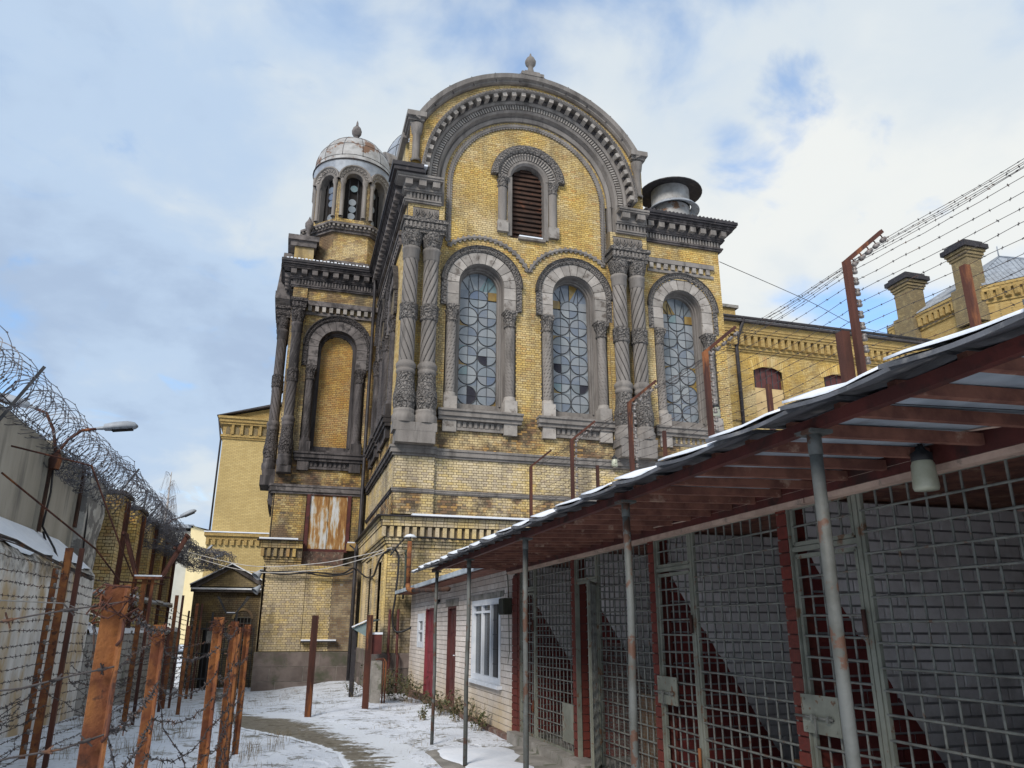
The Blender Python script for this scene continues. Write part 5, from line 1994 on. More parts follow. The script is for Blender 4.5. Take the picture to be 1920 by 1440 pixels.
def plank_door(ya, yb, z0, z1, mat, label, handle=True, panels=4):
    d = sub_empty("door", rooms, label)
    mb = MB(WF)
    mb.box(ya + 0.05, yb - 0.05, -0.10, -0.05, z0, z1 - 0.04)
    obj("leaf", mb, mat, d)
    mb = MB(WF)
    for a, b in ((ya, ya + 0.05), (yb - 0.05, yb)):
        mb.box(a, b, -0.14, 0.012, z0, z1)
    mb.box(ya + 0.05, yb - 0.05, -0.14, 0.010, z1 - 0.04, z1)
    obj("frame", mb, mat, d)
    for k in range(panels):
        za = z0 + 0.12 + k * (z1 - z0 - 0.2) / panels
        q = MB(WF)
        w = (z1 - z0 - 0.2) / panels
        for a0, a1 in ((ya + 0.14, (ya + yb) / 2 - 0.04), ((ya + yb) / 2 + 0.04, yb - 0.14)):
            q.box(a0, a1, -0.05, -0.035, za, za + w - 0.08)
        obj("door_panel", q, mat, d)
    if handle:
        q = MB(WF)
        q.box(ya + 0.12, ya + 0.16, -0.05, -0.03, 1.0, 1.16)
        q.tube([(ya + 0.14, -0.03, 1.1), (ya + 0.14, 0.0, 1.1), (ya + 0.26, 0.0, 1.1)], 0.012, 6)
        obj("handle", q, M["white_paint"], d)
    return d


plank_door(19.74, 21.0, 0.0, 2.16, M["door_red"], "crimson panelled door", False)
plank_door(17.14, 18.06, 0.02, 2.13, M["door_brown"], "dark maroon door with a pale handle")
wd = sub_empty("window", rooms, "wide white window with its near casement standing open")
mb = MB(WF)
for a0, a1, z0, z1, b in ((13.42, 13.52, 0.74, 2.18, 0.02), (15.49, 15.59, 0.74, 2.18, 0.02), (13.52, 15.49, 2.08, 2.18, 0.018), (13.52, 15.49, 0.74, 0.84, 0.018), (14.14, 14.21, 0.84, 2.08, 0.0), (14.80, 14.87, 0.84, 2.08, 0.0), (14.21, 15.49, 1.94, 1.98, -0.004)):
    mb.box(a0, a1, -0.08, b, z0, z1)
obj("frame", mb, M["white_paint"], wd)
mb = MB(WF)
mb.box(13.3, 15.7, -0.05, 0.10, 0.68, 0.735)
obj("sill", mb, M["white_paint"], wd)
for a0, a1, mt in ((14.21, 14.80, M["pane_glass"]), (14.87, 15.49, M["pane_glass"]), (13.52, 14.14, M["pane_dark"])):
    mb = MB(WF)
    mb.box(a0, a1, -0.06, -0.05, 0.84, 2.08)
    obj("pane", mb, mt, wd)
mb = MB(WF)
for z in (1.05, 1.3, 1.55, 1.8):
    mb.box(13.52, 14.14, -0.048, -0.04, z, z + 0.012)
mb.box(13.83, 13.842, -0.048, -0.04, 0.84, 2.08)
obj("bar", mb, M["lead"], wd)
wd = sub_empty("small_window", rooms, "small white two pane window beside the crimson door")
mb = MB(WF)
for a0, a1, z0, z1 in ((21.2, 21.42, 1.17, 2.05), (22.06, 22.28, 1.17, 2.05), (21.42, 22.06, 1.85, 2.05), (21.42, 22.06, 1.17, 1.32), (21.42, 22.06, 1.56, 1.62)):
    mb.box(a0, a1, -0.05, 0.02, z0, z1)
obj("frame", mb, M["white_paint"], wd)
for z0, z1 in ((1.32, 1.56), (1.62, 1.85)):
    mb = MB(WF)
    mb.box(21.42, 22.06, -0.04, -0.03, z0, z1)
    obj("pane", mb, M["pane_glass"], wd)
mb = MB(WF)
mb.box(17.05, 18.15, 0.10, 0.30, -0.2, -0.02)
obj("doorstep", mb, M["concrete"], rooms)
# roof over the rooms
mb = MB()
mb.add([(3.22, 12.9, 2.70), (3.22, 23.6, 2.70), (6.4, 23.6, 3.25), (6.4, 12.9, 3.25), (3.22, 12.9, 2.67), (3.22, 23.6, 2.67), (6.4, 23.6, 3.2), (6.4, 12.9, 3.2)], [(0, 1, 2, 3), (4, 5, 6, 7), (0, 1, 5, 4), (0, 3, 7, 4), (1, 2, 6, 5)])
obj("roof", mb, M["felt"], rooms)
mb = MB()
mb.box(3.14, 3.20, 12.9, 23.62, 2.63, 2.72)
obj("eave_trim", mb, M["zinc_under"], rooms)
mb = MB()
mb.box(3.215, 3.62, 12.9, 23.55, 2.61, 2.64)
obj("eave_board", mb, M["rafter"], rooms)
mb = MB()
y = 13.3
while y < 23.4:
    w = R.uniform(0.4, 0.9)
    if R.random() < 0.7:
        mb.box(3.24, R.uniform(3.5, 4.6), y, y + w * 0.8, 2.705 + 0.0, 2.755)
    y += w
obj("snow", mb, M["snow"], rooms, "stuff")
mb = MB()
mb.box(3.48, 3.61, 12.62, 12.95, 1.88, 2.14)
mb.box(3.47, 3.48, 12.64, 12.93, 1.9, 2.12)
tag(obj("switch_box", mb, simple("black_box", (0.04, 0.042, 0.03), (0.025, 0.026, 0.02), 5, bump=0.1)), "black switch box on the white wall under the far jar lamp", "box")
mb = MB()
mb.tube([(3.56, 12.72, 2.55), (3.58, 12.72, 2.3), (3.58, 12.72, 2.15)], 0.012, 5)
mb.tube([(3.57, 12.66, 1.88), (3.58, 12.64, 1.3), (3.56, 12.66, 1.12)], 0.008, 5)
tag(obj("conduit", mb, M["grey_paint"]), "thin grey conduit above and below the black switch box", "conduit")
# ------------------------------------------------------------------ ground, path, kerb
def sstep(a, b, x):
    t = min(1.0, max(0.0, (x - a) / (b - a)))
    return t * t * (3 - 2 * t)


def gz(x, y):
    z = -0.55 * sstep(12, 33, y) * (1 - 0.55 * sstep(-0.8, 2.6, x)) - 0.45 * sstep(33, 40, y)
    return z


def lump(x, y):
    return 0.018 * math.sin(2.3 * x + 1.1 * y) * math.sin(1.7 * y - 0.6 * x) + 0.010 * math.sin(5.1 * x + 2) * math.sin(4.3 * y)


# path outline on the ground: (y, left x, right x)
PATH = [(8.5, 0.75, 1.5), (10.6, 0.95, 1.75), (11.8, 0.93, 1.85), (12.6, 0.72, 1.7), (13.6, 0.38, 1.5), (14.6, -0.1, 1.2), (15.6, -0.55, 1.2), (16.8, -0.85, 0.8), (18.5, -1.1, -0.1), (21, -1.35, -0.75), (25, -1.65, -1.0), (29, -2.0, -1.3), (33, -2.3, -1.5)]


def path_x(y):
    for (y0, a0, b0), (y1, a1, b1) in zip(PATH, PATH[1:]):
        if y0 <= y <= y1:
            f = (y - y0) / (y1 - y0)
            return a0 + (a1 - a0) * f, b0 + (b1 - b0) * f
    return None


t = NT("thin_snow_over_grass")
n = t.noise(2.2, 6, 0.62)
n2 = t.noise(14, 5, 0.7, off=(3, 1, 2))
k = t.math("ADD", t.math("MULTIPLY", n, 0.55), t.math("MULTIPLY", n2, 0.45))
snowc = t.mix(t.noise(1.2, 4, 0.5), (0.68, 0.715, 0.78), (0.60, 0.64, 0.715))
ground = t.ramp(t.noise(9, 4, 0.6), [(0.3, (0.16, 0.135, 0.09)), (0.7, (0.075, 0.075, 0.05))])
fl = t.nz()
col = t.mix(t.ramp(k, [(0.525, 0.0), (0.585, 0.85)]), snowc, ground)
vo = t.t.nodes.new("ShaderNodeTexVoronoi")
vo.feature = "SMOOTH_F1"
vo.inputs["Scale"].default_value = 2.6
t.put(vo.inputs["Vector"], t.P)
t.bump(t.math("ADD", t.math("ADD", n2, t.math("MULTIPLY", t.ramp(vo.outputs["Distance"], [(0.10, 0.0), (0.22, 1.0)]), 1.3)), t.math("MULTIPLY", t.noise(40, 3, 0.6), 0.5)), 0.7, 0.035)
M["snow_ground"] = t.done(col, 0.8, 0, 0.3)
t = NT("trodden_slush")
e = t.attr("rnd")
n = t.noise(3.0, 6, 0.65, sv=(0.55, 1.3, 1))
n2 = t.noise(12, 5, 0.7, off=(2, 2, 1))
k = t.math("ADD", t.math("ADD", t.math("MULTIPLY", n, 0.6), t.math("MULTIPLY", n2, 0.4)), t.math("MULTIPLY", t.math("SUBTRACT", e, 0.6), 0.40))
dirt = t.ramp(t.noise(5, 5, 0.6, off=(6, 2, 0)), [(0.40, (0.12, 0.105, 0.08)), (0.5, (0.19, 0.17, 0.135)), (0.6, (0.085, 0.072, 0.045))])
col = t.mix(t.ramp(k, [(0.465, 1.0), (0.525, 0.0)]), dirt, (0.64, 0.68, 0.74))
t.bump(n2, 0.5, 0.02)
M["slush"] = t.done(col, 0.6, 0, 0.4)

xs_g = np.concatenate([np.linspace(-400, -12, 14)[:-1], np.linspace(-12, -5, 10)[:-1], np.linspace(-5, 5, 81), np.linspace(5, 14, 8)[1:], np.linspace(14, 400, 14)[1:]])
ys_g = np.concatenate([np.linspace(-60, -2, 8)[:-1], np.linspace(-2, 34, 181), np.linspace(34, 60, 14)[1:], np.linspace(60, 900, 14)[1:]])
V, Fc = [], []
nx = len(xs_g)
for y in ys_g:
    for x in xs_g:
        near = sstep(-6, -4, x) * (1 - sstep(4.5, 6, x)) * sstep(-2, 1, y) * (1 - sstep(32, 36, y))
        z = gz(x, y) + lump(x, y) * near * 1.6
        if path_x(y):
            a, b = path_x(y)
            d = min(x - a, b - x)
            z -= 0.035 * sstep(-0.12, 0.12, d)
        V.append((x, y, z))
for j in range(len(ys_g) - 1):
    for i in range(nx - 1):
        q = j * nx + i
        Fc.append((q, q + 1, q + nx + 1, q + nx))
mb = MB()
mb.add(V, Fc, 0, True)
g = structure(obj("ground", mb, M["snow_ground"]))
g["label"] = "thin snow lying over rough grass in the yard"
mb = MB()
V, Fc, W = [], [], []
Ys = np.linspace(8.5, 33, 100)
n = 14
for y in Ys:
    a, b = path_x(y)
    a -= 0.05
    b += 0.25
    for i in range(n + 1):
        f = i / n
        x = a + (b - a) * f
        d = min((x - a) / 0.12, (b - x) / 1.15, 1.0)
        V.append((x, y, gz(x, y) + lump(x, y) * 0.5 - 0.035 + 0.030 + 0.012 * (1 if d > 0.5 else 0)))
        W.append(max(0, d))
for j in range(len(Ys) - 1):
    for i in range(n):
        q = j * (n + 1) + i
        Fc.append((q, q + 1, q + n + 2, q + n + 1))
mb.add(V, Fc, 0, True)
mb.r = [np.array(W)]
p = structure(obj("path", mb, M["slush"]))
p["label"] = "trodden slushy path crossing the snowy yard"
# thin kerb edge along the left of the path
# concrete strip in front of the kennels
mb = MB()
mb.box(2.18, 3.46, -2.0, 11.55, -0.12, 0.05)
mb.add([(2.06, 11.55, -0.1), (2.18, 11.55, -0.1), (2.18, -2, -0.1), (2.06, -2, -0.1), (2.06, 11.55, 0.03), (2.18, 11.55, 0.045), (2.18, -2, 0.045), (2.06, -2, 0.03)], [(4, 5, 6, 7), (0, 4, 7, 3), (0, 1, 5, 4)])
pv = structure(obj("pavement", mb, M["concrete"]))
mb = MB()
V, Fc = [], []
nn = 60
for j in range(nn + 1):
    y = -2 + 13.4 * j / nn
    lo = 2.22 + 0.06 * math.sin(y * 2.1) + 0.04 * math.sin(y * 5.7)
    hi = 3.0 + 0.16 * math.sin(y * 1.3) + 0.09 * math.sin(y * 4.1) + 0.05 * math.sin(9 * y)
    V += [(lo, y, 0.051), (lo + 0.06, y, 0.075), (hi - 0.1, y, 0.072), (hi, y, 0.051)]
for j in range(nn):
    for i in range(3):
        q = j * 4 + i
        Fc.append((q, q + 1, q + 5, q + 4))
mb.add(V, Fc, 0, True)
obj("snow", mb, M["snow"], pv, "stuff")

# ------------------------------------------------------------------ perimeter on the left: walls

t = NT("lichened_whitewash")
x_, y_, z_ = t.xyz()
n = t.noise(2.2, 6, 0.65, sv=(1, 1, 0.25))
col = t.mix(t.ramp(n, [(0.42, 0.0), (0.58, 1.0)]), (0.68, 0.665, 0.64), (0.53, 0.515, 0.49))
col = t.mix(t.math("MULTIPLY", t.ramp(t.noise(1.0, 5, 0.6, sv=(1, 1, 0.5), off=(2, 4, 6)), [(0.48, 0.0), (0.58, 1.0)]), 0.8), col, (0.42, 0.29, 0.13))
hi = t.math("MULTIPLY_ADD", t.math("ADD", z_, t.math("MULTIPLY", t.noise(3.0, 6, 0.7, off=(7, 1, 2)), 1.6)), 2.2, -6.95, clamp=True)
col = t.mix(t.math("MULTIPLY", hi, t.ramp(t.noise(7, 6, 0.7), [(0.36, 1.0), (0.62, 0.25)])), col, (0.075, 0.07, 0.065))
t.bump(t.noise(9, 6, 0.7), 0.6, 0.03)
M["plaster_wall"] = t.done(col, 0.9, 0, 0.2)
M["slab"] = simple("precast_concrete", (0.36, 0.335, 0.29), (0.27, 0.25, 0.21), 0.9, (0.15, 0.14, 0.125), 0.56, 1.4, 0.35, streak=True, soft=0.22)
lw_ = root("low_plaster_wall", "stained whitewashed low wall under the concrete slabs with snow along its top", "wall", (-4.5, 13, 0))
mb = MB()
V, Fc = [], []
ny = 60
for j in range(ny + 1):
    y = 5 + 14.5 * j / ny
    jt = 0.04 * math.sin(3.3 * y) + 0.03 * math.sin(7.1 * y)
    for x, z in ((-4.10, -0.4), (-4.10 + 0.012 * math.sin(5 * y), 1.0), (-4.11 + 0.01 * math.sin(4 * y), 2.0), (-4.13, 2.72 + jt), (-4.25, 2.86 + jt), (-4.95, 2.9)):
        V.append((x, y, z))
for j in range(ny):
    for i in range(5):
        q = j * 6 + i
        Fc.append((q, q + 1, q + 7, q + 6))
Fc.append(tuple(range(ny * 6, ny * 6 + 6)))
mb.add(V, Fc, 0, False)
obj("wall_face", mb, M["plaster_wall"], lw_)
mb = MB()
V, Fc = [], []
for j in range(ny + 1):
    y = 5 + 14.45 * j / ny
    jt = 0.04 * math.sin(3.3 * y) + 0.03 * math.sin(7.1 * y)
    e = 0.05 * math.sin(2.1 * y) + 0.04 * math.sin(6 * y)
    for x, z in ((-4.22 + e, 2.875 + jt), (-4.3 + e, 2.94 + jt), (-4.6, 3.2 + jt), (-4.97, 3.52)):
        V.append((x, y, z))
for j in range(ny):
    for i in range(3):
        q = j * 4 + i
        Fc.append((q, q + 1, q + 5, q + 4))
mb.add(V, Fc, 0, True)
obj("snow", mb, M["snow"], lw_)
lw2 = root("low_rear_wall", "knee high grey wall with a snow cap in front of the brick wall", "wall", (-4.5, 27, 0))
mb = MB()
mb.box(-4.9, -4.1, 19.55, 36.5, -1.0, 1.5)
obj("wall_face", mb, simple("grey_render", (0.36, 0.355, 0.345), (0.27, 0.265, 0.25), 1.5, (0.12, 0.125, 0.10), 0.58, 1.5, 0.4, soft=0.2), lw2)
mb = MB()
V, Fc = [], []
for j in range(50):
    y = 19.55 + 16.9 * j / 49
    w = 0.05 * math.sin(y * 2) + 0.04 * math.sin(y * 5)
    V += [(-4.06 + w * 0.5, y, 1.505), (-4.12 + w, y, 1.60 + w * 0.4), (-4.6, y, 1.66), (-4.95, y, 1.8 + w)]
for j in range(49):
    for i in range(3):
        q = j * 4 + i
        Fc.append((q, q + 1, q + 5, q + 4))
mb.add(V, Fc, 0, True)
obj("snow", mb, M["snow"], lw2)

cw = root("concrete_slab_wall", "tall wall of grey precast concrete slabs carrying razor wire", "wall", (-5, 14, 0))
slabs = [(4.0, 8.6), (8.72, 13.2), (13.32, 17.55), (17.75, 20.2)]
for y0, y1 in slabs:
    mb = MB()
    mb.box(-5.15, -5.0 + R.uniform(-0.01, 0.01), y0, y1, 2.6, 5.32 + R.uniform(-0.04, 0.02))
    obj("slab", mb, M["slab"], cw)
for y in (8.66, 13.26, 17.65, 20.28):
    mb = MB()
    mb.box(-5.2, -4.93, y - 0.09, y + 0.09, 2.6, 5.36)
    obj("slab_post", mb, M["slab"], cw)
mb = MB()
mb.box(-4.92, -4.88, 17.60, 17.72, 3.5, 5.0)
mb.box(-4.92, -4.87, 20.20, 20.36, 3.9, 5.35)
obj("steel_strip", mb, M["wood_dark"], cw)
pp = root("plaster_pier", "crumbling pale plastered pier between the slabs and the brick wall", "pier", (-4.9, 21.2, 0))
mb = MB()
V, Fc = [], []
for j in range(17):
    z = -0.5 + 5.65 * j / 16
    w = 0.06 * math.sin(z * 3.1) + 0.05 * math.sin(z * 7.7)
    V += [(-5.3, 20.4, z), (-4.75, 20.4, z), (-4.72 + w * 0.3, 21.2, z), (-4.74 + w * 0.4, 22.15 + w, z), (-5.3, 22.2, z)]
for j in range(16):
    for i in range(5):
        q = j * 5
        Fc.append((q + i, q + (i + 1) % 5, q + 5 + (i + 1) % 5, q + 5 + i))
Fc.append(tuple(range(80, 85)))
mb.add(V, Fc)
obj("pier_body", mb, simple("peeling_plaster", (0.44, 0.43, 0.40), (0.33, 0.32, 0.30), 2.5, (0.17, 0.165, 0.16), 0.52, 2.2, 0.8, dist=0.03, soft=0.06), pp)

bw = root("brick_perimeter_wall", "yellow brick perimeter wall with stepped piers and dark iron strips", "wall", (-5, 29, 0))
BWF = ((-5.0, 0, 0), (0, 1, 0), (1, 0, 0))
mo, br = courses(BWF, -0.8, 5.0, rect_iv(22.2, 37.5), bh=0.088, L=0.235, seed=131)
build_masonry(BWF, bw, "wall_face", mo, br, M["brick_left"], M["mortar"], 60, lambda p: p.z > 1.6)
for i, y in enumerate((22.9, 25.6, 28.3, 31.0, 33.7)):
    top = 5.12 - 0.05 * i
    mo, br = courses(BWF, -0.6, top, rect_iv(y, y + 1.25), b=0.50, back=0.52, bh=0.088, L=0.235, seed=132 + i)
    build_masonry(BWF, bw, "pier", mo, br, M["brick_left"], M["mortar"], 90 if i == 0 else 30 if i == 1 else 0, lambda p: p.z > 1.6)
    SF = ((0, y, 0), (1, 0, 0), (0, -1, 0))
    mo, br = courses(SF, -0.6, top, rect_iv(-5.0, -4.5), b=0.0, bh=0.088, L=0.235, seed=140 + i)
    build_masonry(SF, bw, "pier_side", mo, br, M["brick_left"], M["mortar"])
    mb = MB()
    for k in range(3):
        mb.box(-4.46, -4.43, y + 0.60 + k * 0.18, y + 0.66 + k * 0.18, -0.2, top - 0.1)
    mb.box(-4.485, -4.46, y + 0.55, y + 1.15, -0.2, top - 0.1)
    obj("iron_strip", mb, M["rust_dark"], bw)
    mb = MB()
    mb.box(-5.0, -4.36, y - 0.06, y + 1.3, 2.45, 2.52)
    o = obj("ledge", mb, M["concrete"], bw)
    mb = MB()
    mb.box(-4.99, -4.37, y - 0.05, y + 1.28, 2.522, 2.60)
    obj("snow", mb, M["snow"], o)
    mb = MB()
    mb.box(-5.1, -4.42, y - 0.06, y + 1.32, top, top + 0.1)
    obj("pier_cap", mb, M["black_metal"], bw)

# ------------------------------------------------------------------ buildings behind
M["far_brick"] = None


def far_brick(name, c1, c2, mort, s=1.0, axis="x"):
    t = NT(name)
    x, y, z = t.xyz()
    cv = t.t.nodes.new("ShaderNodeCombineXYZ")
    t.put(cv.inputs[0], t.math("ADD", x, t.math("MULTIPLY", y, 1.0)))
    t.put(cv.inputs[1], z)
    b = t.t.nodes.new("ShaderNodeTexBrick")
    t.put(b.inputs["Vector"], cv.outputs[0])
    b.inputs["Color1"].default_value = (*c1, 1)
    b.inputs["Color2"].default_value = (*c2, 1)
    b.inputs["Mortar"].default_value = (*mort, 1)
    b.inputs["Scale"].default_value = 1.0
    b.inputs["Brick Width"].default_value = 0.26 * s
    b.inputs["Row Height"].default_value = 0.088 * s
    b.inputs["Mortar Size"].default_value = 0.012 * s
    b.inputs["Mortar Smooth"].default_value = 0.3
    b.inputs["Bias"].default_value = 0.1
    col = t.mix(t.math("MULTIPLY", t.ramp(t.noise(0.5, 6, 0.62), [(0.42, 0.0), (0.7, 1.0)]), 0.4), b.outputs["Color"], (0.24, 0.175, 0.075))
    col = t.mix(t.math("MULTIPLY", t.ramp(t.noise(2.5, 5, 0.65), [(0.5, 0.0), (0.75, 1.0)]), 0.35), col, (0.5, 0.40, 0.19))
    t.bump(b.outputs["Fac"], -0.4, 0.02)
    return t.done(col, 0.9, 0, 0.2)


M["far_brick"] = far_brick("far_yellow_brick", (0.46, 0.325, 0.125), (0.36, 0.24, 0.085), (0.17, 0.125, 0.06))
M["far_brick_pale"] = far_brick("far_pale_brick", (0.56, 0.43, 0.19), (0.47, 0.35, 0.145), (0.27, 0.205, 0.105))
M["far_brick_dark"] = far_brick("sooty_lodge_brick", (0.24, 0.185, 0.10), (0.17, 0.135, 0.08), (0.08, 0.065, 0.05))

# cell block joining the church on the right
cb = root("cell_block", "long yellow brick wing with small boarded windows behind the barbed wire", "building", (25, 34, 0))
CF = ((0, 34, 0), (1, 0, 0), (0, -1, 0))
mo, br = courses(CF, 10.0, 16.0, rect_iv(15.6, 36.0, [("r", 23.25, 25.02, 12.4, 15.25), ("r", 27.70, 29.62, 12.4, 15.25), ("r", 32.2, 34.0, 12.4, 15.25)]), bh=0.095, L=0.245, seed=151)
build_masonry(CF, cb, "front_wall", mo, br, brick_material("cell_block_brick", [Y1, Y2, Y7, Y4, Y2, Y1], 0.4, (0.25, 0.17, 0.07), 0.25), M["mortar"])
mb = MB()
mb.box(15.3, 36.0, 34.32, 44, -1, 17.4)
mb.box(15.3, 36.0, 34.01, 34.06, -1, 10)
obj("block_core", mb, M["far_brick"], cb)
mb = MB(CF)
for z0, z1, p in ((16.0, 16.12, 0.08), (16.12, 16.24, 0.16), (16.86, 17.0, 0.36), (17.0, 17.14, 0.42), (17.14, 17.5, 0.46)):
    mb.box(15.6, 36.0, -0.1, p, z0, z1)
mb.box(15.6, 36.0, -0.1, 0.12, 16.24, 16.86)
crn = obj("brick_cornice", mb, M["far_brick"], cb)
pieces("corbel", CF, crn, [(15.7 + k * 0.42, 15.7 + k * 0.42 + 0.22, 0.1, 0.34, 16.3, 16.86) for k in range(48)], M["far_brick"])
mb = MB()
mb.add([(15.3, 33.35, 17.55), (36.2, 33.35, 17.55), (36.2, 39, 19.2), (15.3, 39, 19.2)], [(0, 1, 2, 3)])
mb.box(15.3, 36.2, 33.3, 33.5, 17.5, 17.62)
obj("roof", mb, M["roof_slate"], cb)
mb = MB()
mb.tube([(15.6, 33.3, 17.72), (36.2, 33.3, 17.72)], 0.09, 8)
mb.tube([(22.5, 33.3, 17.7), (22.35, 33.8, 16.7), (22.25, 33.85, 16.2), (22.25, 33.85, 10.0)], 0.10, 8)
obj("gutter", mb, M["black_metal"], cb)
mb = MB()
mb.box(22.9, 23.8, 36.0, 36.9, 17.5, 19.5)
obj("chimney", mb, M["far_brick"], cb)
ch = cb.children[-1]
mb = MB()
mb.box(22.75, 23.95, 35.85, 37.05, 19.5, 19.68)
obj("chimney_cap", mb, M["concrete"], ch)
M["plaster_patch"] = simple("ochre_plaster", (0.50, 0.37, 0.19), (0.42, 0.30, 0.15), 2, bump=0.3)
for x0, x1 in ((23.25, 25.02), (27.70, 29.62), (32.2, 34.0)):
    w = sub_empty("window", cb)
    c = (x0 + x1) / 2
    hw_ = (x1 - x0) / 2
    n = 9
    arcp = [(c + hw_ * math.cos(RAD(180 - 180 * i / n)), 15.0 + 0.25 * math.sin(RAD(180 * i / n))) for i in range(n + 1)]
    mb = MB(CF)
    mb.box(x0, x1, -0.25, -0.18, 14.05, 15.3)
    obj("board", mb, M["door_brown"], w)
    mb = MB(CF)
    for k in range(5):
        q = x0 + (x1 - x0) * (k + 0.5) / 5
        mb.box(q - 0.02, q + 0.02, -0.18, -0.15, 14.05, 15.2)
    obj("bar", mb, M["lead"], w)
    mb = MB(CF)
    for k in range(18):
        f0, f1 = -0.1 + 1.2 * k / 18 + 0.006, -0.1 + 1.2 * (k + 1) / 18 - 0.006
        z = lambda f: 15.02 + 0.26 * math.sin(max(0, min(1, f)) * math.pi)
        mb.prism([(x0 + (x1 - x0) * f0, z(f0)), (x0 + (x1 - x0) * f1, z(f1)), (x0 + (x1 - x0) * (f1 + (f1 - 0.5) * 0.12), z(f1) + 0.55), (x0 + (x1 - x0) * (f0 + (f0 - 0.5) * 0.12), z(f0) + 0.55)], 0.0, 0.035, R.random())
    obj("arch_bricks", mb, M["brick"], w, "stuff")
    mb = MB(CF)
    mb.box(x0, x1, -0.2, -0.04, 12.0, 14.05)
    obj("blocked_lower_part", mb, M["plaster_patch"], w)
mb = MB(CF)
mb.box(15.6, 36.0, -0.1, 0.10, 12.1, 12.35)
obj("string_course", mb, M["far_brick"], cb)
mb = MB(CF)
mb.box(18.0, 21.3, -0.1, 0.12, 10.0, 16.0)
obj("pilaster", mb, M["far_brick"], cb)

# octagonal block beyond with two big chimneys
ob = root("octagon_block", "far tall yellow brick octagon with two capped chimneys and a sheet metal roof", "building", (52, 43, 0))
mb = MB()
poly = [(44.5, 46.0), (44.4, 38.6), (48.2, 33.6), (56, 32.5), (62, 36), (62, 50), (50, 52)]
def ring(ps, z0, z1, grow=0.0):
    cx = sum(p[0] for p in ps) / len(ps)
    cy = sum(p[1] for p in ps) / len(ps)
    q = [(cx + (x - cx) * (1 + grow), cy + (y - cy) * (1 + grow)) for x, y in ps]
    m = len(q)
    return [(x, y, z0) for x, y in q] + [(x, y, z1) for x, y in q], [tuple(range(m)), tuple(range(2 * m - 1, m - 1, -1))] + [(i, (i + 1) % m, m + (i + 1) % m, m + i) for i in range(m)]
mb.add(*ring(poly, 0, 23.2))
obj("wall", mb, M["far_brick"], ob)
mb = MB()
mb.add(*ring(poly, 23.2, 23.35, 0.012))
mb.add(*ring(poly, 24.05, 24.3, 0.03))
mb.add(*ring(poly, 24.3, 24.5, 0.036))
mb.add(*ring(poly, 23.35, 24.05, 0.004))
obj("cornice", mb, M["far_brick"], ob)
crn = ob.children[-1]
mb = MB()
for (xa, ya), (xb, yb) in (((44.5, 46.0), (44.4, 38.6)), ((44.4, 38.6), (48.2, 33.6)), ((48.2, 33.6), (56, 32.5))):
    L = math.hypot(xb - xa, yb - ya)
    k = int(L / 0.5)
    for i in range(k):
        f = (i + 0.5) / k
        x, y = xa + (xb - xa) * f, ya + (yb - ya) * f
        x, y = x - 0.2, y - 0.15
        mb.box(x - 0.13, x + 0.13, y - 0.13, y + 0.13, 23.45, 24.05)
obj("corbel", mb, M["far_brick"], crn, "stuff")
mb = MB()
v, f = ring(poly, 24.5, 24.52, 0.04)
m = len(poly)
mb.add(v[m:] + [(52.8, 42.5, 30.3)], [(i, (i + 1) % m, m) for i in range(m)])
for i in range(m):
    mb.tube([v[m + i], (52.8, 42.5, 30.3)], 0.09, 5)
for i in range(3):
    a, b = Vector(v[m + i]), Vector(v[m + (i + 1) % m])
    for k in range(1, 24):
        p = a.lerp(b, k / 24)
        top = a.lerp(Vector((52.8, 42.5, 30.3)), min(k, 24 - k) / 12 * 0.95) if k <= 12 else b.lerp(Vector((52.8, 42.5, 30.3)), min(k, 24 - k) / 12 * 0.95)
        mb.tube([p, top], 0.05, 4)
mb.tube([(52.8, 42.5, 30.2), (52.8, 42.5, 31.2)], 0.05, 5)
obj("roof", mb, M["roof_grey"], ob)
mb = MB()
mb.arc([(1.3, -0.02), (1.55, -0.02), (1.55, 0.1), (1.3, 0.1)], 0, 0, 0, math.pi, 14)
arcm = mb
AF = ((44.4, 0, 0), (0, 1, 0), (-1, 0, 0))
mb = MB(AF)
mb.arc([(1.2, 0.0), (1.45, 0.0), (1.45, 0.1), (1.2, 0.1)], 41.0, 20.2, 0, math.pi, 14)
mb.arc([(0.85, 0.0), (1.0, 0.0), (1.0, 0.06), (0.85, 0.06)], 41.0, 20.2, 0, math.pi, 14)
obj("blind_arch", mb, M["far_brick_dark"], ob)
for x, y, w in ((44.9, 44.2, 0.72), (44.9, 38.7, 0.66)):
    c = sub_empty("chimney", ob)
    mb = MB()
    mb.box(x - w, x + w, y - w, y + w, 22.0, 27.6)
    mb.box(x - w - 0.25, x + w + 0.25, y - w - 0.25, y + w + 0.25, 22.0, 24.7)
    for z, g_ in ((26.9, 0.08), (27.1, 0.16), (27.35, 0.26)):
        mb.box(x - w - g_, x + w + g_, y - w - g_, y + w + g_, z, z + 0.2)
    obj("stack", mb, M["far_brick_dark"], c)
    mb = MB()
    mb.box(x - w - 0.42, x + w + 0.42, y - w - 0.42, y + w + 0.42, 27.56, 27.9)
    mb.box(x - w - 0.2, x + w + 0.2, y - w - 0.2, y + w + 0.2, 27.9, 28.15)
    obj("chimney_cap", mb, M["black_metal"], c)

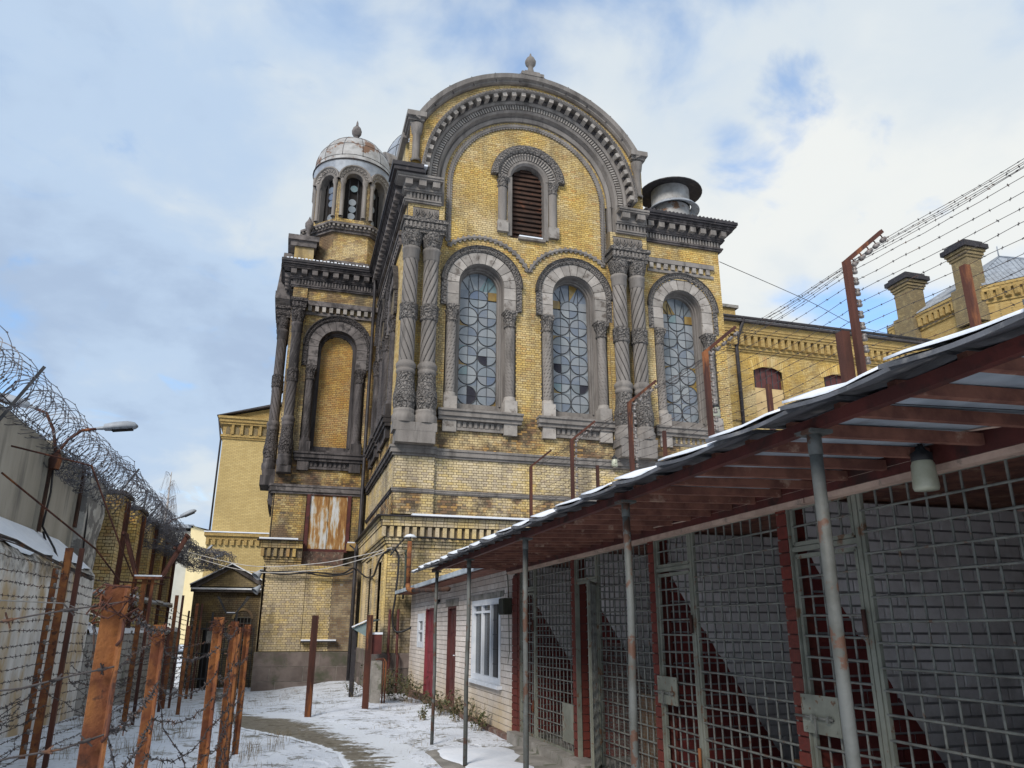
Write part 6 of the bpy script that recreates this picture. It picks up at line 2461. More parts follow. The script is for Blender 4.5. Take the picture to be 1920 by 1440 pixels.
# yellow brick block behind the church on the left
fb = root("far_gabled_block", "tall plain yellow brick block with a corbelled frieze and gable left of the church", "building", (-1, 50, 0))
FF = ((0, 50, 0), (1, 0, 0), (0, -1, 0))
mb = MB(FF)
mb.box(-4.62, 5, -14, 0, 7.1, 13.0)
obj("wall", mb, M["far_brick_pale"], fb)
mb = MB(FF)
mb.box(-4.80, 5, -14, 0.16, -2, 6.75)
obj("lower_wall", mb, M["far_brick_pale"], fb)
mb = MB(FF)
mb.box(-4.98, 5, -14, 0.34, 6.95, 7.15)
mb.box(-4.86, 5, -14, 0.22, 6.75, 6.95)
obj("string_course", mb, M["far_brick"], fb)
mb = MB(FF)
mb.box(-5.0, 5, -14.2, 0.38, 7.15, 7.22)
obj("snow", mb, M["snow"], fb)
sc_ = fb.children[-2]
pieces("corbel", FF, sc_, [(-4.85 + k * 0.36, -4.67 + k * 0.36, 0.14, 0.30, 6.42, 6.76) for k in range(18)], M["far_brick"])
mb = MB(FF)
for z0, z1, p in ((13.0, 13.12, 0.08), (13.12, 13.26, 0.14), (13.9, 14.05, 0.22), (14.05, 14.25, 0.30), (14.25, 14.4, 0.38)):
    mb.box(-4.62 - p, 5, -14, p, z0, z1)
mb.box(-4.66, 5, -14, 0.06, 13.26, 13.9)
fz = obj("frieze", mb, M["far_brick"], fb)
for k in range(12):
    a = -4.35 + k * 0.55
    q = MB(FF)
    q.prism([(a - 0.13, 13.30), (a + 0.13, 13.30), (a + 0.13, 13.62), (a + 0.06, 13.76), (a, 13.82), (a - 0.06, 13.76), (a - 0.13, 13.62)], 0.055, 0.075)
    obj("niche", q, M["far_brick_dark"], fz)
    q = MB(FF)
    q.prism([(a + 0.20, 13.28), (a + 0.35, 13.28), (a + 0.35, 13.9), (a + 0.20, 13.9)], 0.05, 0.2)
    obj("corbel", q, M["far_brick"], fz)
mb = MB(FF)
mb.prism([(-4.7, 14.4), (5, 14.4), (5, 15.2), (1.6, 16.1)], -14, 0.0)
obj("gable", mb, M["far_brick"], fb)
mb = MB(FF)
mb.prism([(-5.1, 14.42), (-4.9, 14.42), (1.6, 16.22), (1.6, 16.42)], -14, 0.35)
obj("roof", mb, M["roof_slate"], fb)
mb = MB()
mb.tube([(-5.0, 50.2, 14.3), (-4.75, 50.2, 13.0), (-4.75, 50.2, 7.2)], 0.06, 6)
obj("downpipe", mb, M["black_metal"], fb)

# little gabled lodge at the end of the yard
lo = root("gabled_lodge", "small sooty brick lodge with a snow edged gable at the end of the path", "building", (-2.5, 38, -0.9))
GF = ((0, 38, 0), (1, 0, 0), (0, -1, 0))
mo, br = courses(GF, -1.0, 3.25, rect_iv(-3.95, -0.6, [("r", -2.1, -1.4, 0.7, 2.1), ("r", -3.35, -2.5, -1.0, 1.6)]), bh=0.088, L=0.24, seed=161)
build_masonry(GF, lo, "front_wall", mo, br, brick_material("sooty_brick", [(0.20, 0.16, 0.10), (0.16, 0.13, 0.09), (0.12, 0.10, 0.075), (0.23, 0.19, 0.12)], 0.55, (0.09, 0.075, 0.06), 0.55), M["wood_dark"])
mb = MB(GF)
mb.box(-3.95, -0.6, -6, -0.03, -1.0, 3.25)
obj("lodge_core", mb, M["interior"], lo)
mb = MB(GF)
mb.prism([(-3.8, 3.45), (-0.9, 3.45), (-2.42, 4.28)], -6, 0.05)
obj("gable", mb, M["far_brick_dark"], lo)
mb = MB(GF)
mb.prism([(-4.1, 3.38), (-3.8, 3.38), (-2.42, 4.24), (-0.9, 3.38), (-0.6, 3.38), (-0.6, 3.48), (-2.42, 4.42), (-4.1, 3.48)], -6.2, 0.2)
obj("roof_verge", mb, M["stone_dark"], lo)
mb = MB(GF)
mb.prism([(-4.12, 3.485), (-2.42, 4.425), (-0.58, 3.485), (-0.58, 3.53), (-2.42, 4.48), (-4.12, 3.53)], -6.2, 0.32)
mb.box(-4.05, -0.62, 0.0, 0.34, 3.30, 3.375)
obj("snow", mb, M["snow"], lo)
mb = MB(GF)
mb.box(-4.05, -0.62, -0.1, 0.28, 3.2, 3.295)
obj("eave", mb, M["stone_dark"], lo)
w = sub_empty("window", lo)
mb = MB(GF)
mb.box(-2.1, -1.4, -0.2, -0.15, 0.7, 2.1)
obj("pane", mb, M["pane_dark"], w)
mb = MB(GF)
for x in np.linspace(-2.12, -1.38, 6):
    mb.box(x - 0.012, x + 0.012, 0.02, 0.04, 0.65, 2.15)
for z in np.linspace(0.7, 2.1, 7):
    mb.box(-2.14, -1.36, 0.015, 0.035, z - 0.01, z + 0.01)
obj("grille", mb, M["rebar"], w)
mb = MB(GF)
mb.arc([(0.36, 0.0), (0.46, 0.0), (0.46, 0.05), (0.36, 0.05)], -1.75, 2.05, 0, math.pi, 10)
obj("arch_bricks", mb, M["brick_tower"], w)
mb = MB(GF)
mb.box(-3.35, -2.5, -0.2, -0.12, -1.0, 1.6)
obj("door", mb, M["wood_dark"], lo)

cbld = root("cream_house", "distant cream rendered house end beyond the yard wall", "building", (-8, 90, 0))
mb = MB()
mb.add([(-10.4, 90, 0), (-4.5, 90, 0), (-4.5, 90, 10.2), (-8.2, 90, 11.55), (-10.4, 90, 12.25), (-10.4, 104, 0), (-4.5, 104, 0), (-4.5, 104, 10.2), (-8.2, 104, 11.55), (-10.4, 104, 12.25)], [(0, 1, 2, 3, 4), (5, 9, 8, 7, 6), (1, 6, 7, 2), (0, 4, 9, 5)])
obj("wall", mb, simple("cream_render", (0.72, 0.61, 0.36), (0.68, 0.57, 0.33), 1, bump=0.05), cbld)
mb = MB()
mb.box(-18, -10.42, 90.6, 104, 0, 11.7)
obj("side_wing", mb, simple("pale_render", (0.46, 0.46, 0.42), (0.42, 0.42, 0.38), 1, bump=0.05), cbld)
mb = MB()
mb.add([(-10.8, 89.6, 12.3), (-8.2, 89.6, 11.75), (-4.2, 89.6, 10.35), (-4.2, 104, 10.35), (-8.2, 104, 11.75), (-10.8, 104, 12.3)], [(0, 1, 4, 5), (1, 2, 3, 4)])
mb.box(-18.3, -10.2, 90.0, 104, 12.0, 12.35)
mb.box(-14.5, -14.2, 90.2, 90.4, 8.0, 12.0)
obj("roof", mb, M["roof_grey"], cbld)
# ------------------------------------------------------------------ barbed wire, posts, lamps, cables, plants
def barbed(mb, p, q, sag=0.03, r=0.003, step=0.12, barb=0.022, n=10, jit=0.01, rr=None, nb=None):
    rr = rr or R
    p, q = Vector(p), Vector(q)
    L = (q - p).length
    pts = []
    for i in range(n + 1):
        f = i / n
        a = p.lerp(q, f)
        a.z -= sag * 4 * f * (1 - f)
        if 0 < i < n:
            a += Vector((rr.uniform(-jit, jit), rr.uniform(-jit, jit), rr.uniform(-jit, jit)))
        pts.append(a)
    mb.tube(pts, r, 4, cap=False, smooth=True)
    k = nb if nb is not None else int(L / step)
    for i in range(k):
        f = (i + rr.uniform(0.3, 0.7)) / k * n
        j = min(int(f), n - 1)
        c = pts[j].lerp(pts[j + 1], f - j)
        for s in range(2):
            d = Vector((rr.uniform(-1, 1), rr.uniform(-1, 1), rr.uniform(-1, 1))).normalized() * barb
            mb.tube([c - d, c + d], r * 0.8, 3, cap=False, smooth=False)
        mb.tube([c - (pts[j + 1] - pts[j]).normalized() * barb * 0.5, c + (pts[j + 1] - pts[j]).normalized() * barb * 0.5], r * 1.9, 4, cap=False)


def angle_post(mb, x, y, z0, z1, w, th=0.008, rot=0.0, lean=(0, 0)):
    """L section steel"""
    Mx = Matrix.Translation((x, y, 0)) @ Matrix.Rotation(rot, 4, "Z")
    n = 7
    V = []
    out = [(0, 0), (w, 0), (w, th), (th, th), (th, w), (0, w)]
    for i in range(n):
        f = i / (n - 1)
        z = z0 + (z1 - z0) * f
        e = 0.0015 * math.sin(5 * z + x * 9)
        for a, b in out:
            p = Mx @ Vector((a - w / 2 + e, b - w / 2, 0))
            V.append((p.x + lean[0] * f, p.y + lean[1] * f, z))
    F_ = []
    for i in range(n - 1):
        for k in range(6):
            q = i * 6
            F_.append((q + k, q + (k + 1) % 6, q + 6 + (k + 1) % 6, q + 6 + k))
    q = (n - 1) * 6
    F_.append(tuple(range(q, q + 6)))
    mb.add(V, F_, R.random())


# --- foreground fence of short rusted angle posts
sf = root("barbed_wire_fence", "near fence of short orange rusted angle posts strung with slack barbed wire", "fence", (-0.6, 7, 0))
SP = [(-0.585, 3.15, 1.80, 0.072), (-0.825, 6.1, 1.672, 0.066), (-0.555, 7.7, 1.745, 0.066), (-0.535, 9.9, 1.725, 0.066), (-0.475, 12.2, 1.70, 0.062)]
for i, (x, y, z, w) in enumerate(SP):
    p = sub_empty("post", sf)
    mb = MB()
    angle_post(mb, x, y, gz(x, y) - 0.1, z, w, 0.009, RAD(200 + 6 * i), (0.0, 0.0))
    obj("angle_iron", mb, M["rust"], p)
    mb = MB()
    for k in range(5):
        zz_ = 0.35 + k * 0.31
        if zz_ < z:
            mb.tube([(x + w * 0.4, y - w * 0.35, zz_), (x + w * 0.62, y - w * 0.5, zz_ + 0.02), (x + w * 0.62, y - w * 0.5, zz_ + 0.09)], 0.006, 5)
    obj("wire_hook", mb, M["rust_dark"], p)
mb = MB()
angle_post(mb, -0.50, 10.6, gz(0, 10) - 0.1, 1.66, 0.04, 0.007, 1.0)
obj("post", mb, M["rust"], sf)
LEFT = (-2.3, 2.6)
rr = random.Random(5)
for k, z in enumerate((1.74, 1.52, 1.30, 1.08, 0.86, 0.64, 0.42, 0.22)):
    chain = [(LEFT[0], LEFT[1], z + 0.03)] + [(x + 0.03, y, min(z, zt - 0.03) - 0.01 * i) for i, (x, y, zt, w) in enumerate(SP)]
    for a, b in zip(chain, chain[1:]):
        if rr.random() < 0.2:
            continue
        mb = MB()
        barbed(mb, a, b, sag=rr.uniform(0.03, 0.16), r=0.0042, step=0.13, barb=0.028, n=14, jit=0.012, rr=rr)
        obj("barbed_strand", mb, M["wire"], sf)
for a, b in (((-0.65, 3.15, 1.7), (-0.78, 6.1, 0.5)), ((-0.78, 6.1, 1.2), (-0.44, 7.7, 0.3)), ((-0.45, 7.7, 1.6), (-0.47, 9.9, 0.2)), ((-0.46, 9.9, 1.5), (-0.5, 12.2, 0.15)), ((-0.44, 7.7, 1.0), (-0.49, 9.9, 0.05)), ((-0.65, 3.2, 0.9), (-2.0, 5.6, 0.05)), ((-0.8, 6.1, 1.62), (-2.55, 11.6, 1.0)), ((-0.46, 9.9, 1.6), (-2.6, 16.8, 1.3)), ((-0.5, 12.2, 1.5), (-2.4, 19.0, 0.9))):
    mb = MB()
    barbed(mb, a, b, sag=rr.uniform(0.05, 0.2), r=0.004, step=0.14, barb=0.027, n=12, jit=0.03, rr=rr)
    obj("barbed_strand", mb, M["wire"], sf)
# wire wound round the post tops
for x, y, z, w in SP:
    mb = MB()
    for k in range(5):
        pts = [(x + (w * 0.75 + rr.uniform(-0.01, 0.03)) * math.cos(a + k), y + (w * 0.75) * math.sin(a + k), z - 0.03 - 0.022 * k + rr.uniform(-0.03, 0.03)) for a in np.linspace(0, 5.5, 10)]
        mb.tube(pts, 0.0035, 4, cap=False)
        for p in pts[::2]:
            d = Vector((rr.uniform(-1, 1), rr.uniform(-1, 1), rr.uniform(-1, 1))).normalized() * 0.03
            mb.tube([Vector(p) - d, Vector(p) + d], 0.003, 3, cap=False)
    obj("wire_tangle", mb, M["rust_dark"], sf)

# --- tall signal fence of paired channels with insulators and Y arms
tf = root("signal_fence", "tall fence of paired rusty channel posts with insulators and close wires before the low wall", "fence", (-2.6, 16, 0))
TP = [(-2.74, 11.6, 2.66), (-2.60, 16.85, 2.56), (-2.62, 22.2, 2.46), (-2.6, 27.3, 2.4)]
M["ceramic"] = simple("ceramic_insulator", (0.22, 0.20, 0.19), (0.13, 0.115, 0.11), 8, bump=0, rough=0.35, spec=0.5)
for i, (x, y, zt) in enumerate(TP):
    p = sub_empty("post_pair", tf)
    g0 = gz(x, y)
    for dx, w in ((-0.075, 0.085), (0.075, 0.055)):
        mb = MB()
        mb.box(x + dx - w / 2, x + dx + w / 2, y - 0.03, y - 0.022, g0 - 0.1, zt)
        mb.box(x + dx - w / 2, x + dx - w / 2 + 0.008, y - 0.022, y + 0.04, g0 - 0.1, zt)
        mb.box(x + dx + w / 2 - 0.008, x + dx + w / 2, y - 0.022, y + 0.04, g0 - 0.1, zt)
        obj("channel", mb, M["rust"] if dx < 0 else M["rust_dark"], p)
    for k in range(13):
        z = g0 + 0.25 + k * 0.175
        mb = MB()
        mb.lathe([(0.004, -0.028), (0.020, -0.02), (0.014, -0.004), (0.022, 0.008), (0.016, 0.024), (0.004, 0.03)], (x - 0.16, y - 0.05, z), 8)
        mb.tube([(x - 0.10, y - 0.03, z - 0.02), (x - 0.14, y - 0.05, z - 0.035), (x - 0.16, y - 0.05, z - 0.03)], 0.006, 4)
        obj("insulator", mb, M["ceramic"], p)
    if i == 0:
        # a second thin post of the pair, standing apart
        mb = MB()
        angle_post(mb, x - 0.42, y + 0.9, g0 - 0.1, 2.45, 0.07, 0.008, 0.4)
        obj("stay_post", mb, M["rust"], p)
    if i == 1:
        arm = sub_empty("wire_arm", p) if False else None
        for dy in (-0.10, 0.12):
            for s, (xa, za) in ((-1, (-0.55, 0.88)), (1, (0.60, 0.86))):
                mb = MB()
                mb.bar((x + s * 0.22, y + dy, zt + 0.02), (x + xa, y + dy, zt + za), 0.055, 0.055)
                obj("arm", mb, M["rust_dark"], p)
            mb = MB()
            mb.bar((x - 0.26, y + dy, zt + 0.02), (x + 0.26, y + dy, zt + 0.02), 0.05, 0.045)
            obj("crossbar", mb, M["rust_dark"], p)
            mb = MB()
            mb.box(x - 0.25, x + 0.25, y + dy - 0.03, y + dy + 0.03, zt + 0.046, zt + 0.075)
            obj("snow", mb, M["snow"], p)
        mb = MB()
        mb.bar((x + 0.60, y - 0.25, zt + 0.86), (x + 0.60, y + 0.3, zt + 0.86), 0.05, 0.05)
        mb.bar((x + 0.42, y - 0.25, zt + 0.60), (x + 0.42, y + 0.3, zt + 0.60), 0.04, 0.04)
        mb.bar((x - 0.55, y - 0.25, zt + 0.86), (x - 0.55, y + 0.3, zt + 0.86), 0.05, 0.05)
        obj("tie_bar", mb, M["rust_dark"], p)
for k in range(18):
    pts = [(-2.86, 4.0)] + [(x - 0.16, y - 0.05) for x, y, z in TP]
    for (xa, ya), (xb, yb) in zip(pts, pts[1:]):
        mb = MB()
        za, zb = gz(xa, ya) + 0.16 + k * 0.132, gz(xb, yb) + 0.16 + k * 0.132
        barbed(mb, (xa, ya, za), (xb, yb, zb), sag=rr.uniform(0.01, 0.05), r=0.0042, step=0.17, barb=0.024, n=12, jit=0.012, rr=rr)
        obj("barbed_strand", mb, M["wire"], tf)
for k in range(42):
    ya = rr.uniform(5, 22)
    mb = MB()
    barbed(mb, (-2.7 + rr.uniform(-0.3, 0.4), ya, rr.uniform(0.1, 1.4)), (-2.6 + rr.uniform(-0.9, 0.9), ya + rr.uniform(2, 5), rr.uniform(0.0, 1.6)), sag=rr.uniform(0.05, 0.25), r=0.004, step=0.16, barb=0.024, n=10, jit=0.04, rr=rr)
    obj("loose_strand", mb, M["wire"], tf)
mb = MB()
mb.tube([(-4.05, 6.0, 1.86), (-3.4, 8.8, 1.93), (-2.74, 11.5, 1.95)], 0.008, 5)
mb.tube([(-2.7, 11.6, 1.93), (-1.4, 7.2, 1.72), (-0.66, 3.2, 1.66)], 0.004, 5)
tag(obj("white_twine", mb, M["cable_white"]), "thin white cord strung from the whitewashed wall to the fence posts", "cord")

# --- odd posts
for x, y, zt, w, lab in ((-2.05, 19.6, 1.7, 0.07, "thin rusty post standing alone in the snow before the lodge"), (-2.55, 20.4, 1.5, 0.06, "dark thin post close to the third pair of the signal fence")):
    mb = MB()
    angle_post(mb, x, y, gz(x, y) - 0.1, zt, w, 0.008, 0.3)
    tag(obj("fence_post", mb, M["rust"] if w > 0.065 else M["rust_dark"]), lab, "post", "thin posts by the signal fence")
mb = MB()
angle_post(mb, 0.67, 17.7, gz(0.67, 17.7) - 0.1, 1.92, 0.125, 0.012, RAD(185))
tag(obj("iron_post", mb, M["rust_dark"]), "dark rusty iron post standing alone beside the snowy path", "post", "iron posts standing in the snow")
pb = root("iron_post", "rusty iron post carrying a small red box near the church corner", "post", (1.92, 18.5, 0), "iron posts standing in the snow")
mb = MB()
angle_post(mb, 1.92, 18.5, gz(1.9, 18.5) - 0.1, 1.95, 0.125, 0.012, RAD(185))
obj("angle_iron", mb, M["rust_dark"], pb)
mb = MB()
mb.box(1.99, 2.22, 18.52, 18.68, 1.10, 1.52)
obj("box", mb, M["red_oxide"], pb)
mb = MB()
mb.box(1.98, 2.23, 18.51, 18.69, 1.525, 1.57)
obj("snow", mb, M["snow"], pb)
cp_ = root("concrete_stub", "squat concrete stub with rust run channel irons by the church plinth", "pillar", (2.4, 20.5, 0))
mb = MB()
mb.box(2.22, 2.46, 20.3, 20.7, -0.3, 0.88)
obj("stub", mb, M["concrete"], cp_)
for dx in (0.28, 0.34):
    mb = MB()
    mb.tube([(2.3, 20.28, 0.92), (2.16 + dx, 20.28, 0.94), (2.22 + dx, 20.28, 0.86), (2.22 + dx, 20.28, -0.2)], 0.022, 6)
    obj("channel", mb, M["rust_dark"], cp_)
aw = root("metal_awning", "little snow edged sheet metal awning leaning out by the church downpipe", "awning", (2.1, 23.0, 1.6))
mb = MB()
mb.add([(1.88, 22.6, 1.66), (2.40, 22.6, 1.90), (2.75, 23.7, 1.92), (2.0, 23.7, 1.66), (1.88, 22.6, 1.64), (2.40, 22.6, 1.88), (2.75, 23.7, 1.9), (2.0, 23.7, 1.64)], [(0, 1, 2, 3), (4, 7, 6, 5), (0, 4, 5, 1), (0, 3, 7, 4), (1, 5, 6, 2)])
mb.add([(1.9, 22.61, 1.64), (2.40, 22.61, 1.88), (2.38, 22.61, 1.38)], [(0, 1, 2)])
obj("awning_sheet", mb, simple("teal_sheet", (0.20, 0.27, 0.28), (0.15, 0.20, 0.21), 4, bump=0.1), aw)
mb = MB()
mb.bar((1.86, 22.6, 1.69), (2.40, 22.6, 1.935), 0.12, 0.03)
obj("snow", mb, M["snow"], aw)
mb = MB()
mb.box(1.93, 2.05, 23.0, 23.15, -0.2, 1.64)
obj("awning_post", mb, M["black_metal"], aw)

# red conduit on the church base
rc = MB()
for x in (3.03, 3.28):
    rc.tube([(x, 23.7, 2.2), (x, 23.7, 0.98), (x + 0.02, 23.58, 0.9), (x + 0.02, 23.58, -0.1)], 0.04, 8)
tag(obj("red_pipe", rc, M["red_oxide"]), "pair of thin red pipes running down the church corner", "pipe")

# rusty vent pipe with elbow and the pale cap lamp behind it
vp = root("vent_pipe", "rusty vent pipe rising from an elbow above the white building eaves", "pipe", (3.0, 20, 2.6))
mb = MB()
mb.tube([(2.98, 20.0, 3.80), (2.98, 20.0, 2.72)], 0.058, 12)
obj("riser", mb, M["rust"], vp)
mb = MB()
mb.tube([(2.98, 20.0, 2.74), (2.985, 19.97, 2.62), (3.02, 19.8, 2.57), (3.04, 19.5, 2.56)], 0.064, 12)
obj("elbow", mb, M["rust"], vp)
mb = MB()
mb.tube([(3.04, 19.6, 2.56), (3.1, 17.4, 2.47), (3.12, 15.5, 2.41)], 0.05, 10)
obj("run", mb, M["wood_dark"], vp)
cl = root("cap_lamp", "pale dish lamp on a thin bracket at the church cornice", "lamp", (3.5, 23.4, 4.2))
mb = MB()
mb.lathe([(0.0, 0.10), (0.12, 0.07), (0.20, 0.0), (0.19, -0.01), (0.0, 0.05)], (3.48, 23.3, 4.28), 18)
obj("dish", mb, M["white_paint"], cl)
mb = MB()
mb.tube([(3.48, 23.3, 4.3), (3.48, 23.32, 4.1), (3.42, 23.6, 3.85), (3.3, 23.88, 3.8)], 0.012, 5)
obj("bracket", mb, M["cable"], cl)

# cables over the church base
def cable(name, pts, r, mat, label):
    mb = MB()
    P = [Vector(p) for p in pts]
    out = []
    for i in range(len(P) - 1):
        a, b, c, d = P[max(i - 1, 0)], P[i], P[i + 1], P[min(i + 2, len(P) - 1)]
        for k in range(6):
            t_ = k / 6
            out.append(0.5 * ((2 * b) + (c - a) * t_ + (2 * a - 5 * b + 4 * c - d) * t_ ** 2 + (3 * b - a - 3 * c + d) * t_ ** 3))
    out.append(P[-1])
    mb.tube(out, r, 5)
    return tag(obj(name, mb, mat), label, "cable", {"black_cable": "black cables on the church base", "white_cable": "pale cables strung over the yard"}.get(name))


cable("black_cable", [(2.95, 23.62, 3.75), (3.25, 23.72, 4.15), (3.6, 23.62, 4.32), (5.2, 23.62, 4.30), (6.8, 23.62, 4.34), (9, 23.62, 4.34)], 0.028, M["cable"], "black cable running under the church brick cornice above the canopy roof")
cable("black_cable", [(2.74, 26.0, 3.3), (2.74, 24.2, 3.75), (3.0, 23.76, 3.95), (3.22, 23.75, 3.7), (3.18, 23.74, 2.6), (3.12, 23.74, 1.9), (3.3, 23.6, 1.55), (3.9, 22.9, 1.9), (3.6, 19.0, 2.3)], 0.034, M["cable"], "thick black cable looping down the church corner to the white building")
cable("black_cable", [(3.42, 23.75, 3.95), (3.44, 23.74, 3.2), (3.40, 23.74, 2.5)], 0.035, simple("green_cable", (0.06, 0.075, 0.06), (0.04, 0.05, 0.045), 5, bump=0), "greenish upright conduit on the church wall left of the rusty vent pipe")
cable("black_cable", [(-1.0, 31.45, 3.75), (-0.2, 31.42, 3.62), (0.9, 31.42, 3.72), (2.0, 31.42, 3.68), (2.5, 31.2, 3.9), (2.74, 28.5, 3.4), (2.74, 26.0, 3.3)], 0.032, M["cable"], "heavy black cable bundle sagging across the transept base")
cable("black_cable", [(-0.9, 31.45, 3.66), (0.3, 31.43, 3.75), (1.5, 31.43, 3.60), (2.5, 31.3, 3.8), (2.52, 31.1, 4.5), (2.3, 31.4, 4.8)], 0.03, M["cable"], "black cable looping up beside the transept downpipe")
cable("white_cable", [(-4.6, 33.0, 4.7), (-1.5, 30.5, 3.86), (0.8, 27.5, 3.74), (2.2, 25.0, 3.85), (3.0, 23.7, 4.0)], 0.013, M["cable_white"], "upper of two pale cables strung from the perimeter wall to the church corner")
cable("white_cable", [(-4.6, 33.1, 4.62), (-1.5, 30.4, 3.66), (0.8, 27.4, 3.52), (2.2, 25.0, 3.72), (3.0, 23.72, 3.96)], 0.013, M["cable_white"], "lower of two pale cables strung from the perimeter wall to the church corner")
cable("overhead_wire", [(15.3, 23.9, 15.45), (22.0, 27.5, 16.2), (28, 31, 16.9), (33.8, 33.4, 17.8)], 0.014, M["cable"], "thin wire sloping from the church corner to the cell block roof")
for (z, s, lab) in ((3.62, 1.0, "upper of two grey floodlights on the transept corner"), (3.05, 0.85, "lower of two grey floodlights on the transept corner")):
    f = root("floodlight", lab, "floodlight", (-1.1, 31.6, z), "floodlights on the transept corner")
    mb = MB()
    d = Vector((-0.55, -0.3, -0.62)).normalized()
    c = Vector((-1.0, 31.62, z + 0.06))
    rot = (-d).to_track_quat("Z", "Y").to_matrix().to_4x4()
    q = MB()
    q.lathe([(0.03, 0.16), (0.07, 0.13), (0.10, 0.0), (0.19, -0.22), (0.175, -0.22), (0.09, -0.02), (0.0, 0.0)], (0, 0, 0), 16)
    vv = q.world_verts() * s
    mb.add([Matrix.Translation(c) @ rot @ Vector(p) for p in vv], q.f, 0, True)
    obj("reflector", mb, M["roof_grey"], f)
    mb = MB()
    mb.tube([c, c + Vector((0.1, 0.0, 0.08)), (-0.84, 31.66, z + 0.12)], 0.02, 6)
    obj("bracket", mb, M["cable"], f)

# --- wire fence behind the kennel roof
rf = root("roof_wire_fence", "tall barbed wire fence with cranked rusty posts and insulators behind the kennel roof", "fence", (6.2, 10, 0))
XW = 6.2
IR = MB()
IR.lathe([(0.004, -0.045), (0.030, -0.04), (0.034, -0.012), (0.018, 0.0), (0.030, 0.014), (0.026, 0.042), (0.004, 0.048)], (0, 0, 0), 10)
INS = IR.mesh("insulator")
INS.materials.append(M["ceramic"])
anch = {}
RPS = [(-1.5, 5.95), (6.95, 5.92), (10.33, 5.94), (13.28, 5.92), (16.56, 5.92), (19.8, 5.92)]
for i, (y, zt) in enumerate(RPS):
    p = sub_empty("post", rf)
    mb = MB()
    mb.bar((XW, y, -0.1), (XW, y, zt), 0.075, 0.075, upv=(0, 1, 0))
    obj("upright", mb, M["rust_dark"], p)
    mb = MB()
    tip = Vector((XW + 0.60, y, zt + 0.50))
    mb.bar((XW - 0.02, y, zt - 0.02), tip, 0.05, 0.05)
    obj("cranked_arm", mb, M["rust_dark"], p)
    A_ = []
    for k in range(9):
        z = zt - 0.10 - k * 0.145
        A_.append(Vector((XW + 0.105, y - 0.02, z)))
        if i in (1, 2, 3, 4):
            mb = MB()
            mb.tube([(XW + 0.03, y, z + 0.04), (XW + 0.105, y, z + 0.03), (XW + 0.105, y, z)], 0.008, 4)
            obj("insulator_pin", mb, M["rust_dark"], p)
            inst("insulator", INS, p, Matrix.Translation((XW + 0.105, y, z - 0.01)))
    for k in range(5):
        f = 0.12 + k * 0.2
        c = Vector((XW, y, zt)).lerp(tip, f) + Vector((0.055, 0, -0.075))
        A_.append(c)
        if i in (1, 2, 3, 4):
            inst("insulator", INS, p, Matrix.Translation(c) @ Matrix.Rotation(RAD(50), 4, "Y"))
            mb = MB()
            mb.tube([c + Vector((-0.05, 0, 0.06)), c + Vector((-0.02, 0.0, 0.05)), c], 0.008, 4)
            obj("insulator_pin", mb, M["rust_dark"], p)
    anch[i] = A_
for i in range(len(RPS) - 1):
    for k in range(14):
        mb = MB()
        n = 24 if i == 0 else 10
        barbed(mb, anch[i][k], anch[i + 1][k], sag=rr.uniform(0.03, 0.09) if i else 0.16, r=0.0032, step=0.22, barb=0.018, n=n, jit=0.008, rr=rr)
        obj("barbed_strand", mb, M["wire"], rf)
for y, zt, w in ((5.37, 5.1, 0.07), (8.75, 4.9, 0.06), (11.9, 5.0, 0.055), (15.03, 5.0, 0.06)):
    mb = MB()
    mb.box(XW - w / 2, XW + w / 2, y - w / 2, y + w / 2, -0.1, zt)
    obj("stay_post", mb, M["rust_dark"], rf)
mb = MB()
mb.box(6.04, 6.15, 7.0, 7.12, -0.1, 5.02)
obj("timber_post", mb, M["rust_dark"], rf)

# --- razor wire coils on the perimeter wall
def coil(name, y0, y1, cx, cz, rad, turns, r, label, seed, wob=0.06, slope=0.0, dx=0.0, barbs=True):
    q = random.Random(seed)
    mb = MB()
    n = int(turns * 18)
    pts = []
    ph = q.uniform(0, 6)
    for i in range(n + 1):
        f = i / n
        a = 2 * math.pi * turns * f + ph
        k = rad * (1 + 0.10 * math.sin(a * 0.37 + seed) + q.uniform(-wob, wob))
        pts.append(Vector((cx + dx * f + k * math.cos(a), y0 + (y1 - y0) * f + 0.10 * math.sin(a * 0.5 + seed), cz + slope * f + k * math.sin(a))))
    mb.tube(pts, r, 3, cap=False, smooth=False)
    if barbs:
        for i in range(0, n, 2):
            p = pts[i]
            t_ = (pts[i + 1] - p).normalized()
            s = t_.orthogonal().normalized() * 0.022
            mb.add([p - t_ * 0.03, p + s, p + t_ * 0.03, p - s], [(0, 1, 2, 3)])
    return tag(obj(name, mb, M["razor"]), label, "razor wire", "razor wire coils on the perimeter wall")


coil("razor_wire", 6.0, 25.0, -4.92, 5.62, 0.52, 52, 0.008, "large open razor wire coil along the top of the concrete slab wall", 1)
coil("razor_wire", 8.0, 33.5, -4.95, 5.58, 0.40, 95, 0.007, "second razor wire coil wound inside the large one along the wall top", 2, dx=0.15)
coil("razor_wire", 22.0, 36.5, -4.75, 5.5, 0.55, 62, 0.008, "dense razor wire coil over the brick perimeter wall", 3, wob=0.16, slope=-0.25)
coil("razor_wire", 17.5, 38.0, -4.72, 4.98, 0.26, 150, 0.009, "tangled razor wire slumped against the brick perimeter wall", 4, wob=0.4, slope=-0.15)
coil("razor_wire", 27.0, 38.0, -4.35, 4.65, 0.42, 110, 0.009, "matted razor wire heap hanging off the wall toward the lodge", 5, wob=0.4, dx=0.5, slope=-0.1)
coil("razor_wire", 36.6, 38.4, -3.6, 4.55, 0.40, 48, 0.009, "ball of bunched razor wire above the lodge roof", 6, wob=0.3, dx=0.9)
mb = MB()
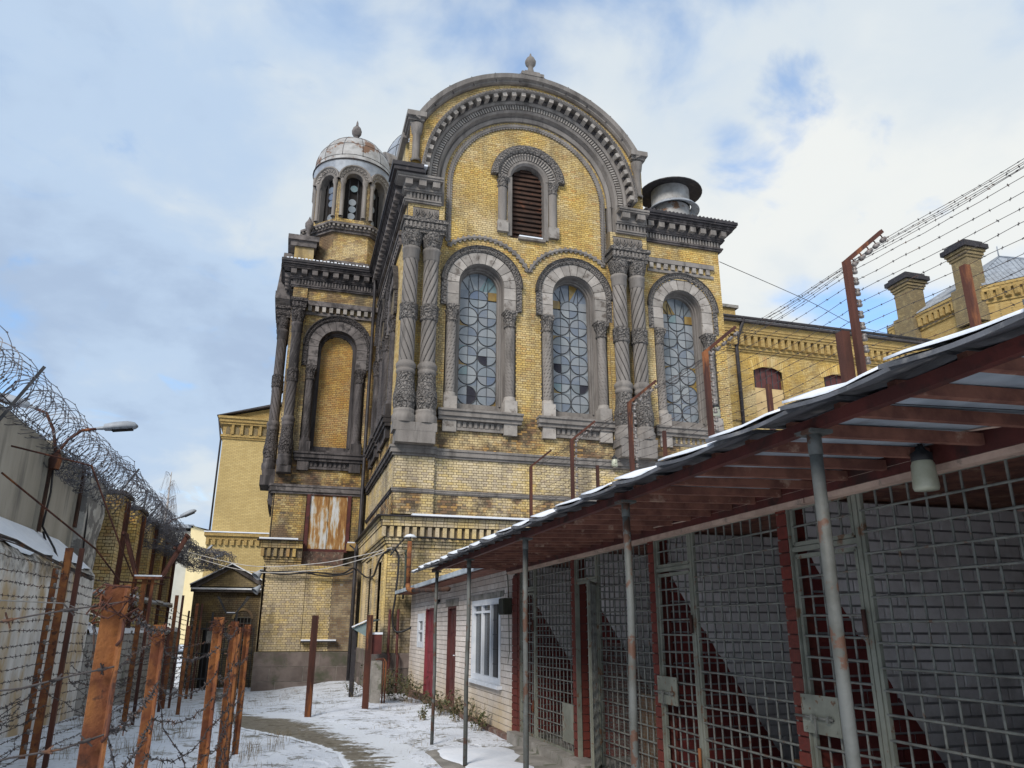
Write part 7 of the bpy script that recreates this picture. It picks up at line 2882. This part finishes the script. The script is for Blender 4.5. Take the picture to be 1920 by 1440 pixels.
for k in range(4):
    z = 5.36 + 0.05 * k
    barbed(mb, (-4.9 + 0.03 * k, 5.0, z), (-4.9, 22.0, z - 0.12), sag=0.05, r=0.006, step=0.3, barb=0.03, n=30, jit=0.03, rr=rr)
tag(obj("barbed_wire", mb, M["wire"]), "bundle of barbed wires lying along the slab wall top", "barbed wire")
mb = MB()
pts = [(-4.3, 9.6, 3.05), (-4.32, 12.0, 3.0), (-4.2, 14.0, 2.95), (-4.0, 15.6, 2.75), (-3.6, 16.8, 2.55)]
for k in range(5):
    mb.tube([(x + rr.uniform(-0.03, 0.03), y, z + rr.uniform(-0.04, 0.04)) for x, y, z in pts], 0.012, 4)
tag(obj("twisted_wire", mb, M["wire"]), "thick twisted black wire over the snowy ledge of the low wall", "wire")
mb = MB()
for (a, b) in (((-4.86, 17.62, 5.0), (-4.84, 17.62, 3.6)), ((-4.84, 17.62, 3.6), (-4.2, 17.0, 2.7)), ((-4.83, 17.7, 3.5), (-4.2, 17.2, 2.0)), ((-4.83, 20.4, 5.2), (-4.70, 20.6, 3.2))):
    mb.tube([a, Vector(a).lerp(Vector(b), 0.5) + Vector((0.03, 0.05, 0)), b], 0.022, 5)
tag(obj("black_cable", mb, M["cable"]), "black cable dropping down the slab wall from the lamp bracket", "cable")
# braces for the coil
for i, (x0, y0, z0, x1, y1, z1) in enumerate(((-4.95, 14.4, 4.9, -4.45, 14.6, 6.05), (-4.95, 23.6, 4.85, -4.35, 23.8, 6.0), (-4.9, 28.4, 4.8, -4.35, 28.5, 5.75), (-4.85, 28.0, 4.6, -4.75, 28.0, 6.1), (-4.85, 32.0, 4.5, -4.75, 32.0, 6.0), (-4.6, 35.4, 4.2, -4.55, 35.4, 5.9))):
    mb = MB()
    mb.bar((x0, y0, z0), (x1, y1, z1), 0.055, 0.055)
    tag(obj("coil_bracket", mb, M["lead"]), ("long dark bracket arm holding the coil nearest on the slab wall", "dark bracket arm over the first brick pier", "lower dark bracket arm among the far coils", "upright dark rod inside the far coils", "upright dark rod left of the far street lamp", "upright dark rod beside the far cream house")[i], "bracket", "razor wire brackets")
mb = MB()
mb.tube([(-4.9, 15.2, 4.72), (-3.9, 16.6, 4.70), (-3.2, 16.8, 3.2), (-2.9, 16.85, 2.62), (-2.2, 16.85, 2.6)], 0.018, 5)
mb.tube([(-4.9, 15.0, 4.2), (-3.6, 16.7, 3.1), (-3.1, 16.85, 2.5), (-2.3, 16.85, 2.47)], 0.018, 5)
tag(obj("bent_rod", mb, M["rust_dark"]), "pair of bent rods reaching from the slab wall to the Y armed post", "rod")

# --- lamps on the perimeter wall
def street_lamp(base, arms, label, s=1.0):
    L = root("wall_lamp", label, "street lamp", base, "street lamps on the perimeter wall")
    B = Vector(base)
    for (ax, az, hx, hz) in arms:
        mb = MB()
        tip = B + Vector((ax, 0, az))
        mb.tube([B + Vector((0, 0, -0.25)), B, B + Vector((ax * 0.25, 0, az * 0.55)), B + Vector((ax * 0.6, 0, az * 0.92)), tip], 0.032 * s, 7)
        obj("arm", mb, M["rust_dark"], L)
        d = Vector((hx, 0, hz)).normalized()
        mb = MB()
        q = MB()
        q.lathe([(0.035, 0.0), (0.05, 0.08), (0.055, 0.14), (0.10, 0.16), (0.13, 0.35), (0.135, 0.6), (0.10, 0.74), (0.03, 0.80)], (0, 0, 0), 14)
        rot = d.to_track_quat("Z", "Y").to_matrix().to_4x4()
        P = []
        for p in q.world_verts():
            w = rot @ (Vector(p) * s)
            w = Vector((w.x, w.y * 1.2, w.z))
            up_ = d.cross(Vector((0, 1, 0))).normalized()
            up_ = up_ if up_.z > 0 else -up_
            h = w.dot(up_)
            if h < 0:
                w -= up_ * h * 0.55
            P.append(tip + w)
        mb.add(P, q.f, 0, True)
        obj("lamp_head", mb, M["roof_grey"], L)
        mb = MB()
        up_ = d.cross(Vector((0, 1, 0))).normalized()
        up_ = up_ if up_.z > 0 else -up_
        q0, q1 = tip + d * 0.3 * s - up_ * 0.055 * s, tip + d * 0.7 * s - up_ * 0.055 * s
        mb.bar(q0, q1, 0.16 * s, 0.03 * s)
        obj("lens", mb, M["interior"], L)
    mb = MB()
    mb.lathe([(0.10 * s, -0.3), (0.13 * s, -0.1), (0.08 * s, 0.02)], base, 10)
    obj("bracket", mb, M["rust_dark"], L)
    return L


street_lamp((-4.8, 17.5, 5.05), [(0.66, 0.60, 1.0, 0.14), (-0.55, 0.95, -1.0, 0.25)], "twin armed street lamp nearest on the slab wall, one head over the yard")
street_lamp((-4.8, 32.8, 5.2), [(0.45, 0.55, 0.85, 0.45)], "single street lamp leaning out above the tangled razor wire", 0.95)
street_lamp((-3.75, 38.2, 4.75), [(0.06, 0.14, 0.6, 0.8)], "left of two small pale lamp heads above the lodge", 0.62)
street_lamp((-3.4, 38.4, 4.66), [(0.08, 0.06, 1.0, 0.35)], "right of two small pale lamp heads above the lodge", 0.62)

# --- dark barred gate before the lodge
gt = root("barred_gate", "dark barred gate with small V arms across the path before the lodge", "gate", (-2, 33, -0.6))
for k, x in enumerate(np.linspace(-3.5, -1.05, 15)):
    mb = MB()
    w = 0.07 if k % 5 == 0 else 0.03
    mb.box(x - w / 2, x + w / 2, 33.0 - w / 2, 33.0 + w / 2, -1.0, (2.25 if k % 5 == 0 else 1.75) + R.uniform(-0.1, 0.1))
    obj("bar", mb, M["lead"] if k % 3 else M["rust_dark"], gt)
for z in (-0.2, 0.7, 1.6):
    mb = MB()
    mb.box(-3.5, -1.05, 32.93, 32.965, z, z + 0.05)
    obj("rail", mb, M["lead"], gt)
for dy, s in ((0.0, 1.0), (0.25, 0.9), (0.5, 1.1)):
    mb = MB()
    mb.bar((-2.15, 33 + dy, 2.2), (-1.8, 33 + dy, 2.2), 0.04, 0.04)
    mb.bar((-2.15, 33 + dy, 2.2), (-2.15 - 0.38 * s, 33 + dy, 2.85), 0.04, 0.04)
    mb.bar((-1.8, 33 + dy, 2.2), (-1.8 + 0.42 * s, 33 + dy, 2.85), 0.04, 0.04)
    obj("v_arm", mb, M["lead"], gt)
mb = MB()
mb.bar((-2.13, 33, 2.235), (-1.82, 33, 2.235), 0.05, 0.03)
obj("snow", mb, M["snow"], gt)
mb = MB()
mb.box(-2.75, -2.5, 32.8, 32.95, 1.1, 1.55)
obj("lock_box", mb, M["concrete"], gt)

# ------------------------------------------------------------------ bare birch and ground plants
bt = root("birch_tree", "bare pale birch with thin drooping twigs beyond the perimeter wall", "tree", (-6.8, 46, 0))
mb = MB()
mb.tube([(-6.8, 46, 0), (-6.75, 46, 5), (-6.7, 46, 8), (-6.72, 46, 10)], [0.16, 0.11, 0.06, 0.02], 7)
obj("trunk", mb, simple("birch_bark", (0.45, 0.42, 0.40), (0.30, 0.28, 0.27), 3, (0.08, 0.07, 0.07), 0.62, 6, 0.2), bt)
mb = MB()
rb = random.Random(8)
for i in range(34):
    z = rb.uniform(4.5, 9.8)
    a = rb.uniform(0, 6.28)
    L = rb.uniform(0.4, 1.0)
    p0 = Vector((-6.74, 46, z))
    p1 = p0 + Vector((math.cos(a) * L * 0.6, math.sin(a) * L * 0.6, L * 0.45))
    mb.tube([p0, p0.lerp(p1, 0.5) + Vector((0, 0, 0.08)), p1], [0.022, 0.016, 0.010], 4, cap=False)
    for k in range(9):
        s = p0.lerp(p1, rb.uniform(0.4, 1))
        e = s + Vector((rb.uniform(-0.35, 0.35), rb.uniform(-0.35, 0.35), -rb.uniform(0.5, 1.6)))
        mb.tube([s, s.lerp(e, 0.4) + Vector((rb.uniform(-0.1, 0.1), rb.uniform(-0.1, 0.1), 0.1)), e], 0.004, 3, cap=False)
obj("branches", mb, simple("birch_twig", (0.22, 0.195, 0.19), (0.15, 0.13, 0.13), 5, bump=0), bt)

M["weed"] = simple("frosted_weed_leaf", (0.050, 0.065, 0.022), (0.085, 0.085, 0.040), 9, (0.35, 0.36, 0.34), 0.66, 12, 0, rough=0.7, soft=0.1)
M["dry"] = simple("dry_grass_blade", (0.22, 0.165, 0.09), (0.13, 0.095, 0.055), 9, bump=0)
for i, (x, y, s, n, lab) in enumerate((
        (2.55, 22.4, 0.95, 150, "tall dark weed against the church plinth beside the downpipe"), (2.95, 21.5, 0.75, 190, "dark green weed clump right of the concrete stub"),
        (3.25, 20.6, 0.7, 170, "low weed clump at the foot of the crimson door wall"), (3.35, 18.6, 0.42, 80, "weed clump against the footing below the maroon door"),
        (3.35, 16.6, 0.55, 150, "weed clump against the footing left of the white window"), (3.36, 15.2, 0.5, 140, "weed clump under the white window"),
        (3.38, 14.0, 0.45, 100, "weed clump near the red pier of the white building"), (2.75, 15.8, 0.25, 60, "small sparse weed standing in snow off the white wall"),
        (2.1, 23.2, 0.5, 80, "weed clump under the little metal awning"))):
    q = random.Random(60 + i)
    pl = root("weed", lab, "plant", (x, y, gz(x, y)), "weeds along the walls")
    st_ = MB()
    lf = MB()
    for k in range(n // 6):
        a = q.uniform(0, 6.28)
        sp = q.uniform(0.1, 0.55) * s
        h = s * q.uniform(0.5, 1.0)
        b0 = Vector((x + q.uniform(-0.15, 0.15) * s * 2, y + q.uniform(-0.3, 0.3) * s * 2, gz(x, y) - 0.02))
        b1 = b0 + Vector((math.cos(a) * sp, math.sin(a) * sp, h))
        mid = b0.lerp(b1, 0.5) + Vector((0, 0, 0.12 * h))
        st_.tube([b0, mid, b1], 0.004, 3, cap=False)
        for j in range(9):
            f = q.uniform(0.2, 1.0)
            c = b0.lerp(mid, f * 2) if f < 0.5 else mid.lerp(b1, f * 2 - 1)
            d = Vector((q.uniform(-1, 1), q.uniform(-1, 1), q.uniform(-0.6, 0.5))).normalized()
            sd_ = d.cross(Vector((0, 0, 1)))
            sd_ = sd_.normalized() if sd_.length > 0.1 else Vector((1, 0, 0))
            l_ = q.uniform(0.04, 0.09) * (0.7 + s)
            lf.add([c, c + d * l_ * 0.5 + sd_ * l_ * 0.28, c + d * l_, c + d * l_ * 0.5 - sd_ * l_ * 0.28], [(0, 1, 2, 3)], q.random())
    obj("stems", st_, M["dry"], pl)
    obj("leaves", lf, M["weed"], pl, "stuff")
q = random.Random(77)
mb = MB()


def tuft(x, y, h, n, spread):
    for k in range(n):
        bx_, by_ = x + q.gauss(0, spread), y + q.gauss(0, spread)
        g_ = gz(bx_, by_) - 0.02
        a = q.uniform(0, 6.28)
        hh = h * q.uniform(0.4, 1.0)
        l_ = q.uniform(0.1, 0.7) * hh
        w = q.uniform(0.0015, 0.003)
        p0, p1, p2 = Vector((bx_, by_, g_)), Vector((bx_ + math.cos(a) * l_ * 0.3, by_ + math.sin(a) * l_ * 0.3, g_ + hh * 0.6)), Vector((bx_ + math.cos(a) * l_, by_ + math.sin(a) * l_, g_ + hh))
        s = Vector((-math.sin(a), math.cos(a), 0)) * w
        mb.add([p0 - s, p0 + s, p1 + s, p1 - s, p2], [(0, 1, 2, 3), (3, 2, 4)], q.random())


for k in range(70):
    tuft(q.uniform(-3.6, -1.0), q.uniform(8.5, 20), 0.22, 9, 0.10)
for k in range(46):
    tuft(q.uniform(-0.9, 0.45), q.uniform(8.6, 14.5), 0.14, 8, 0.08)
for k in range(60):
    tuft(q.uniform(-0.8, 2.9), q.uniform(17.5, 30), 0.13, 7, 0.10)
for k in range(40):
    tuft(q.uniform(1.7, 3.3), q.uniform(11, 17.5), 0.10, 5, 0.12)
for x, y in ((-0.25, 12.0), (-0.3, 11.6), (0.05, 12.2), (-1.7, 13.9), (-1.4, 14.4), (-1.9, 12.6)):
    tuft(x, y, 0.36, 26, 0.07)
gs = obj("dry_grass", mb, M["dry"], None, "stuff")
gs["label"] = "dry grass blades poking through the snow of the yard"
gs["category"] = "grass"
